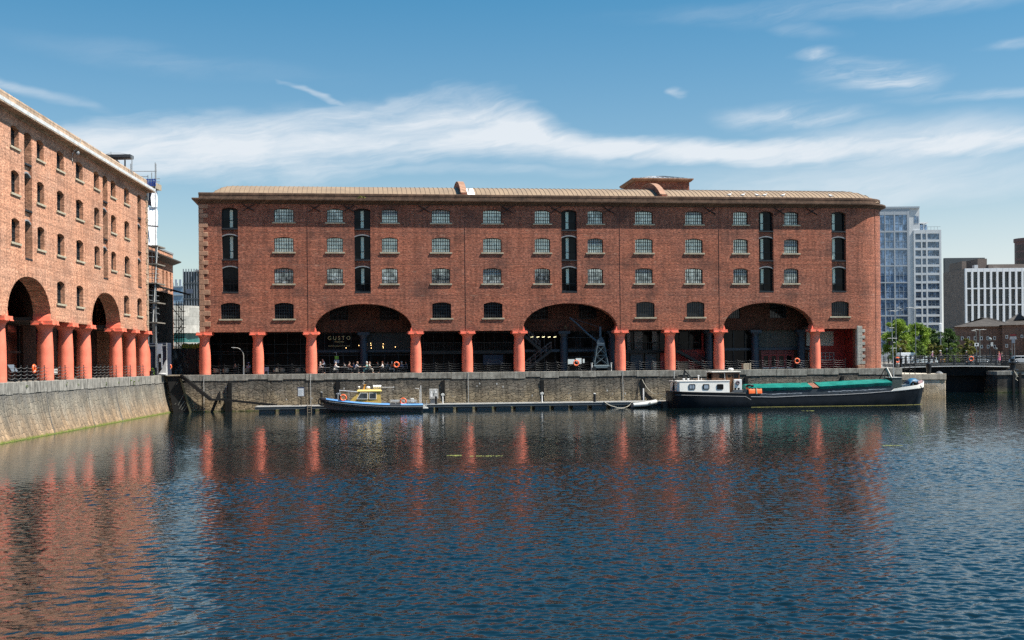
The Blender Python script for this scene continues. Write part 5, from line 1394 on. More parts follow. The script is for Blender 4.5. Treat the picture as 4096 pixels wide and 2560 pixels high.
    fr_ = MB(); a, b, c, d = q(1465,400), q(1980,400), q(1515,455), q(1980,470)
    for s in (-.85,.85):
        fr_.tube([(a[0],s,q(1465,450)[1]-.1),(a[0],s,a[1]),(b[0],s,b[1]),(b[0],s,d[1]-.1)], .03); fr_.tube([(a[0],s,q(1465,430)[1]),(b[0],s,q(1980,430)[1])], .022)
        for k in (.2,.45,.7): x = a[0]+(b[0]-a[0])*k; fr_.tube([(x,s,a[1]),(x,s,d[1]-.1)], .022)
    fr_.build('stern_rail', STEEL, root)
    x, z = q(1890,390); MB().cbox(x-.2,x+.2,-.3,.3,z-.25,z+.18,.04).build('seat', PALE, root)
    m_ = MB(); x, z0_ = q(2064,490); m_.cyl((x,.3,z0_-.1),(x,.3,q(2064,110)[1]),.05,.04,8); x = q(2035,300)[0]; m_.tube([(x,.3,z0_),(x,.3,q(2035,200)[1]),(x-.1,.3,q(2035,170)[1]),(x-.5,.3,q(1955,168)[1])], .022); m_.build('pole', WHITE, root)
    x0, z0_ = q(2090,560); x1, z1_ = q(2200,500); m_ = MB().cbox(x0,x1,-.5,.5,z0_,z0_+.12,.02); m_.cbox(x0+.05,x0+.35,-.25,.25,z0_+.13,z1_,.03); m_.cyl((x0+.48,0,z0_+.1),(x0+.48,0,q(2165,400)[1]),.03,.03,6); m_.build('swim_platform', PALE, root)
    for cx_, cy_, lab in ((548,345,'orange lifebuoy lashed to the bow rail of the yellow-cabined boat'),(1708,412,'orange lifebuoy hung on the stern rail of the yellow-cabined boat')):
        x, z = q(cx_, cy_); lifebuoy(lab, root.location+FM.ex*x+FM.ey*(-.95)+Vector((0,0,z)), FM.ang, 'lifebuoys on the yellow-cabined boat', False, .38)
rib()

def barge():
    B = BoatPx(3180, -9.6)
    root = thing('barge', 'long black barge with a white cabin at its left end and green hold covers', 'barge', FM.w(B.x0, -7.4, WATER), FM.ang)
    def BB(px, py):                                             # the ends of the hull lie on its middle line, not on its near side
        k = max(0, min(1, (2730-px)/55), min(1, (px-3560)/100)); x, z = FM.at(px, py, -9.6+2.1*k); return x-B.x0, z-WATER
    q6 = lambda cx, cy: BB(2640+cx/4.84, 1460+cy/4.84); q7 = lambda cx, cy: BB(3100+cx/3.457, 1440+cy/3.457)
    # stations: x, sheer height, half breadth at sheer, at water
    S = []
    for (x, z), hb, hw in ((q6(135,510),.55,.3),(q6(165,508),1.2,.7),(q6(260,512),1.75,1.3),(q6(420,520),2.1,1.8),(q6(800,530),2.2,2.1),(q6(1660,548),2.2,2.2),(q6(1760,612),2.2,2.2),(q7(0,512),2.2,2.2),(q7(400,492),2.2,2.2),(q7(900,478),2.2,2.2),(q7(1260,458),2.2,2.2),(q7(1600,430),2.2,2.15),(q7(1760,407),2.15,1.9),(q7(1900,385),1.85,1.3),(q7(1990,366),1.3,.6),(q7(2030,350),.6,.12),(q7(2037,346),.12,.05)):
        S.append((x, z, hb, hw))
    HULL = M((.006,.008,.012), .38, 0, .5, .6, .15, spec=.3)
    n = len(S)
    def sec(x, z, hb, hw, lo=-1.0):
        out = []
        for s in (-1, 1):
            col = [(x, s*hb, z), (x, s*(hb*.7+hw*.3), z*.5), (x, s*hw, .0), (x, s*hw*.8, lo)]
            out += col if s < 0 else col[::-1]
        return out
    rows = []
    for i, (x, z, hb, hw) in enumerate(S):
        r = sec(x, z, hb, hw)
        if i >= n-4: k = (i-(n-5))/4; r = [(px-.35*k*(1-max(0,pz_)/z), py, pz_) for px, py, pz_ in r]     # raked stem
        rows.append(r)
    m_ = MB().loft(rows, True, True); m_.build('hull', HULL, root, 35)
    # gunwale line, rubbing bands, waterline weed
    def along(i0, i1, dz, r, off=.02, mat=PALE, name='gunwale', w_=None):
        g_ = MB()
        for s in (-1,1):
            g_.tube([(x, s*(hb*(1+min(0,dz)*.0)+off), z+dz) for x, z, hb, hw in S[i0:i1]], r)
        return g_.build(name, mat, root)
    along(6, 14, -.02, .045, .0, M((.2,.21,.22), .6, 0, .5, 3)); along(2, 7, -.38, .035, -.02, M((.2,.2,.2), .6)); along(1, 6, .0, .05, .0, BLACKI)
    g_ = MB(); g_.loft([[(x, -(hw+.03), .025),(x, -(hw+.05), .0),(x, -(hw+.03), -.05)] for x, z, hb, hw in S[6:16]], False); g_.build('weed_line', M((.13,.125,.03), .9, 0, .6, 6), root)
    # bulwark at the bow
    bw = MB(); top = [q7(1640,396),q7(1760,368),q7(1900,340),q7(1990,306),q7(2030,288),q7(2037,284)]; idx = [11,12,13,14,15,16]
    for s in (-1,1):
        bw.loft([[(S[i][0], s*(S[i][2]+.03), S[i][1]-.06),(t[0], s*(S[i][2]+.05), t[1]),(t[0], s*max(0,S[i][2]-.06), t[1]),(S[i][0], s*max(0,S[i][2]-.06), S[i][1]-.02)] for i, t in zip(idx, top)])
    bw.build('bulwark', CREAM, root, 40)
    d_ = MB(); d_.loft([[(x,-hb*.98,z-.06),(x,hb*.98,z-.06)] for x, z, hb, hw in S], False); d_.build('deck', M((.12,.125,.13), .8), root)
    # white cabin
    a, b = q6(385,525), q6(1370,320); CAB = M((.88,.84,.76), .45, 0, .1, .9)
    m_ = MB(); hw = 1.75
    m_.loft([[(a[0]-.25,-hw+.2,a[1]-.1),(a[0]+.0,-hw,a[1]-.1),(b[0],-hw,a[1]-.1),(b[0],hw,a[1]-.1),(a[0],hw,a[1]-.1),(a[0]-.25,hw-.2,a[1]-.1)],[(a[0]-.25,-hw+.25,b[1]),(a[0]+.0,-hw+.05,b[1]),(b[0],-hw+.05,b[1]),(b[0],hw-.05,b[1]),(a[0],hw-.05,b[1]),(a[0]-.25,hw-.25,b[1])]]); m_.build('cabin', CAB, root)
    MB().cbox(a[0]-.38,b[0]+.06,-hw+.02,hw-.02,b[1]+.002,b[1]+.14,.03).build('cabin_roof', M((.58,.56,.52), .5, 0, .12), root)
    for cx_, curt in ((642,1),(914,2),(1187,0)):
        x, z = q6(cx_, 423); w_, h_ = .39, .31; y = -hw+.025*(1-(0))-.0
        o_ = [(x+w_*sgx*(1-.22*kx), z+h_*sgz*(1-.28*kz)) for sgx, sgz, kx, kz in ((-1,-1,1,0),(1,-1,1,0),(1,-1,0,1),(1,1,0,1),(1,1,1,0),(-1,1,1,0),(-1,1,0,1),(-1,-1,0,1))]
        inn = [(x+(p[0]-x)*.84, z+(p[1]-z)*.82) for p in o_]
        f = MB(); vs = [(p[0],-hw-.03,p[1]) for p in o_]+[(p[0],-hw-.03,p[1]) for p in inn]+[(p[0],-hw+.05,p[1]) for p in o_]+[(p[0],-hw+.05,p[1]) for p in inn]
        f.add(vs, [(i,(i+1)%8,(i+1)%8+8,i+8) for i in range(8)]+[(i,(i+1)%8,(i+1)%8+16,i+16) for i in range(8)]+[(i+8,(i+1)%8+8,(i+1)%8+24,i+24) for i in range(8)])
        o = f.build('window', BLACKI, root); MB().prism(inn, 'y', -hw-.005, -hw+.04).build('pane', DOORGL, o)
        if curt:
            for x0, x1 in (((-.9,-.12),(.12,.9)) if curt == 1 else ((-.75,.9),)): MB().box(x+w_*.84*x0, x+w_*.84*x1, -hw-.012, -hw-.006, z-h_*.7, z+h_*.78).build('curtain', M((.3,.36,.42), .8, 0, .3, 6), o)
    zr = b[1]+.14; m_ = MB()
    for cx_ in (545,630): x = q6(cx_,280)[0]; m_.lathe([(.1,0),(.1,.12),(.16,.14),(.16,.22),(.02,.25)], (x,-.3,zr), 12)
    x = q6(838,240)[0]; m_.lathe([(.06,0),(.06,.5),(.12,.52),(.12,.6),(.03,.62)], (x,-.2,zr), 10); x = q6(915,270)[0]; m_.cyl((x,.2,zr),(x,.2,zr+.25),.05,.05,8); m_.build('roof_vent', WHITE, root, 40)
    m_ = MB()
    for x0, x1 in ((q6(745,0)[0],q6(905,0)[0]),(q6(1180,0)[0],q6(1245,0)[0])):
        m_.tube([(x0,-1.2,zr),(x0,-1.2,zr+.16),(x1,-1.2,zr+.16),(x1,-1.2,zr)], .022); m_.tube([(x0,1.2,zr),(x0,1.2,zr+.16),(x1,1.2,zr+.16),(x1,1.2,zr)], .022)
    m_.build('handrail', M((.3,.17,.1)), root)
    p, q = q6(560,95), q6(735,280); m_ = MB().beam((p[0],0,p[1]),(q[0],0,q[1]-.05),.14,.14); q = q6(548,255); m_.beam((p[0]+.12,0,p[1]-.1),(q[0],0,q[1]-.1),.14,.22); m_.build('mast_crutch', BLACKI, root)
    p = q6(345,120); m_ = MB().cyl((p[0],.2,a[1]-.1),(p[0],.2,p[1]),.04,.04,8); m_.build('flag_pole', PALE, root)
    p, q = q6(308,260), q6(318,500); m_ = MB().beam((p[0],-.3,p[1]),(q[0],-.3,q[1]-.1),.16,.16); q2 = q6(390,320), q6(268,495); m_.beam((q2[0][0]-.3,-.3,q2[0][1]),(q2[1][0],-.3,q2[1][1]),.12,.12); m_.build('tiller', BLACKI, root)
    x0, z1 = q6(40,700); x1, z0 = q6(150,830); MB().cbox(x0,x1+.3,-.35,.35,-1.0,z1-.02,.05).build('rudder', BLACKI, root)
    # wheelhouse
    WOOD = M((.13,.06,.03), .4, 0, .3, 3)
    a, b = q6(1065,470), q6(1600,140); wx0, wx1 = a[0], b[0]; hw = 1.05; m_ = MB()
    m_.box(wx0,wx1,-hw,hw,a[1]-.2,a[1]+.9)
    zs = q6(0,270)[1]; zt = b[1]
    m_ = MB(); m_.box(wx0,wx1,-hw,hw,a[1]-.4,zs)
    for x in (wx0, wx0+.75, wx0+1.6, wx1-.85, wx1-.12):
        for y in (-hw, hw-.12): m_.box(x, x+.12, y, y+.12, zs, zt)
    m_.box(wx0,wx0+.75,-hw,-hw+.06,zs,zt)
    m_.box(wx0,wx1,-hw-.0,-hw+.08,zt-.14,zt); m_.box(wx0,wx1,hw-.08,hw,zt-.14,zt); m_.build('wheelhouse', WOOD, root)
    m_ = MB(); m_.box(wx0+.87,wx1-.02,-hw+.05,-hw+.07,zs,zt-.14); m_.box(wx0+.02,wx1-.02,hw-.07,hw-.05,zs,zt-.14); m_.build('pane', DOORGL, root)
    MB().cbox(wx0-.1,wx1+.12,-hw-.15,hw+.15,zt+.002,zt+.12,.03).build('wheelhouse_roof', M((.6,.57,.5), .5), root)
    x0 = wx0+1.74; MB().box(x0,x0+.62,-hw-.03,-hw-.003,a[1]-.3,zt-.16).build('door', M((.22,.1,.045), .4, 0, .25, 4), root)
    MB().box(x0+.12,x0+.5,-hw-.04,-hw-.031,zs+.1,zt-.3).build('pane', DOORGL, root)
    x, z = q6(1482,82); MB().lathe([(.28,-.14),(.32,-.08),(.3,.08),(.2,.14),(.03,.16)], (x,0,z-.02), 18).build('radar_dome', WHITE, root, 50)
    x, z = q6(1312,280); MB().tube([(x,-hw-.1,z-.2),(x-.15,-hw-.1,q6(1290,0)[1]+.3)], .018).build('aerial', WHITE, root)
    # engine casing, winch and hold front
    x0, z0 = q6(1480,500); x1, z1 = q6(1625,280); MB().cbox(x0,x1,-1.4,.9,z0-.2,z1,.03).build('casing', WHITE, root)
    x, z = q6(1545,345); m_ = MB().torus((x,-1.45,z), (0,1,0), .17, .09, 16, 8); m_.build('coiled_hose', M((.16,.12,.13), .8), root)
    x0, z0 = q6(1425,530); x1, z1 = q6(1630,480); m_ = MB(); m_.loft([[(x0,-1.9,z0),(x1,-1.9,z0),(x1,-1.2,z0),(x0,-1.2,z0)],[(x0+.25,-1.85,z1),(x1-.2,-1.85,z1),(x1-.2,-1.25,z1),(x0+.25,-1.25,z1)]]); m_.build('engine_hatch', M((.05,.06,.07), .5), root)
    m_ = MB()
    for cx_ in (1490,1555): x, z = q6(cx_,475); m_.lathe([(.1,-.1),(.1,.1),(.15,.12),(.15,.18),(.03,.2)], (x,-1.6,z), 12)
    m_.build('bollard', BLACKI, root, 40)
    # coamings and covers
    cxa, cxb = q6(1640,560), q7(1640,400); COAM = M((.035,.045,.055), .5, 0, .4, 1.2)
    zc0 = S[8][1]
    pts = [(q6(1640,0)[0], S[7][1]+.02, q6(1640,470)[1]), (q7(0,0)[0], S[7][1]+.0, q7(0,432)[1]), (q7(560,0)[0], S[9][1]-.02, q7(560,405)[1]), (q7(1200,0)[0], S[10][1]+.0, q7(1200,378)[1]), (q7(1640,0)[0], S[11][1]-.05, q7(1640,350)[1])]
    m_ = MB(); m_.loft([[(x,-1.72,z0),(x,1.72,z0),(x,1.72,z1),(x,-1.72,z1)] for x, z0, z1 in pts]); m_.build('hold_coaming', COAM, root)
    TARP = N('green_tarpaulin'); o_ = TARP.obj(); f1 = TARP.noise(TARP.scl(o_, (.7,1.2,1)), 1.2, 5, .6); f2 = TARP.noise(TARP.scl(o_, (3,1,1)), 2.4, 4, .6)
    cc = TARP.mix(TARP.rng(f1, .3, .7), (.0,.115,.092), (.008,.19,.155)); cc = TARP.mix(TARP.rng(f2, .6, .8, 0, .3), cc, (.13,.3,.26)); TARP.bump(TARP.math('ADD', f1, TARP.math('MULTIPLY', f2, .6)), .5, .1); TARP = TARP.out(cc, .5, 0, .3)
    rt = random.Random(4)
    def cover(xs):
        """xs: (x, skirt bottom z, fold z, ridge z)"""
        m_ = MB(); rows = []
        for i, (x, zb, zf, zr_) in enumerate(xs):
            j = lambda k: rt.uniform(-k, k)
            rows.append([(x+j(.02),-1.76,zb+j(.05)),(x,-1.83,(zb+zf)/2+j(.02)),(x,-1.86,zf+j(.015)),(x,-1.2,zf+(zr_-zf)*.34+j(.02)),(x,-.6,zf+(zr_-zf)*.7+j(.02)),(x,0,zr_+j(.015)),(x,.6,zf+(zr_-zf)*.7),(x,1.2,zf+(zr_-zf)*.34),(x,1.78,zf),(x,1.86,zb)])
        m_.loft(rows, False, False)
        for r_ in (rows[0], rows[-1]): m_.add(r_, [tuple(range(len(r_)))])
        return m_.build('hold_cover', TARP, root, 28)
    def interp(A, B_, n): return [tuple(a+(b-a)*i/n for a, b in zip(A, B_)) for i in range(n+1)]
    def st(px, yb, yf, yr): x, zb = B(px, yb); return (x, zb, B(px, yf)[1], FM.z(px, yr, -7.4)-WATER)
    A1 = st(3000,1566,1552,1536); B1 = st(3254,1559,1548,1530); cover(interp(A1, B1, 22))
    A2 = st(3284,1557,1546,1528.5); B2 = st(3574,1543,1529,1514.5); cover(interp(A2, B2, 24))
    m_ = MB(); k0, k1 = B1, A2
    x = k0[0]+.06
    while x < k1[0]-.1:
        zf, zr_ = k0[2]-.06, k0[3]-.06
        for s in (-1,1): m_.loft([[(x,s*1.75,zf),(x+.26,s*1.75,zf),(x+.26,s*1.75,zf-.05),(x,s*1.75,zf-.05)],[(x,0,zr_),(x+.26,0,zr_),(x+.26,0,zr_-.05),(x,0,zr_-.05)]])
        x += .28
    m_.build('hatch_board', M((.24,.095,.06), .7, 0, .3, 4), root)
    # lengths of lifted grey paint on the coaming
    m_ = MB()
    for x0, x1, f in ((q7(-330,0)[0], q7(390,0)[0], .5),(q7(750,0)[0], q7(1560,0)[0], .6)):
        n_ = 26
        for i in range(n_):
            t0_ = x0+(x1-x0)*i/n_; 
            zl = [z0+(z1-z0)*.42 for (xx, z0, z1) in pts]; xx = [p[0] for p in pts]
            k = max(j for j in range(len(xx)-1) if xx[j] <= t0_); u_ = (t0_-xx[k])/(xx[k+1]-xx[k]); z = zl[k]+(zl[k+1]-zl[k])*u_+rt.uniform(-.03,.03); h_ = rt.uniform(.03,.1)
            m_.box(t0_, t0_+(x1-x0)/n_*1.02, -1.735, -1.72, z, z+h_)
    m_.build('worn_paint', M((.3,.33,.36), .7, 0, .3), root)
    # orange tarpaulin, tyre
    x0, z0 = q6(1737,558); x1, z1 = q6(1990,445); m_ = MB(); rr = []
    for i in range(9):
        x = x0+(x1-x0)*i/8; rr.append([(x,-1.95-.05*(i%2),z0+rt.uniform(-.03,.05)),(x,-1.9-.06*(i%2),(z0+z1)/2),(x,-1.8,z1+rt.uniform(-.02,.02)),(x,-.9,z1+.16),(x,-.9,z1-.2)])
    m_.loft(rr, True, True); OT = m_.build('orange_sheet', M((.75,.13,.02), .6, 0, .15, 3), root, 60)
    xm = x0+(x1-x0)*.58; MB().beam((xm,-2.06,z0-.03),(xm,-1.86,z1+.02),.12,.03,(0,1,0)).build('strap', M((.18,.22,.16)), OT)
    x, z = q6(1785,412); MB().torus((x,-1.3,z), (0,.25,1), .36, .13, 22, 10).build('tyre', RUBBER, root, 50)
    for cx_, (f_, z_) in ((422,(0,0)),(586,(0,0))): x, zt2 = q7(cx_, 268); MB().cyl((x,-.6,zt2-.9),(x,-.6,zt2),.03,.025,6).build('stanchion', M((.4,.33,.2)), root)
    # foredeck
    x0, z1 = q7(1650,247); x1, z0 = q7(1756,375); m_ = MB().cbox(x0,x1,-1.2,1.2,z0-.2,z1,.04); m_.build('locker', M((.045,.06,.055), .5), root); MB().box(x0-.05,x1+.04,-1.25,1.25,z1+.002,z1+.06).build('locker_lid', PALE, root)
    x0, z0 = q7(1630,240); m_ = MB()
    for s, (t0_, t1_) in ((-.5,((1600,235),(1625,112))),(.4,((1570,235),(1625,112))),(-.2,((1655,225),(1632,112)))):
        p, q = q7(*t0_), q7(*t1_); m_.beam((p[0],s,p[1]-.3),(q[0],0,q[1]),.1,.1)
    m_.build('tripod', TIMBER, root); p, q = q7(1660,225), q7(1632,112); MB().beam((p[0],-.7,p[1]-.1),(q[0],-.2,q[1]),.16,.2).build('timber_baulk', M((.5,.47,.42), .8, 0, .2, 4), root)
    p = q7(1705,200); zt2 = B(3578,1262)[1]; m_ = MB().tube([(p[0],-.3,p[1]-.8),(p[0]-.25,-.3,zt2)], [.06,.03], 8); 
    for k, w_ in ((.45,.5),(.55,.35),(.62,.6),(.8,.3)): xx = p[0]-.25*k; zz = p[1]+(zt2-p[1])*k; m_.tube([(xx-w_,-.3,zz),(xx+w_,-.3,zz)], .02)
    m_.build('signal_mast', M((.5,.5,.48), .5, .2, .3), root)
    m_ = MB().box(p[0]-.55,p[0]-.15,-.5,-.1,p[1]+(zt2-p[1])*.5,p[1]+(zt2-p[1])*.5+.5); m_.build('lantern', BLACKI, root)
    x, z = q7(1920,280); m_ = MB(); rr = []
    for i in range(9):
        t_ = i/8; xx = q7(1850,0)[0]+(q7(2005,0)[0]-q7(1850,0)[0])*t_; h_ = .75*math.sin(PI*(.12+.8*t_))+rt.uniform(-.04,.04)
        rr.append([(xx, .8*math.cos(PI*k/8)*(1-.25*t_), z-.45+h_*max(0,math.sin(PI*k/8))**.7+rt.uniform(-.03,.03)) for k in range(9)])
    m_.loft(rr, True, True); m_.build('bundled_tarp', M((.02,.12,.22), .5, 0, .5, 3, .3), root, 70)
    x, z = q7(1980,300); MB().loft([[(x-.4,-.95,z-.35),(x+.35,-.6,z-.2),(x+.35,-.4,z-.2),(x-.4,-.7,z-.35)],[(x-.4,-.9,z+.1),(x+.3,-.6,z+.2),(x+.3,-.45,z+.2),(x-.4,-.7,z+.1)]]).build('fender_cushion', M((.4,.26,.26), .7), root)
    x, z = q7(1890,330); m_ = MB().torus((x,-1.0,z), (.2,.5,1), .33, .1, 18, 6); m_.torus((x+.1,-.9,z+.12), (.4,.3,1), .26, .08, 16, 6); m_.tube([(x+.4,-1.3,z+.1),(x+.55,-1.55,z-.1),(x+.5,-1.85,z-.35),(x+.62,-1.9,z-.9)], .05); m_.build('coiled_rope', RUBBER, root)
    m_ = MB(); x, z = q7(2042,400)
    for k in range(4): m_.torus((x+.1,0,z+.35-.2*k), (0,1,.2*(k%2)), .1, .035, 10, 5)
    m_.build('anchor_chain', TIMBER, root)
barge()

def dinghy():
    B = BoatPx(2578, -7.3); t = thing('dinghy', 'small grey inflatable dinghy tied up between the pontoon and the barge stern', 'dinghy', FM.w(B.x0, -7.2, WATER), FM.ang)
    x0, x1 = B(2530,1628)[0], B(2627,1612)[0]; m_ = MB()
    z = .38
    side = lambda s: [(x0,s*.55,z-.02),(x0+.7,s*.55,z),(x0+1.5,s*.55,z+.06),(x1-.75,s*.48,z+.2),(x1-.25,s*.25,z+.32)]
    m_.tube(side(-1)+[(x1-.12,0,z+.35)]+side(1)[::-1], .23, 14); m_.build('tube', M((.5,.5,.47), .55, 0, .12), t, 50)
    MB().loft([[(x0,-.5,.2),(x0,0,-.1),(x0,.5,.2),(x0,.5,.3),(x0,-.5,.3)],[(x1-.9,-.45,.3),(x1-.9,0,.0),(x1-.9,.45,.3),(x1-.9,.45,.4),(x1-.9,-.45,.4)],[(x1-.15,-.1,.55),(x1-.15,0,.45),(x1-.15,.1,.55),(x1-.15,.1,.6),(x1-.15,-.1,.6)]]).build('hull', M((.05,.055,.06)), t)
    MB().box(x0-.04,x0+.02,-.5,.5,.05,.62).build('transom', GREY, t); MB().box(x0+.9,x0+1.15,-.5,.5,.5,.55).build('seat', PALE, t)
    m_ = MB(); m_.torus((x0+1.9,-.78,z+.22), (0,1,0), .09, .025, 12, 5); m_.build('grab_handle', BLACKI, t)
dinghy()
# floating weed
for px, py, L_, lab in ((1820,1822,1.1,'short yellow-green strip of floating weed, left of the long one'),(1945,1824,2.4,'long yellow-green strip of floating weed in mid dock'),(3570,1782,1.5,'yellow-green strip of floating weed on the right, off the bow'),(3230,1643,1.6,'yellow-green strip of floating weed just off the barge side')):
    d = ray(px, py); c = Vector((0,0,HC))+d*((WATER-HC)/d.z); m_ = MB(); rr_ = random.Random(px)
    for k in range(26):
        x = (rr_.random()-.5)*L_*.8; y = rr_.gauss(0,.11)*(1-abs(2*x/L_)**2+.2); s = rr_.uniform(.03,.1)
        m_.lathe([(s,0),(s*.8,.012),(.01,.018)], (x,y,.004), 7)
    tag(m_.build('floating_weed', M((.17,.18,.04), .7, 0, .3), None, None, (c.x,c.y,WATER)), lab, 'weed', 'patches of floating weed')
# ------------------------------------------------------------------ the warehouse on the left
LW = thing('brick_warehouse', 'sunlit red brick warehouse with coral columns receding along the left dock wall', 'warehouse', FL.o, FL.ang)
LX = [-22.4,-16.8,-11.2,0,5.6,11.2,22.4,28.0,33.6]
LXL, LXR = -30.0, FL.x(590, 1000, 0)
LARCH = [(2,3),(5,6)]
L_W = [(46,78),(149.6,177.6),(228.7,257),(305,333),(377,397.7),(444,463.5),(497.4,517)]
L_H = [(99.7,129),(412,431),(550,564.5)]
L_LO = [(229,259),(307,333),(496,516),(549,568)]
def left_wall():
    wl = MB(); bottom = [(LXL, 5.0)]
    for a, b in LARCH: bottom += ell_arch(LX[a]+.42, LX[b]-.42, 5.0, 8.28)
    bottom += [(LXR, 5.0), (LXR, 20.35), (LXL, 20.35)]
    holes = []; info = []
    for k in range(3):
        for a, b in L_W: info.append((FL.x(a,900), FL.x(b,900), k))
    for a, b in L_LO: info.append((FL.x(a,1200), FL.x(b,1200), 3))
    hs = [opening(x0, x1, *ROWS[k], .2) for x0, x1, k in info]
    hh = [opening(FL.x(a,900), FL.x(b,900), *HO_Z, .22) for a, b in L_H]
    wl.sheet([bottom]+hs+hh, lambda a, b: (a, 0, b))
    for h in hs: reveals(wl, h, 0, .5)
    for h in hh: reveals(wl, h, 0, .66)
    for i in range(len(bottom)-3):
        a, b = bottom[i], bottom[i+1]; wl.add([(a[0],0,a[1]),(b[0],0,b[1]),(b[0],1.4,b[1]),(a[0],1.4,a[1])], [(0,1,2,3)])
    wl.add([(LXR,0,5.0),(LXR,14,5.0),(LXR,14,20.1),(LXR,0,20.1)], [(0,1,2,3)]); wl.add([(LXR,1.4,0),(LXR,14,0),(LXR,14,5),(LXR,1.4,5)], [(0,1,2,3)])
    wl.add([(LXL,0,5.0),(LXL,14,5.0),(LXL,14,20.1),(LXL,0,20.1)], [(0,1,2,3)]); wl.add([(LXL,14,0),(LXR,14,0),(LXR,14,20.1),(LXL,14,20.1)], [(0,1,2,3)])
    for a, b in ((LXL, LX[2]+.42), (LX[3]-.42, LX[5]+.42), (LX[6]-.42, LXR)): wl.add([(a,1.4,5.0),(b,1.4,5.0),(b,1.4,9.2),(a,1.4,9.2)], [(0,1,2,3)])
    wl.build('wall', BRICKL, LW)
    for x0, x1, k in info: window(LW, x0, x1, *ROWS[k], PANE_LF, 6, 4, .34)
    for i, (a, b) in enumerate(L_H): hoist(LW, FL.x(a,900), FL.x(b,900), .55, left=True)
    path = [(LXL, 0, 0, -1), (LXR, 0, 1, -1), (LXR, 14, 1, 0)]
    MB().sweep([(0,20.3),(.06,20.32),(.06,20.4),(.12,20.43),(.7,20.47),(.74,20.5),(.74,20.6)], path).build('cornice', SANDL, LW)
    MB().sweep([(.745,20.58),(.76,20.6),(.76,20.86),(.72,20.9),(.3,20.93),(.05,20.96),(.0,20.6)], path, True).build('lead_gutter', M((.56,.56,.54), .45, 0, .25, 1.2), LW)
    MB().sweep([(.03,20.9),(.03,21.7),(.0,21.8),(-.55,21.8),(-.55,20.9)], path).build('parapet', SANDL, LW)
    for a, b in LARCH:
        springer(LW, LX[a]+.42, 1); springer(LW, LX[b]-.42, -1)
        x0, x1 = LX[a]+.42, LX[b]-.42; inn = ell_arch(x0, x1, 5.02, 8.28, 60); o_ = ell_arch(x0-.4, x1+.4, 5.02, 8.7, 60); r_ = MB()
        for i in range(60):
            q = [inn[i], inn[i+1], o_[i+1], o_[i]]; l_ = lambda u, v, t: (u[0]+(v[0]-u[0])*t, u[1]+(v[1]-u[1])*t)
            q = [l_(q[0],q[1],.05), l_(q[0],q[1],.95), l_(q[3],q[2],.95), l_(q[3],q[2],.05)]; d_ = rnd.uniform(.004,.012)
            r_.add([(p[0],-d_,p[1]) for p in q]+[(p[0],.01,p[1]) for p in q], [(0,1,2,3),(0,4,5,1),(1,5,6,2),(2,6,7,3),(3,7,4,0)])
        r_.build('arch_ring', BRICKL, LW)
    q = MB(); z = 5.05; i = 0
    while z < 19.9: q.cbox(LXR-(.85 if i % 2 else .45), LXR+.06, -.08, .5, z, min(z+.52,20.05), .03); z += .57; i += 1
    q.build('quoins', SANDL, LW)
    put_columns(LW, LX)
    MB().prism([(33.6,0),(35.2,0),(35.2,2.5),(34.9,3.0),(34.2,3.6),(33.6,3.6)], 'y', .1, 1.15).build('pilaster', CORAL, LW)
    # covered walk
    MB().box(LXL, LXR-.3, 1.41, 10, 9.2, 9.4).build('ceiling', M((.06,.045,.04), .9), LW)
    iw = MB(); iw.box(LXL, LXR-.1, 5.6, 5.9, 4.9, 9.2)
    for a, b in ((-30,-14.2),(-9.5,-6.3),(-1.5,-.2),(4.2,5.6),(9.6,13.2),(17.6,19.4),(26,27),(31.5,34.5)): iw.box(a, b, 5.6, 5.95, 0, 4.9)
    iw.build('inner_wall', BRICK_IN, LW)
    for a, b in ((LX[0],LX[2]+.4),(LX[3]-.4,LX[5]+.4),(LX[6]-.4,LXR-.3)): MB().box(a, b, 1.41, 5.58, 5.02, 5.3).build('floor_slab', M((.06,.045,.04), .9), LW)
    f = MB()
    for i in range(22): f.box(LXL+i*3, LXL+i*3+.1, 5.75, 5.85, 0, 4.9)
    f.box(LXL, LXR-.2, 5.76, 5.84, 2.4, 2.6); sf = f.build('shopfront', DARKG, LW); MB().box(LXL, LXR-.2, 5.86, 5.9, 0, 4.9).build('pane', SHOPGL, sf)
left_wall()
ba = thing('banner', 'magenta banner with pale lettering hanging between two left warehouse columns', 'banner', FL.w(4.75, 2.6, 0), FL.ang)
z1, z0 = FL.z(219,1340,2.6), FL.z(219,1397,2.6); MB().box(-.55,.55,-.03,.03,z0,z1).build('cloth', M((.27,.02,.13), .6), ba)
text_part('lettering', 'é', .95, M((.55,.22,.4)), ba, (-.2,-.04,z0+.55)); text_part('lettering', 'C', .8, M((.42,.1,.26)), ba, (.28,-.035,z0+.55))
MB().box(-.58,.58,-.05,.05,z1,z1+.06).build('rail', BLACKI, ba)
bp = []
def lfence(lab, x0, x1, n): chain_fence(lab, FL, [x0, x1], .05, [x0+(x1-x0)*(k+1)/(n+1) for k in range(n)], 'chain fences along the left quay edge', 1.2, 4, .02, M((.16,.155,.145), .5, .3))
lfence('black chain fence at the left edge of the picture, nearest bay', -10.5, -.7, 6)
lfence('black chain fence between the two nearest whole columns on the left', .7, 4.9, 2)
lfence('black chain fence between the second and third whole columns on the left', 6.3, 10.5, 2)
lfence('black chain fence under the far arch of the left warehouse', 11.9, 21.7, 6)
lfence('short black chain fence between the paired far columns on the left', 23.1, 27.3, 2)
lfence('short black chain fence by the last column on the left', 28.7, 32.9, 2)
t = thing('bench', 'white slatted bench behind the second and third left columns', 'bench', FL.w(8.6, 2.2), FL.ang)
m_ = MB()
for k in range(4): m_.box(-.8,.8,-.22+.11*k,-.14+.11*k,.43,.47)
m_.build('seat', PALE, t); m_ = MB()
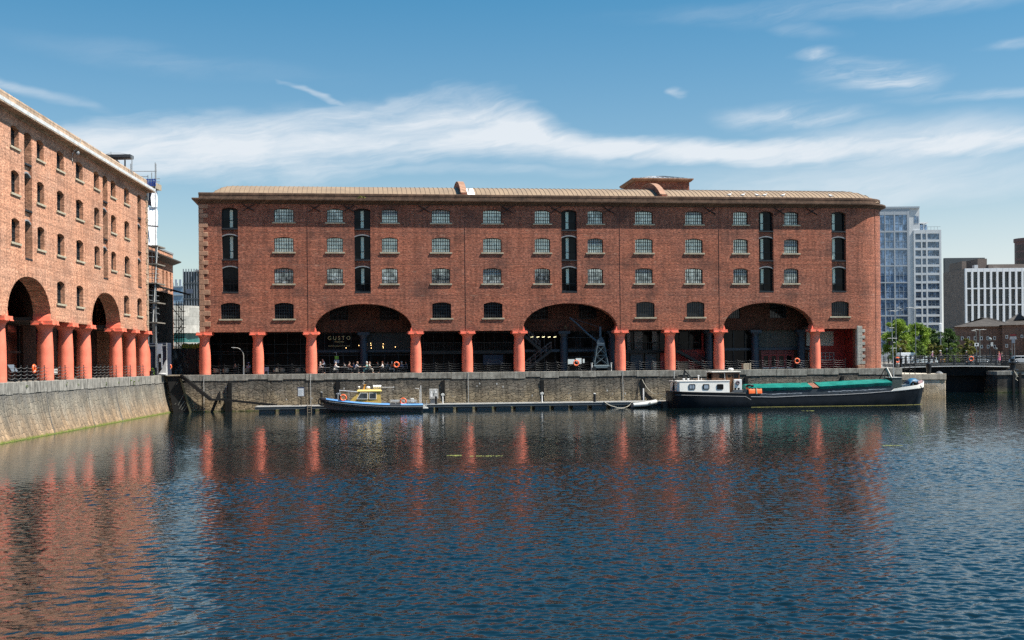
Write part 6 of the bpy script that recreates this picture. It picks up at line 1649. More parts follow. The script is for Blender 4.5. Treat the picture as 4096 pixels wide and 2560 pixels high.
for k in range(3): m_.box(-.8,.8,.24,.27,.55+.15*k,.65+.15*k)
m_.build('backrest', PALE, t)
for s in (-1,1): MB().box(s*.7-.03,s*.7+.03,-.2,.28,0,.43).build('leg', BLACKI, t)
t = thing('table', 'pale wooden table behind the chains under the far left arch', 'table', FL.w(13.6, 1.3), FL.ang)
MB().cbox(-.8,.8,-.4,.4,.72,.78,.01).build('table_top', TIMBERW, t)
for x_ in (-.7,.7):
    for y_ in (-.3,.3): MB().box(x_-.04,x_+.04,y_-.04,y_+.04,0,.72).build('leg', TIMBERW, t)
t = thing('notice_stand', 'grey tilted notice stand behind the chains beside the nearest column', 'notice stand', FL.w(-4.6, 1.6), FL.ang-.3)
MB().loft([[(-.4,-.05,.8),(.4,-.05,.8),(.4,.0,.8),(-.4,.0,.8)],[(-.4,.35,1.35),(.4,.35,1.35),(.4,.4,1.35),(-.4,.4,1.35)]]).build('panel', M((.1,.12,.14), .4), t)
MB().beam((0,.15,1.0),(-.1,.2,0),.08,.08).build('post', BLACKI, t); MB().box(-.3,.3,-.1,.4,0,.05).build('base', BLACKI, t)
tag(MB().cyl((0,0,0),(0,0,.4),.2,.17,14).lathe([(.17,.4),(.28,.44),(.28,.52),(.2,.58),(.02,.6)], n=14).build('bollard', BLACKI, None, 40, FL.w(34.9,-.05,0)), 'black iron bollard in front of the last left column', 'bollard')
wl_ = leaf_clump([(0,0,.3,.5),(.3,.2,.45,.4),(-.2,.3,.25,.4)], 60, .22, random.Random(9), 1.2)
tag(wl_.build('weed', LEAFM, None, None, FL.w(36.3,.5,0)), 'tuft of green weeds at the foot of the portable cabin', 'plant')
x, z = FL.at(293, 612, -.1); t = thing('floodlight', 'small grey floodlight under the cornice of the left warehouse with a cable', 'floodlight', FL.w(x,-.1,z), FL.ang)
MB().ball((0,-.35,0), .22,.2,.22).build('lamp', GREY, t); MB().beam((0,0,.2),(0,-.35,.05),.06,.06).build('bracket', GREY, t); MB().tube([(.0,-.7,1.2),(-.15,-.5,.6),(-.4,-.05,-.1),(-.45,-.05,-.8)],.03).build('cable', PALE, t)

# ------------------------------------------------------------------ behind the left warehouse
STB = M((.05,.055,.06), .6, .2, .3)
POLE = M((.3,.31,.31), .5, .3, .25)
# roof gantry
g_ = thing('roof_gantry', 'dark steel roof gantry with railings and thin posts above the left warehouse roof', 'gantry', P(470,680,128), 0)
o = P(470,680,128)
def G(px, py, Y=128): return P(px,py,Y)-o
m_ = MB(); m_.beam(G(420,627), G(528,626), 1.2, .28); m_.beam(G(432,634), G(528,632), 1.0, .18); m_.build('beam', STB, g_)
m_ = MB()
for px, y0, y1 in ((528,624,697),(523,655,690)): m_.tube([G(px,y0), G(px,y1)], .05)
m_.tube([G(410,622),G(440,612),G(480,612),G(524,620)], .02); m_.tube([G(444,607),G(444,625)], .03); m_.build('post', POLE, g_)
m_ = MB(); m_.beam(G(455,628),G(475,650),.3,.12); m_.beam(G(447,637),G(476,652),.25,.12); m_.beam(G(460,622),G(462,640),.2,.2); m_.build('trolley', GREY, g_)
m_ = MB(); m_.tube([G(430,640),G(430,760)], .08); m_.tube([G(500,640),G(500,800)], .08); m_.build('leg', STB, g_)
# scaffold
sc = thing('scaffold', 'tall scaffold tower wrapped in white sheeting at the end of the left warehouse', 'scaffold', P(615,1500,141), 0); o2 = P(615,1500,141)
def S2(px, py, Y=141): return P(px,py,Y)-o2
m_ = MB()
for px, y0, y1, Y in ((592,700,1495,140),(607,690,1495,143),(621,650,1470,140),(624,655,1495,143)): m_.tube([S2(px,y0,Y), S2(px+3,y1,Y)], .05)
m_.tube([S2(531,685,140),S2(627,685,140)], .04); m_.tube([S2(548,706,140),S2(590,706,140)], .04); m_.tube([S2(615,715),S2(640,715)], .04); m_.tube([S2(610,727),S2(639,727)], .04); m_.tube([S2(615,762),S2(641,762)], .04)
for y in (1005,1025,1075,1092,1110,1160,1180,1200,1230,1250): m_.tube([S2(588,y,140),S2(636,y+4,140)], .04)
for y in (1100,1255): m_.tube([S2(588,y,143),S2(638,y+2,140)], .035)
m_.build('pole', POLE, sc)
m_ = MB(); m_.tube([S2(629,985,140),S2(612,1290,140)], .08); m_.build('rubbish_chute', PALE, sc)
for y in (985,1058,1135,1212,1292,1330):
    p = S2(587,y,140); q = S2(632 if y < 1300 else 606,y+1,140); MB().loft([[(p.x,-1.2,p.z),(q.x,-1.2,q.z),(q.x,2,q.z),(p.x,2,p.z)],[(p.x,-1.2,p.z+.14),(q.x,-1.2,q.z+.14),(q.x,2,q.z+.14),(p.x,2,p.z+.14)]]).build('platform', M((.2,.18,.15), .8, 0, .3, 3), sc)
SHT = N('white_sheeting'); o_ = SHT.obj(); f1 = SHT.noise(SHT.scl(o_,(1,1,.6)), .9, 4, .6, .8); SHT.bump(f1, .7, .5); SHT = SHT.out((.88,.88,.9), .55, 0, .3)
r5 = random.Random(2)
def sheet(pts_l, pts_r):
    m_ = MB(); rows = []
    for (lx, ly), (rx, ry) in zip(pts_l, pts_r):
        row = []
        for i in range(7):
            t = i/6; v = S2(lx+(rx-lx)*t, ly+(ry-ly)*t, 139.0+r5.uniform(-.2,.2)+3.2*t*t); row.append(v)
        v = S2(rx, ry, 144); row.append(v)
        rows.append(row)
    m_.loft(rows, False, False); return m_.build('sheeting', SHT, sc, 50)
sheet([(611,758),(603,790),(607,827)], [(627,752),(631,790),(630,829)])
sheet([(587,829),(588,862),(587,900)], [(628,829),(632,865),(630,903)])
sheet([(588,905),(589,940),(586,978)], [(628,906),(627,945),(629,987)])
p, q = S2(586,903,139), S2(633,906,139); MB().beam((p.x,p.y,p.z),(q.x,q.y,q.z),.2,.16).build('strap', GREY, sc)
p, q = S2(585,726,140), S2(622,738,140); MB().box(p.x,q.x,p.y,p.y+2.4,q.z-.4,p.z-.1).build('timber_deck', TIMBERW, sc)
BN = M((.012,.06,.3), .6, 0, .3, 3); p, q = S2(577,715,139.6), S2(621,744,139.6); m_ = MB(); z = q.z
while z < p.z:
    m_.box(p.x,q.x,p.y,p.y+.04,z,z+.11); z += .17
x = p.x
while x < q.x: m_.box(x,x+.1,p.y-.01,p.y+.03,q.z,p.z); x += .3
m_.build('netting', BN, sc)
MB().box(S2(587,0).x,S2(606,0).x,-.5,1,S2(0,826,141).z,S2(0,770,141).z).build('panel', M((.12,.12,.14), .6), sc)

# brick annexe further along
AX = thing('brick_annexe', 'three-storey brick building with a flat roof and slit windows behind the scaffold', 'building', FL.o, FL.ang)
ay = 3.4; ax0 = 37.5; ax1 = FL.x(692, 1100, ay); zt = FL.z(692,1020,ay); zc0 = FL.z(692,1060,ay); zlow = FL.z(692,1196,ay)
hx = []
for a, b in ((615,620),(628,633),(650,655),(665,670),(680,685)): 
    z1, z0 = FL.z(667,1086,ay), FL.z(667,1152,ay); hx.append([(FL.x(a,1100,ay),z0),(FL.x(b,1100,ay),z0),(FL.x(b,1100,ay),z1),(FL.x(a,1100,ay),z1)])
m_ = MB(); m_.sheet([[(ax0,0),(ax1,0),(ax1,zt),(ax0,zt)]]+hx, lambda a, b: (a, ay, b))
for h in hx: reveals(m_, h, ay, ay+.4)
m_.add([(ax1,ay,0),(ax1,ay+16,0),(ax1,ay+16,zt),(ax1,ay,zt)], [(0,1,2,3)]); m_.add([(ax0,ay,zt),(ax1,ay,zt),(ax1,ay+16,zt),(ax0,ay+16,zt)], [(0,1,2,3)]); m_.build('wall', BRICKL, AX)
for h in hx:
    x0, x1, z0, z1 = h[0][0], h[1][0], h[0][1], h[2][1]; f = MB(); f.box(x0,x0+.12,ay+.3,ay+.4,z0,z1); f.box(x1-.12,x1,ay+.3,ay+.4,z0,z1); f.box(x0+.12,x1-.12,ay+.3,ay+.4,(z0+z1)/2-.06,(z0+z1)/2+.06)
    o = f.build('window', FRAME, AX); MB().box(x0,x1,ay+.36,ay+.38,z0,z1).build('pane', PANE_LO, o); MB().box(x0-.2,x1+.2,ay-.1,ay+.3,z0-.2,z0+.01).build('sill', SILL, o)
MB().sweep([(0,zc0-.1),(.2,zc0),(.9,zc0+.35),(.95,zc0+.5),(.1,zc0+.6),(0,zc0-.1)], [(ax0,ay,0,-1),(ax1,ay,1,-1),(ax1,ay+16,1,0)], True).build('cornice', M((.1,.085,.075), .8), AX)
MB().sweep([(0,zt),(.08,zt),(.08,zt+.22),(-.4,zt+.22),(-.4,zt)], [(ax0,ay,0,-1),(ax1,ay,1,-1),(ax1,ay+16,1,0)], True).build('coping', GREY, AX)
dk = M((.016,.015,.015), .85, 0, .3, 2)
yb = 1.2; bx1 = FL.x(693,1300,yb); MB().box(ax0,bx1,yb,ay-.01,0,zlow).build('lower_block', dk, AX)
m_ = MB(); x2 = FL.x(720,1210,yb-2.0); m_.loft([[(ax0,ay-.02,zlow+1.3),(ax0,yb-2.0,zlow+.1),(ax0,yb-2.0,zlow-.1),(ax0,ay-.02,zlow+1.0)],[(bx1+.6,ay-.02,zlow+1.3),(bx1+.6,yb-2.0,zlow+.1),(bx1+.6,yb-2.0,zlow-.1),(bx1+.6,ay-.02,zlow+1.0)]]); m_.build('canopy', dk, AX)
# black scaffold tower before the concrete block
s3 = thing('scaffold', 'black lattice scaffold tower in front of the pale concrete block', 'scaffold', P(712,1400,160), 0); o3 = P(712,1400,160)
def S3(px, py, Y=160): return P(px,py,Y)-o3
m_ = MB()
for px, Y in ((705,160),(714,162),(720,160),(727,160),(734,162)): m_.tube([S3(px,1205,Y), S3(px,1400,Y)], .055)
for y in (1245,1280,1310,1350,1385): m_.tube([S3(693,y),S3(742,y)], .05)
for (a, b), (c, d) in (((693,1235),(735,1290)),((735,1290),(693,1345)),((693,1290),(700,1300)),((693,1355),(735,1400)),((704,1215),(735,1250)),((735,1310),(704,1350))): m_.tube([S3(a,b),S3(c,d)], .05)
m_.build('pole', BLACKI, s3)
# concrete block with a rounded corner, dark office tower with fins
cb_ = thing('concrete_building', 'pale concrete building with a rounded corner, behind the black scaffold tower', 'building', P(735,1400,225), 0); o4 = P(735,1400,225)
x0, x1 = (P(640,1300,225)-o4).x, (P(781,1300,225)-o4).x; zt = (P(0,1228,225)-o4).z; z0 = -3; Rr = 5.0
outl = [(x0,0),(x1-Rr,0)]+[(x1-Rr+Rr*math.sin(t),Rr-Rr*math.cos(t)) for t in [PI/2*i/8 for i in range(1,9)]]+[(x1,20),(x0,20)]
zg = (P(0,1338,225)-o4).z
CONC = stone('pale_concrete', (.34,.335,.3), (.44,.43,.39), (4.0,1.55), .2, .2)
MB().prism(outl,'z',zg,zt).build('upper_wall', CONC, cb_)
lw_ = [(p[0]-.5 if p[0] > 0 else p[0], p[1]+.5) for p in outl]
MB().prism(lw_,'z',zg-1.7,zg).build('window_band', M((.03,.12,.11), .15, 0, .3), cb_); MB().prism(outl,'z',zg-2.6,zg-1.72).build('wall', CONC, cb_)
MB().prism(lw_,'z',-4.5,zg-2.62).build('ground_floor', CONC, cb_)
m_ = MB()
for k in range(4): xx = (P(748,0,225)-o4).x+k*1.0; m_.box(xx,xx+.7,.45,.52,-4,zg-3.0)
m_.build('window', M((.03,.06,.06), .2), cb_)
ot = thing('office_tower', 'dark blue-grey office tower with close vertical fins behind the pale concrete building', 'office tower', P(780,1400,420), 0); o5 = P(780,1400,420)
def S5(px, py, Y=420): return P(px,py,Y)-o5
x0, x1 = S5(723,0).x, S5(850,0).x; zt, zb = S5(0,1093).z, -8
MB().box(x0,x1,0,25,zb,zt).build('wall', M((.035,.055,.075), .15, 0, .2), ot)
m_ = MB(); x = x0
while x < x1: m_.box(x,x+.28,-.5,-.01,zb,zt+.9); x += .92
m_.build('fins', M((.2,.22,.24), .5), ot)
for z in (zt-4.2, zt-9.5, zt-22): MB().box(x0,x1,-.6,-.51,z,z+.35).build('floor_band', M((.07,.08,.09)), ot)
MB().box(S5(737,0).x,S5(763,0).x,-.75,-.61,S5(0,1181).z,S5(0,1163).z).build('sign_panel', M((.09,.11,.15)), ot)
m_ = MB(); m_.beam(S5(784,1083),S5(800,1083),2,.6); m_.tube([S5(790,1083),S5(790,1095)], .3); m_.build('roof_plant', GREY, ot)
lt = thing('office_block', 'light grey-blue office block with a finned top, left of the dark office tower', 'office block', P(700,1400,470), 0); o6 = P(700,1400,470)
x0, x1 = (P(640,0,470)-o6).x, (P(722,0,470)-o6).x; zt = (P(0,1124,470)-o6).z; zm = (P(0,1150,470)-o6).z
MB().box(x0,x1,0,20,-10,zm).build('wall', M((.2,.3,.4), .2, 0, .25, .1), lt); m_ = MB(); x = x0
while x < x1: m_.box(x,x+.8,-.2,.8,zm,zt); x += 1.6
m_.build('fins', M((.35,.4,.45), .5), lt)
for k in range(6): MB().box(x0,x1,-.3,-.01,zm-3.2*k-.5,zm-3.2*k).build('floor_band', M((.33,.38,.42)), lt)
# hoarding, portable cabin, tarpaulins on the quay corner
hd = thing('hoarding', 'black corrugated hoarding closing the gap between the two warehouses', 'hoarding', P(735,1500,147), 0); o7 = P(735,1500,147); o7.z = 0; hd.location = o7
x0, x1 = P(668,1500,147).x-o7.x, P(812,1500,147).x-o7.x; m_ = MB(); x = x0; i = 0; zt = P(735,1398,147).z; pts = []
while x < x1: pts += [(x,0),(x+.09,0),(x+.12,-.07),(x+.21,-.07)]; x += .24
m_.loft([[(p[0],p[1],0) for p in pts],[(p[0],p[1],zt) for p in pts]], False, False); hm = N('black_sheet'); v_ = hm.uvz(); n_ = hm.noise(hm.scl(v_,(1.6,.5,1)), 1.5, 5, .65); hm.bump(n_, .5, .15)
m_.build('corrugated_sheet', hm.out(hm.mix(hm.rng(n_,.48,.7),(.014,.014,.016),(.2,.2,.19)), hm.rng(n_,.3,.7,.2,.5), 0, .5), hd)  # pale streaks put reflected light into the sheet's colour
m_ = MB(); xg = P(760,0,147).x-o7.x; m_.box(xg-.5,xg+.45,-.25,-.1,0,zt+.05); m_.box(x0,x1,-.05,.1,zt,zt+.12); m_.build('gate_post', BLACKI, hd)
yt = thing('tarpaulin', 'crumpled yellow tarpaulin showing above the black hoarding', 'tarpaulin', P(765,1392,149), 0); o8 = P(765,1392,149); rows = []
for i in range(15):
    v = P(728+5.4*i,1379+7*r5.random(),149)-o8; rows.append([(v.x,0,v.z+r5.uniform(-.1,.15)),(v.x,.5,v.z+.25),(v.x,1.1,v.z-.5),(v.x,0,v.z-.35)])
MB().loft(rows).build('sheet', M((.5,.4,.05), .6, 0, .3, 2), yt)
m_ = MB().beam((-1.2,.3,-.2),(-1.2,.3,-2.9),.1,.1); m_.beam((1.4,.3,-.2),(1.4,.3,-2.9),.1,.1); m_.build('frame', BLACKI, yt)
pc_ = thing('portable_cabin', 'dark blue portable cabin with a white door end beside the last left column', 'cabin', P(632,1500,141.5), -.1); o9 = P(632,1500,141.5); pc_.location = (o9.x,o9.y,0)
def xl(px): return P(px,1450,141.5).x-o9.x
zt = P(630,1372,141.5).z; NAVY = M((.03,.038,.06), .5, 0, .2)
MB().cbox(xl(592),xl(668),.0,1.5,.05,zt,.06).build('body', NAVY, pc_)
MB().box(xl(629),xl(650),-.08,-.01,.1,zt-.12).build('door_panel', M((.6,.62,.66), .5, 0, .08), pc_); d_ = MB().box(xl(635.5),xl(647),-.13,-.09,.15,zt-1.25).build('door', BLACKI, pc_)
MB().box(xl(640),xl(645),-.15,-.135,zt-2.2,zt-1.75).build('notice', WHITE, d_); m_ = MB()
for a, b in ((590,592.5),(628,630),(668,670)): m_.box(xl(a),xl(b),-.06,.0,.0,zt)
m_.box(xl(596),xl(668),-.065,-.02,zt-.35,zt-.28); m_.build('trim', PALE, pc_)
tp = thing('tarpaulin', 'pale grey tarpaulin slumped against the corner of the portable cabin', 'tarpaulin', (o9.x+xl(655), o9.y-.6, 0), 0)
MB().loft([[(-.55,0,.02),(.42,-.1,.02),(.5,.4,.02),(-.3,.4,.02)],[(-.1,.1,.7),(.42,.05,.8),(.48,.4,.8),(.0,.4,.75)],[(.3,.2,1.7),(.44,.2,1.8),(.46,.35,1.85),(.34,.35,1.75)]]).ball((.05,-.25,.15),.5,.2,.16).build('sheet', M((.42,.42,.41), .7, 0, .2, 2, .4), tp, 60)
# ------------------------------------------------------------------ right: lock entrance and swing bridge
pr = thing('stone_pier', 'low sunlit sandstone pier at the lock entrance behind the barge bow', 'pier', (0,0,0))
zt = P(3700,1496,PIER_Y).z; xl_ = main_end.x-1.0
PIERM = rubble('pier_stone', [(.48,.38,.26),(.56,.46,.33),(.62,.52,.4),(.52,.4,.26)], (.16,.13,.1), (1.3,.7), (.42,.3,.17), (-4.4,-2.2), None, .5, .6, .03, None)
m_ = MB(); m_.cbox(xl_,pier_x,PIER_Y,PIER_Y+42,-6.5,zt-.85,.08); m_.build('wall', PIERM, pr)
coping(pr, xl_, pier_x+.05, PIER_Y-.02, PIER_Y+42, COPEP, .75, .95, zt+.01, 1.6, 3.4)
MB().box(xl_,pier_x,PIER_Y+1,PIER_Y+42,zt-.4,zt).build('paving', PAVE, pr)
for px, lab in ((3715,'tall black iron bollard on the low stone pier'),):
    v = P(px,1490,PIER_Y+1.2); o = MB().lathe([(.28,0),(.3,.3),(.36,.9),(.42,1.25),(.4,1.45),(.25,1.58),(.03,1.62)], n=16).build('bollard', BLACKI, None, 40, (v.x,v.y,zt)); tag(o, lab, 'bollard')
v = P(3757,1490,PIER_Y+1.0); tag(MB().lathe([(.5,0),(.5,.12),(.3,.2),(.32,.3),(.02,.36)], n=16).build('mooring_ring', GREY, None, 40, (v.x,v.y,zt)), 'flat iron mooring cap on the low stone pier right of the bollard', 'bollard')
v0, v1 = P(3617,1490,PIER_Y+.6), P(3660,1490,PIER_Y+.6)
class FW_:                                               # world frame
    pass
F0 = Frame(0, PIER_Y+.6, 0)
root = chain_fence('short black chain fence on the low stone pier left of the bollard', F0, [v0.x, v1.x], 0, [v0.x, (v0.x+v1.x)/2, v1.x], 'chain fences by the lock', 1.3, 3); root.location.z = zt
lr = thing('lock_wall', 'dark stone lock wall at the right edge of the picture', 'dock wall', (0,0,0))
zt2 = P(4050,1484,LOCK_Y).z; LOCKM = rubble('lock_stone', [(.04,.036,.031),(.06,.053,.046),(.08,.07,.06)], (.02,.018,.015), (1.1,.75), (.16,.14,.08), (-4.4,-3), None, .5, .6, .03, (.08,.09,.03))
MB().cbox(lock_x,150,LOCK_Y,LOCK_Y+24,-6.5,zt2-.5,.06).build('wall', LOCKM, lr); coping(lr, lock_x-.05, 150, LOCK_Y-.03, LOCK_Y+24, COPE, .5, .6, zt2, 1.5, 3)
m_ = MB(); a = P(4050,1520,LOCK_Y-.2); m_.box(a.x,a.x+14,LOCK_Y-.15,LOCK_Y-.01,P(0,1523,LOCK_Y).z,P(0,1518,LOCK_Y).z)
for px in (4049,4075): x = P(px,1540,LOCK_Y).x; m_.box(x,x+.35,LOCK_Y-.2,LOCK_Y-.01,-6,P(0,1527,LOCK_Y).z)
m_.build('timber_rubbing', TIMBER, lr)
v = P(4056,1495,LOCK_Y-.15); m_ = MB(); m_.tube([(v.x,v.y,v.z+.5),(v.x+.35,v.y,v.z-.3),(v.x+.25,v.y,v.z-.8),(v.x+.55,v.y,v.z-1.1)], .05); m_.tube([(v.x+.5,v.y,v.z+.5),(v.x+.25,v.y,v.z+.2),(v.x+.6,v.y,v.z-.5)], .05); tag(m_.build('rope', ROPE), 'short looped rope hanging over the top of the lock wall', 'rope')
# bridge
BY = 195.0; zd = .42
br_ = thing('swing_bridge', 'black iron swing bridge with railings and lettering on its side, across the lock entrance', 'bridge', (0,0,0))
bx0, bx1 = P(3598,1450,BY).x, P(4036,1450,BY).x
def bz(t): return zd+.16*math.sin(PI*t)-.1
n = 24; m_ = MB(); rows = []
for i in range(n+1):
    t = i/n; x = bx0+(bx1-bx0)*t; z = bz(t); rows.append([(x,BY,z-.55),(x,BY+9,z-.55),(x,BY+9,z),(x,BY,z)])
m_.loft(rows); m_.build('deck', M((.3,.29,.27), .8), br_)
m_ = MB(); m_.loft([[(bx0+(bx1-bx0)*i/n,BY-.12,bz(i/n)-.5),(bx0+(bx1-bx0)*i/n,BY-.02,bz(i/n)-.5),(bx0+(bx1-bx0)*i/n,BY-.02,bz(i/n)+.05),(bx0+(bx1-bx0)*i/n,BY-.12,bz(i/n)+.05)] for i in range(n+1)]); m_.build('fascia', BLACKI, br_)
m_ = MB(); m_.loft([[(bx0+(bx1-bx0)*i/n,BY-.2,bz(i/n)-.66),(bx0+(bx1-bx0)*i/n,BY,bz(i/n)-.66),(bx0+(bx1-bx0)*i/n,BY,bz(i/n)-.51),(bx0+(bx1-bx0)*i/n,BY-.2,bz(i/n)-.51)] for i in range(n+1)]); m_.build('edge_strip', M((.6,.59,.55), .5), br_)
m_ = MB(); m_.loft([[(bx0+(bx1-bx0)*i/n,BY+.3,bz(i/n)-.67),(bx0+(bx1-bx0)*i/n,BY+8.6,bz(i/n)-.67),(bx0+(bx1-bx0)*i/n,BY+8.6,bz(i/n)-2.0-.2*abs(1-2*i/n)),(bx0+(bx1-bx0)*i/n,BY+.3,bz(i/n)-2.0-.2*abs(1-2*i/n))] for i in range(n+1)]); m_.build('girder', M((.003,.003,.003), .9, 0, .2), br_)
m_ = MB(); LV = (.38,.75,1.12)
rp = MB().box(-.05,.05,-.05,.05,0,1.2).ball((0,0,1.24),.07).build('railing_post', BLACKI, br_); rp.location = (bx0+(bx1-bx0)*.013,BY-.06,bz(.013))
for i in range(23):
    t = (i+.3)/23; x = bx0+(bx1-bx0)*t
    for y in (BY-.06, BY+9):
        if i or y > BY: copy_tree(rp, br_, (x,y,bz(t)))
for y in (BY-.06, BY+9):
    for h in LV: m_.tube([(bx0+(bx1-bx0)*i/n,y,bz(i/n)+h) for i in range(n+1)], .035, 6)
m_.build('railing', BLACKI, br_)
LT = M((.3,.3,.28))
for s, px in (('DEVELOPMENT',3689),('CORPORATION',3751),('ALBERT · SALTHOUSE',3823),('BRIDGE',3884),('CONSTRUCTED',3947),('1988',3993)):
    v = P(px,1456,BY); t = (v.x-bx0)/(bx1-bx0); text_part('lettering', s, .36, LT, br_, (v.x,BY-.125,bz(t)-.34), sx=.95)
bm = None
for i, px in enumerate((3622,3662,3714,3768,3818,3860,3905,3965)):
    v = P(px,1448,BY+2); t = (v.x-bx0)/(bx1-bx0); lab = 'short black bollard on the bridge, %s from the left' % ('first','second','third','fourth','fifth','sixth','seventh','eighth')[i]
    if bm is None:
        bm = MB().lathe([(.2,0),(.2,.1),(.14,.14),(.15,.85),(.2,.9),(.18,1.0),(.03,1.05)], n=12).build('bollard', BLACKI, None, 40, (v.x,BY+2,bz(t))); tag(bm, lab, 'bollard', 'bollards along the bridge footway')
    else: copy_tree(bm, None, (v.x,BY+2,bz(t)), 0, lab)
v = P(3885,1435,BY-.2); lifebuoy('orange lifebuoy on the bridge railing near the person in black', (v.x,BY-.16,v.z), 0, 'lifebuoys at the bridge', False, .4)
v = P(3590,1433,178); lifebuoy('orange lifebuoy on a post beside the rounded corner of the long warehouse', (v.x,178,0), 0, 'lifebuoys at the bridge', True, .4)
ct_ = thing('capstan', 'black iron capstan machinery at the right end of the bridge', 'capstan', P(4052,1478,193), 0); ct_.location.z = zt2
MB().lathe([(.9,0),(.9,.2),(.45,.3),(.4,.9),(.75,1.2),(.75,1.35),(.3,1.5),(.28,1.9),(.03,2.0)], n=18).build('drum', BLACKI, ct_, 40); m_ = MB()
for a in range(4): m_.beam((0,0,1.3),(1.3*math.cos(a*PI/2+.4),1.3*math.sin(a*PI/2+.4),1.35),.1,.1)
m_.build('arm', BLACKI, ct_); MB().box(-2.0,2.6,-.9,.9,-.02,.06).build('bed_plate', GREY, ct_)
m_ = MB(); 
tag(MB().box(bx1-1,150,BY+.5,BY+12,zt2+.01,zd-.2).build('abutment', LOCKM), 'dark masonry abutment under the right end of the bridge', 'abutment')
tag(MB().box(pier_x+.01,lock_x-.01,BY+1.2,BY+1.8,-6.5,-1.6).build('void_panel', M((.006,.006,.006), .9, 0, .3), None), 'black timber lock gate closing the passage under the bridge', 'lock gate')  # added near-black panel, gives the passage its shade
tag(MB().box(pier_x-1.2,pier_x-.0,BY-8,BACK_Y,-6.5,zt-.9).build('passage_wall', M((.03,.03,.028), .9, 0, .3), None), 'dark side wall of the passage beside the pier', 'wall')
tag(MB().box(xl_,pier_x-2,BY+1,BY+12,zt+.02,zd-.3).build('abutment', LOCKM), 'dark masonry abutment under the left end of the bridge', 'abutment')

def stroller(px, py, Y, fc, *a, **k):
    v = P(px, 1449, Y); t = (v.x-bx0)/(bx1-bx0); return person(*a, (v.x,Y,bz(t)), 0 if fc > 0 else PI, **k)
stroller(3727,0,199,1,'white-haired pedestrian in a pink top walking right across the bridge','walk',(.6,.25,.42),(.03,.03,.05),(.7,.68,.6),lean=.1)
stroller(3765,0,198,-1,'pedestrian in a wide white hat and dark jacket walking left on the bridge','walk',(.06,.08,.12),(.05,.07,.11),(.3,.3,.28),lean=.08,hat=(.75,.74,.7),size=1.05)
stroller(3864,0,197,1,'pedestrian all in black standing at the middle of the bridge railing','stand',(.012,.015,.018),(.012,.012,.015),(.1,.2,.18),lean=.05,long=True,size=1.06)
stroller(3998,0,198,-1,'pedestrian in a bright pink dress near the right end of the bridge','stand',(.8,.16,.27),(.6,.4,.3),(.4,.14,.06),lean=.05,dress=True)
stroller(4009,0,199,-1,'pedestrian in dark navy behind the one in the pink dress','stand',(.03,.04,.06),(.03,.03,.04),(.05,.04,.03),lean=.05)
v = P(3757,1450,200); dg = thing('dog', 'small tan dog trotting beside the white-hatted pedestrian on the bridge', 'dog', (v.x,198.6,bz((v.x-bx0)/(bx1-bx0))), PI)
J = {'chest':(.2,0,.42,.13),'belly':(-.05,0,.43,.1),'rump':(-.28,0,.43,.11),'neck':(.34,0,.54,.075),'head':(.42,0,.62,.075),'muzzle':(.54,0,.59,.04),'tail':(-.42,0,.52,.03),'tip':(-.52,0,.64,.018)}
E = [('chest','belly'),('belly','rump'),('chest','neck'),('neck','head'),('head','muzzle'),('rump','tail'),('tail','tip')]
for s, S_ in ((.08,'l'),(-.08,'r')):
    J['e'+S_] = (.4,s*.8,.71,.022); J['fe'+S_] = (.2,s,.28,.045); J['ff'+S_] = (.24+s,s,.13,.028); J['fp'+S_] = (.27+s,s,.03,.03); J['hk'+S_] = (-.22,s,.28,.055); J['hh'+S_] = (-.34-s,s,.16,.028); J['hp'+S_] = (-.3-s,s,.03,.03)
    E += [('head','e'+S_),('chest','fe'+S_),('fe'+S_,'ff'+S_),('ff'+S_,'fp'+S_),('rump','hk'+S_),('hk'+S_,'hh'+S_),('hh'+S_,'hp'+S_)]
me = skin_mesh(J, E); me.name = 'body'; me.materials.append(M((.38,.19,.07), .8, 0, .2, 6)); o = bpy.data.objects.new('body', me); COL.objects.link(o); o.parent = dg

# ------------------------------------------------------------------ right: city behind
def grid_face(root, fr, x0, x1, z0, z1, cols, rows, wall, gl, y=0, mull=True, dep=.35):
    """cols, rows: lists of (from, to) openings; builds the frame of the facade and a window in each opening"""
    m_ = MB(); xs = [x0]+[v for c in cols for v in c]+[x1]
    for i in range(0, len(xs), 2): m_.box(xs[i], xs[i+1], y-dep, y, z0, z1)
    zs = [z0]+[v for c in rows for v in c]+[z1]
    for c in cols:
        for i in range(0, len(zs), 2): m_.box(c[0], c[1], y-dep+.02, y, zs[i], zs[i+1])
    m_.build('facade_grid', wall, root)
    for c in cols:
        for r in rows:
            f = MB(); t = .12
            f.box(c[0],c[0]+t,y-.12,y-.02,r[0],r[1]); f.box(c[1]-t,c[1],y-.12,y-.02,r[0],r[1])
            if mull:
                k = max(1, round((c[1]-c[0])/1.5))
                for i in range(1, k): xx = c[0]+(c[1]-c[0])*i/k; f.box(xx-t/2,xx+t/2,y-.12,y-.02,r[0],r[1])
                f.box(c[0]+t,c[1]-t,y-.12,y-.02,r[0]+(r[1]-r[0])*.42,r[0]+(r[1]-r[0])*.42+t)
            w_ = f.build('window', gl[1], root); MB().box(c[0],c[1],y-.05,y-.03,r[0],r[1]).build('pane', gl[0], w_)
GLT = glass('tower_glass', (.17,.25,.37), .06, .4, (1.5,2.8), .8, .25); GLT2 = glass('tower_glass_side', (.13,.18,.25), .06, .5, (1.5,2.8), .7, .25); ALU = M((.33,.37,.4), .4, .2, .1); TWALL = M((.55,.57,.58), .55, 0, .08, .4)
YT = 440.0
tw = thing('apartment_tower', 'tall white and blue-glazed apartment tower right of the long warehouse', 'tower', P(3623,1430,YT), 0); ot_ = P(3623,1430,YT); tw.location.z = 0; ot_.z = 0
def T(px, py, Y=YT): return P(px,py,Y)-ot_
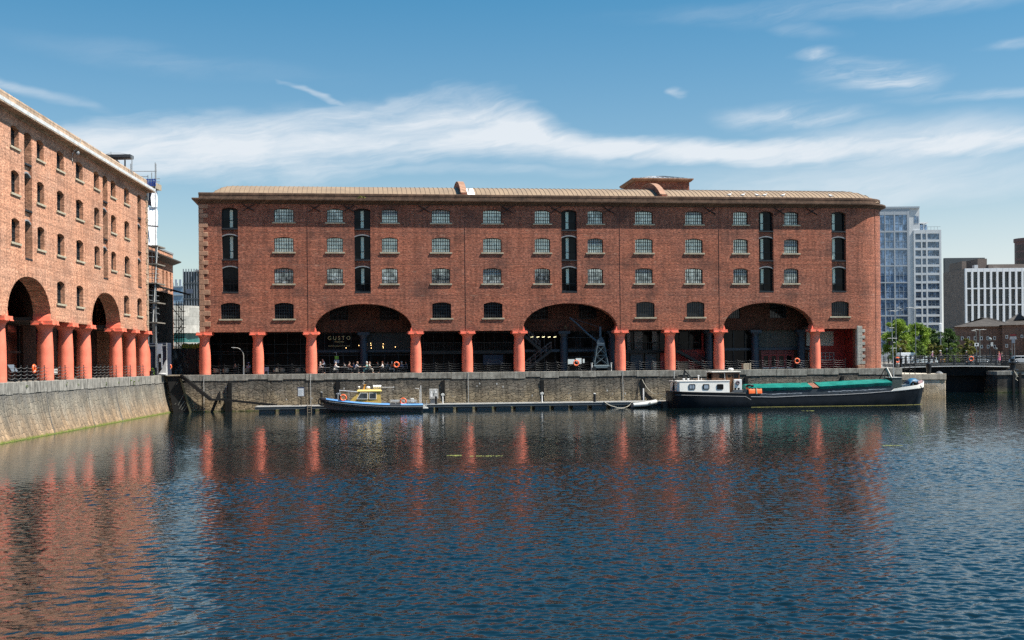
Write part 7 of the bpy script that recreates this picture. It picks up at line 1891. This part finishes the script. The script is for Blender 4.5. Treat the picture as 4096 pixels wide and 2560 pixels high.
za, zb_ = T(0,867).z, T(0,953).z
xA, xB, xC, xD = T(3500,0).x, T(3621,0).x, T(3648,0).x, T(3755,0).x
MB().box(xA,T(3670,0).x,.0,26,0,za).build('wall', TWALL, tw); MB().box(T(3670,0).x+.01,xD,.0,26,0,zb_).build('wall', TWALL, tw)
rows = [(T(0,y1).z, T(0,y0).z) for y0, y1 in ((892,955),(962,1025),(1032,1093),(1098,1160),(1165,1225),(1231,1292),(1298,1358),(1364,1424))]
grid_face(tw, None, xA, T(3628,0).x, 0, za-.02, [(T(3500,0).x+.5,T(3529,0).x),(T(3532,0).x,T(3566,0).x),(T(3571,0).x,T(3619,0).x)], rows[::-1], M((.36,.39,.42), .5, .1, .08), (GLT, ALU), 0)
rows2 = []; py = 968
while py < 1420: rows2.append((T(0,py+24).z, T(0,py).z)); py += 33.2
grid_face(tw, None, T(3645,0).x, xD, 0, zb_-.02, [(T(3651,0).x,T(3674,0).x),(T(3679,0).x,T(3694,0).x),(T(3700,0).x,T(3747,0).x)], rows2[::-1], TWALL, (GLT2, ALU), -.02)
m_ = MB(); m_.box(T(3650,0).x,T(3658,0).x,-.1,.02,T(0,925).z,T(0,896).z); m_.box(T(3662,0).x,T(3666,0).x,-.1,.02,T(0,925).z,T(0,898).z); m_.build('window', GLT, tw)
m_ = MB().box(T(3672,0).x,T(3722,0).x,6,20,zb_,T(0,925).z); pv = m_.build('penthouse', GLT, tw)
m_ = MB(); x = T(3672,0).x
while x < T(3722,0).x: m_.box(x,x+.25,5.8,6.0,zb_,T(0,925).z+.4); x += 1.6
m_.box(T(3668,0).x,T(3726,0).x,5.5,20.5,T(0,925).z+.42,T(0,925).z+.9); m_.build('penthouse_frame', TWALL, tw)
m_ = MB(); 
for k in range(12): x = T(3672,0).x+k*.35*1.15; m_.box(x,x+.08,8,8.1,T(0,925).z+.9,T(0,918).z)
m_.box(T(3672,0).x,T(3718,0).x,8,8.1,T(0,918).z,T(0,917).z); x = T(3676,0).x
while x < xD: m_.box(x,x+.08,.3,.36,zb_,zb_+1.1); x += 1.2
m_.box(T(3672,0).x,xD,.3,.36,zb_+1.1,zb_+1.2); m_.build('roof_rail', GREY, tw)
m_ = MB().box(xA-.2,T(3672,0).x,-.4,26,za,za+.5).box(T(3672,0).x,xD+.2,-.4,26,zb_,zb_+.4) if False else MB().box(xA-.2,T(3669,0).x,-.5,26,za+.002,za+.7)
m_.build('roof_edge', ALU, tw)
YO = 385.0
ob = thing('office_block', 'long brown and white office block with tall narrow windows, right of the tower', 'office block', P(3850,1430,YO), 0); oo = P(3850,1430,YO); oo.z = 0; ob.location.z = 0
def O(px, py, Y=YO): return P(px,py,Y)-oo
zt = O(0,1109).z; BRW = stone('brown_cladding', (.19,.155,.135), (.23,.19,.165), (1.2,.35), .1, .1)
MB().box(O(3848,0).x+.01,O(4250,0).x,0,19,0,zt-.02).build('wall', BRW, ob)
cols = []; px = 3855
while px < 4240: cols.append((O(px,0).x, O(px+17,0).x)); px += 25.1
rws = [(O(0,b).z, O(0,a).z) for a, b in ((1123,1187),(1192,1253),(1258,1322),(1327,1390))][::-1]
GLO = glass('office_glass', (.02,.028,.032), .08, .5, (1.5,4.5), .5)
grid_face(ob, None, O(3848,0).x, O(4250,0).x, 0, zt, cols, rws, M((.72,.73,.74), .5, 0, .06), (GLO, FRAME), 0, True, .7)
MB().box(P(3770,0,YO+18).x-oo.x,P(3930,0,YO+18).x-oo.x,18,19.5,zt-4,O(0,1066,YO+18).z).build('upper_storey', M((.075,.085,.09), .6), ob)
MB().box(O(3930,0).x,O(3968,0).x,6,24,zt,O(0,1070,YO+6).z).build('stair_tower', M((.16,.125,.105), .7), ob)
MB().box(O(3852,0).x,O(3870,0).x,3,14,zt-.6,O(0,1080,YO+3).z).build('stair_tower', M((.16,.125,.105), .7), ob)
MB().box(O(3968,0).x+.1,O(4250,0).x,5,26,zt,O(0,1093,YO+5).z).build('upper_storey', M((.2,.165,.14), .7), ob)
m_ = MB(); m_.box(O(3898,0).x,O(3912,0).x,2,4,zt,O(0,1093,YO).z); m_.box(O(3990,0).x,O(4012,0).x,4,5,zt,O(0,1104,YO).z); m_.build('roof_plant', TWALL, ob)
rt_ = thing('round_tower', 'brown round tower block cut off by the right edge of the picture', 'tower', P(4120,1430,520), 0); or_ = P(4120,1430,520); or_.z = 0; rt_.location.z = 0
Rr = (P(4120,0,520)-P(4066,0,520)).x; zt = (P(0,992,520)).z
MB().lathe([(Rr,0),(Rr,zt-1.5),(Rr+.4,zt-1.4),(Rr+.4,zt)], n=48).build('wall', M((.15,.09,.085), .7, 0, .12, .3), rt_, 30)
for k in range(11):
    z = zt-4.0-k*3.3
    for a in range(-10, 11): t = -PI/2+a*.15; c, s = math.cos(t), math.sin(t); 
    m_ = MB()
    for a in range(-10, 11):
        t = -PI/2+a*.15; m_.loft([[((Rr+d)*math.cos(t+u), (Rr+d)*math.sin(t+u), z+h) for u, h in ((-.035,-1.2),(.035,-1.2),(.035,1.2),(-.035,1.2))] for d in (-.3,.06)])
    m_.build('window', GLO, rt_)
# low brick house
YH = 262.0
hs_ = thing('brick_house', 'low two-storey brown brick house with a grey slate hipped roof at the far right', 'house', P(3960,1430,YH), 0); oh = P(3960,1430,YH); oh.z = 0; hs_.location.z = 0; hs_.rotation_euler = (0,0,-.33)
def H(px, py, Y=YH): return P(px,py,Y)-oh
ze, zr_ = H(0,1341).z, H(0,1303).z; x0, x1, x2, x3 = H(3818,0).x, H(3992,0).x, H(4150,0).x, H(4086,0).x
SLATE = stone('roof_slate', (.06,.053,.046), (.085,.075,.066), (.4,.28), .3, .3)
def hip(root, x0, x1, y0, y1, ze, zr, ov=.5, run=None):
    run = run or (y1-y0)/2; ym = (y0+y1)/2; a = [(x0-ov,y0-ov,ze),(x1+ov,y0-ov,ze),(x1+ov,y1+ov,ze),(x0-ov,y1+ov,ze),(x0+run,ym,zr),(x1-run,ym,zr)]
    m_ = MB().add(a, [(0,1,5,4),(1,2,5),(2,3,4,5),(3,0,4),(0,3,2,1)]); return m_.build('roof', SLATE, root)
wn = []
for px, y0, y1 in [(p,1346,1360) for p in (3832,3856,3880,3904,3928,3952,3977)]+[(p,1380,1393) for p in (3929,3953,3977,3905,3881)]: wn.append((px,y0,y1))
MB().box(x0,x1-.01,0,11,0,ze).build('wall', BRICK_DK, hs_); hip(hs_, x0, x1+3, 0, 11, ze, zr_, .5, 7)
MB().box(x1,x2,-2.4,11,0,H(0,1337,YH-2.4).z).build('wall', BRICK_DK, hs_); zg = H(0,1337,YH-2.4).z
m_ = MB().add([(x1-.5,-3,zg),(H(4085,0).x,-3,zg),(H(4085,0).x,11,zg),(x1-.5,11,zg),(H(4058,0).x,3,zr_+.7),(H(4058,0).x,11,zr_+.7)], [(0,1,4),(1,2,5,4),(3,0,4,5)]); m_.build('roof', SLATE, hs_)
m_ = MB().add([(H(4085,0).x,-3,zg),(x2,-3,zg),(x2,4,zr_+.2),(H(4085,0).x-1.5,4,zr_+.2)], [(0,1,2,3)]); m_.build('roof', SLATE, hs_)
MB().prism([(H(4034,0).x,zr_-.9),(H(4079,0).x,zr_-.6),(H(4057,0).x,zr_+.72)], 'y', -.9, 1.5).build('gablet', M((.02,.025,.035), .5), hs_)
MB().box(H(4085,0).x,x2,-5,-2.41,0,H(0,1360,YH-5).z).build('porch_wall', M((.33,.15,.085), .8, 0, .2, 2), hs_)
for px, y0, y1 in wn+[(4038,1341,1354),(4038,1377,1390),(4094,1340,1352)]:
    yy = 0 if px < 3990 else -2.4; a = H(px-4.6,y0,YH+yy); b = H(px+4.6,y1,YH+yy); f = MB()
    f.box(a.x,b.x,yy-.06,yy-.005,b.z,b.z+.1); f.box(a.x,b.x,yy-.06,yy-.005,a.z-.1,a.z); f.box(a.x,a.x+.1,yy-.06,yy-.005,b.z+.1,a.z-.1); f.box(b.x-.1,b.x,yy-.06,yy-.005,b.z+.1,a.z-.1)
    o = f.build('window', WHITE, hs_); MB().box(a.x+.1,b.x-.1,yy-.04,yy-.02,b.z+.1,a.z-.1).build('pane', GLO, o)
a = H(4062,1358,YH-2.4); m_ = MB().prism([(a.x-.75,a.z),(a.x+.75,a.z),(a.x+.55,a.z+.75),(a.x+.5,a.z+.62),(a.x-.5,a.z+.62),(a.x-.55,a.z+.75)], 'y', -2.5, -2.42); o = m_.build('wall_sign', M((.62,.55,.52)), hs_); MB().box(a.x-.6,a.x+.6,-2.49,-2.42,a.z+.76,a.z+1.1).build('sign_panel', M((.35,.05,.045)), hs_)

# trees
def tree(name, lab, px, ybase, ytop, wpx, Y, mat, seed, n=34, leaf=.5, trunk=True):
    r = random.Random(seed); base = P(px, ybase, Y); base.z = 0; H_ = P(px, ytop, Y).z; low = name == 'bushy_tree'; W_ = (1.4 if low else 1.2)*wpx/FOC*Y/2
    t = thing(name, lab, 'tree', base, 0, 'trees beyond the bridge')
    th = H_*.3; m_ = MB(); m_.tube([(0,0,-.1),(.05,0,th*.6),(0,.05,th*1.2),(.1,0,H_*.7)], [.035*H_,.028*H_,.022*H_,.006*H_], 8)
    cs = []
    for i in range(n):
        a = r.uniform(0,2*PI); u = r.random()**.6; hh = r.random(); 
        zc = H_*((.06 if low else .16)+(.94 if low else .86)*hh); rad_ = 1.12*W_*math.sqrt(max(.05,1-((hh-.38)/.66)**2))*u
        s = H_*.13*r.uniform(.7,1.35)*(1.1-.45*hh)
        cs.append((rad_*math.cos(a)*.88, rad_*math.sin(a)*.88, zc-s*.3, s))
        if i % 3 == 0: m_.tube([(0,0,min(zc*.6,th*1.1)),(rad_*.5*math.cos(a),rad_*.5*math.sin(a),zc*.8),(rad_*.85*math.cos(a),rad_*.85*math.sin(a),zc)], [.013*H_,.008*H_,.003*H_], 5)
    m_.build('trunk', M((.07,.055,.04), .9, 0, .3), t); leaf_clump(cs, 190, leaf*.72, r, .8).build('crown', mat, t)
tree('leafy_tree','tallest bright green tree beside the rounded end of the long warehouse',3590,1440,1282,104,236,LEAFB,1,72,.46)
tree('leafy_tree','bright yellow-green tree right of the tallest one',3672,1440,1296,84,240,LEAFB,2,62,.46)
tree('leafy_tree','dark green tree behind the lamp posts, left of the darkest one',3738,1440,1322,64,248,LEAFD,3,48,.45)
tree('leafy_tree','darkest green tree against the brown office block',3793,1440,1320,62,250,LEAFD,4,50,.45)
tree('bushy_tree','small olive tree at the foot of the warehouse corner',3606,1440,1362,52,224,LEAFO,5,36,.36)
tree('bushy_tree','small mid-green bush tree left of the russet one',3675,1440,1370,58,222,LEAFM,6,40,.36)
tree('bushy_tree','russet-tinged bush tree behind the walking pedestrians',3738,1440,1374,66,222,LEAFO,7,42,.36)
tree('bushy_tree','mid-green bush tree left of the person in black',3800,1440,1374,60,222,LEAFM,8,40,.36)
tree('bushy_tree','rounded olive bush tree in front of the low brick house',3868,1440,1356,72,224,LEAFO,9,46,.36)
tree('bushy_tree','slim pale green tree between the bright and the dark trees',3712,1440,1312,40,256,LEAFB,10,36,.4)

# street furniture beyond the bridge
def lamp(lab, px, ytop, Y, arms, group='street lamps beyond the bridge', r=.09):
    b = P(px,1440,Y); b.z = 0; h = P(px,ytop,Y).z; t = thing('street_lamp', lab, 'street lamp', b, 0, group); MB().cyl((0,0,0),(0,0,h),r,r*.6,8).build('pole', M((.2,.22,.2), .5, .3), t, 40)
    for dx, dz in arms:
        m_ = MB().tube([(0,0,h-.1),(dx*.6,0,h+dz*.8),(dx,0,h+dz)], .05); m_.loft([[(dx-.12,-.12,h+dz-.06),(dx+.12,-.12,h+dz-.06),(dx+.12,.12,h+dz-.06),(dx-.12,.12,h+dz-.06)],[(dx*1.45-.1,-.1,h+dz+.02),(dx*1.45+.1,-.1,h+dz+.02),(dx*1.45+.1,.1,h+dz+.02),(dx*1.45-.1,.1,h+dz+.02)]]); m_.build('lamp_head', PALE, t)
    return t
lamp('tall street lamp with several slanting heads in front of the glass tower',3585,1243,215,((-.9,.0),(.9,.15),(.7,.4),(.5,.65)))
lamp('tall street lamp with a flat double head before the white tower front',3663,1232,214,((-1.1,.1),(1.0,.0)))
lamp('slim single-armed street lamp left of the double one by the brick house',3905,1323,235,((-.6,.05),))
lamp('slim double-armed street lamp in front of the low brick house',3920,1318,238,((-.85,.0),(.85,.0)))
b = P(3763,1440,228); b.z = 0; h = P(3763,1325,228).z; t = thing('pillar_sign', 'slim white lozenge sign on a tall pole in front of the white tower', 'sign', b, 0); MB().cyl((0,0,0),(0,0,h),.1,.08,8).build('pole', GREY, t, 40)
MB().cbox(-.28,.28,-.12,.12,h-.1,P(3763,1292,228).z,.08).build('panel', M((.7,.7,.7)), t)
b = P(3723,1440,252); b.z = 0; tag(MB().cyl((0,0,0),(0,0,P(3723,1330,252).z),.1,.06,8).build('pole', PALE, None, 40, b), 'plain thin pole standing among the dark trees', 'pole')
def lantern(lab, px, ytop, Y, R_, box=False):
    b = P(px,1440,Y); b.z = 0; h = P(px,ytop,Y).z; t = thing('lantern_post', lab, 'lamp post', b, 0, 'black lantern posts by the bridge')
    MB().lathe([(.16,0),(.16,.5),(.09,.6),(.07,h-R_*2.2),(.16,h-R_*2.1),(.12,h-R_*1.9)], n=10).build('post', BLACKI, t, 40); MB().ball((0,0,h-R_), R_, R_, R_, 14, 10).build('globe', glass('lantern_glass', (.2,.21,.2), .08, .3), t, 60); MB().lathe([(R_*.75,h-R_*.45),(R_*.4,h-.05),(.05,h+.12)], n=12).build('hood', BLACKI, t, 40)
    if box: MB().box(.12,.5,-.15,.15,h-R_*2-.9,h-R_*2-.2).build('sign', PALE, t)
lantern('large black globe lantern post with a small sign by the right end of the bridge',3960,1350,208,.3,True)
lantern('smaller black globe lantern post right of the large one',3985,1390,212,.22)
lantern('black globe lantern post between the bush trees',3787,1392,214,.2)
lantern('black globe lantern post at the foot of the olive tree',3602,1392,212,.2)
b = P(4042,1440,214); b.z = 0; h = P(4042,1396,214).z; t = thing('traffic_light', 'black traffic signal near the right end of the bridge', 'traffic light', b, 0); MB().cyl((0,0,0),(0,0,h),.08,.08,8).build('pole', BLACKI, t); MB().cbox(-.2,.2,-.2,.1,h-1.1,h,.03).build('head', BLACKI, t)
for k in range(3): MB().ball((0,-.22,h-.22-.32*k), .1,.05,.1).build('lens', M(((.06,.01,.01),(.08,.05,.01),(.01,.06,.03))[k], .3), t)
b = P(4054,1440,216); b.z = 0; t = thing('road_sign', 'blue-grey rectangular road sign on two posts seen from behind', 'road sign', b, 0); h = P(0,1392,216).z; 
for s in (-.22,.22): MB().cyl((s,.05,0),(s,.05,h),.05,.05,8).build('post', GREY, t)
MB().box(-.3,.3,-.03,.03,P(0,1409,216).z,h).build('panel', M((.13,.16,.2)), t)
b = P(3907,1440,212); b.z = 0; t = thing('road_sign', 'small white notice sign on a thin post under the street lamps', 'road sign', b, 0); MB().cyl((0,.04,0),(0,.04,P(0,1408,212).z),.04,.04,8).build('post', GREY, t); MB().box(-.36,.36,-.02,.02,P(0,1420,212).z,P(0,1407,212).z).build('panel', WHITE, t); MB().cyl((0,-.03,P(0,1413,212).z),(0,-.021,P(0,1413,212).z),.18,.18,14).build('symbol', BLACKI, t)
def car(lab, px, Y, col, rz=0, van=False):
    b = P(px,1440,Y); b.z = .02; t = thing('parked_car' if not van else 'parked_van', lab, 'car' if not van else 'van', b, rz, 'vehicles parked beyond the bridge'); Lh = 2.1 if not van else 2.5; h1, h2 = (.9,1.45) if not van else (1.2,2.2)
    PT = M(col, .25, .2, .05); m_ = MB(); 
    m_.loft([[(x,-w_,.28),(x,w_,.28),(x,w_,h),(x,w_*.86,h+.06),(x,-w_*.86,h+.06),(x,-w_,h)] for x, w_, h in ((-Lh,.7,.6),(-Lh+.15,.82,h1-.12),(-.8,.88,h1),(.9,.88,h1-.02),(Lh-.3,.82,h1-.2),(Lh,.68,.55))]); m_.build('body', PT, t, 40)
    xs = ((-Lh+.25,.74),(-Lh+.8,.7),(.35,.7),(1.05,.74)) if not van else ((-Lh+.1,.78),(-Lh+.25,.74),(1.2,.74),(1.9,.78))
    g_ = MB(); g_.loft([[(xs[0][0],-.76,h1),(xs[0][0],.76,h1),(xs[3][0],.76,h1),(xs[3][0],-.76,h1)],[(xs[1][0],-.66,h2-.08),(xs[1][0],.66,h2-.08),(xs[2][0],.66,h2-.08),(xs[2][0],-.66,h2-.08)]]); g_.build('window', DOORGL, t)
    r_ = MB(); r_.loft([[(xs[1][0]-.05,-.68,h2-.08),(xs[1][0]-.05,.68,h2-.08),(xs[2][0]+.05,.68,h2-.08),(xs[2][0]+.05,-.68,h2-.08)],[(xs[1][0]+.1,-.58,h2),(xs[1][0]+.1,.58,h2),(xs[2][0]-.1,.58,h2),(xs[2][0]-.1,-.58,h2)]]); 
    for x in (xs[0][0]*.5+xs[1][0]*.5, -.35, xs[2][0]*.5+xs[3][0]*.5):
        for s in (-1,1): r_.beam((x-.03,s*.775,h1),(x,s*.672,h2-.07),.07,.04)
    if van: r_.box(-Lh+.15,.5,-.8,.8,h1,h2-.06)
    r_.build('roof', PT, t)
    for x in (-1.3,1.3):
        for s in (-1,1): o = MB().cyl((x,s*.72,.32),(x,s*.9,.32),.32,.32,16).build('wheel', RUBBER, t, 40); MB().cyl((x,s*.9,.32),(x,s*.912,.32),.19,.17,12).build('rim', STEEL, o)
    for s in (-1,1): MB().box(Lh-.06,Lh+.01,s*.5-.12,s*.5+.12,.58,.7).build('headlight', WHITE, t); MB().box(-Lh-.01,-Lh+.06,s*.52-.1,s*.52+.1,.6,.74).build('taillight', M((.3,.01,.01), .3), t)
car('silver car at the right edge beyond the bridge end',4086,222,(.42,.44,.46))
car('grey car behind the bridge railing right of the lifebuoy',3912,218,(.2,.23,.25))
car('white van half hidden behind the olive tree near the warehouse corner',3642,222,(.7,.72,.74),.2,True)
car('pale car behind the walking pedestrian in pink',3704,220,(.5,.56,.57),PI)
car('dark car parked in front of the low brick house',3950,224,(.03,.035,.045))
# railing on the quay end right of the long warehouse
b0_ = P(3537,1450,182); root = chain_fence('black chain fence on the quay right of the rounded warehouse corner', Frame(0,180,0), [P(3538,1450,180).x, P(3600,1450,180).x], 0, [P(p,1450,180).x for p in (3540,3556,3572,3588,3600)], 'chain fences by the lock', 1.3, 4)
for px, lab in ((3580,'tall black iron bollard on the quay end, nearer the warehouse'),(3604,'tall black iron bollard on the quay end, nearer the pier')):
    v = P(px,1470,162); v.z = .01; tag(MB().lathe([(.22,0),(.22,.2),(.16,.3),(.18,1.0),(.26,1.1),(.22,1.25),(.03,1.32)], n=14).build('bollard', BLACKI, None, 40, v), lab, 'bollard', 'bollards on the quay end')
# roof pavilion of the next block
tp_ = thing('roof_pavilion', 'square red brick roof pavilion with a low metal hipped roof rising behind the long warehouse', 'building', P(2640,1400,172), FM.ang); oq = P(2640,1400,172); oq.z = 0; tp_.location.z = 0
def Q(px, py): return P(px,py,172)-oq
x0, x1 = Q(2532,0).x, Q(2754,0).x; zt = Q(0,742).z
MB().box(x0,x1,0,7.5,0,zt).build('wall', BRICK, tp_); MB().sweep([(0,zt-.3),(.25,zt-.25),(.5,zt),(.5,zt+.14),(0,zt+.2)], [(x0,0,-1,-1),(x1,0,1,-1),(x1,7.5,1,1),(x0,7.5,-1,1),(x0,0,-1,-1)]).build('cornice', QUOIN, tp_)
ym = 3.75; z0, z1 = zt+.3, Q(0,719).z; xa, xb = Q(2556,0).x, Q(2746,0).x; MB().add([(xa,.3,z0),(xb,.3,z0),(xb,7.2,z0),(xa,7.2,z0),((xa+xb)/2-1,ym,z1+.25),((xa+xb)/2+1,ym,z1+.25)], [(0,1,5,4),(1,2,5),(2,3,4,5),(3,0,4)]).build('roof', LEADM, tp_)
m_ = MB()
for k in range(9): t = (k+.5)/9; x = xa+(xb-xa)*t; xt = (xa+xb)/2-1+2*t; m_.beam((x,.28,z0+.03),(xt,ym,z1+.28),.05,.05)
m_.box(xa-.05,xb+.05,.2,7.3,z0-.12,z0-.002); m_.build('standing_seam', M((.22,.23,.24), .5), tp_)
# the warehouse behind the camera, whose shape the windows opposite mirror
ow = thing('brick_warehouse', 'red brick warehouse on the near quay, seen only as a reflection in the windows opposite', 'warehouse', (0,0,0))
m_ = MB().box(-75,70,-34,-15,0,21.3); r7 = random.Random(21); x = -74
while x < 66: w_ = r7.uniform(2.5,7); m_.box(x,x+w_,-22,-15.2,21.3,21.3+r7.choice((.2,.4,1.2,2.2,3.4))); x += w_+r7.uniform(.5,6)
m_.build('wall', BRICK, ow); MB().loft([[(-75.5,-22.2,21.32),(-75.5,-34,21.32),(-75.5,-28,23.6)],[(70.5,-22.2,21.32),(70.5,-34,21.32),(70.5,-28,23.6)]]).build('roof', LEADM, ow)
m_ = MB()
for k in range(24):
    for z in (6.5,10.6,14.4,17.6): m_.box(-70+k*5.8,-68+k*5.8,-15.05,-14.98,z,z+1.7)
m_.build('window', PANE_LO, ow)
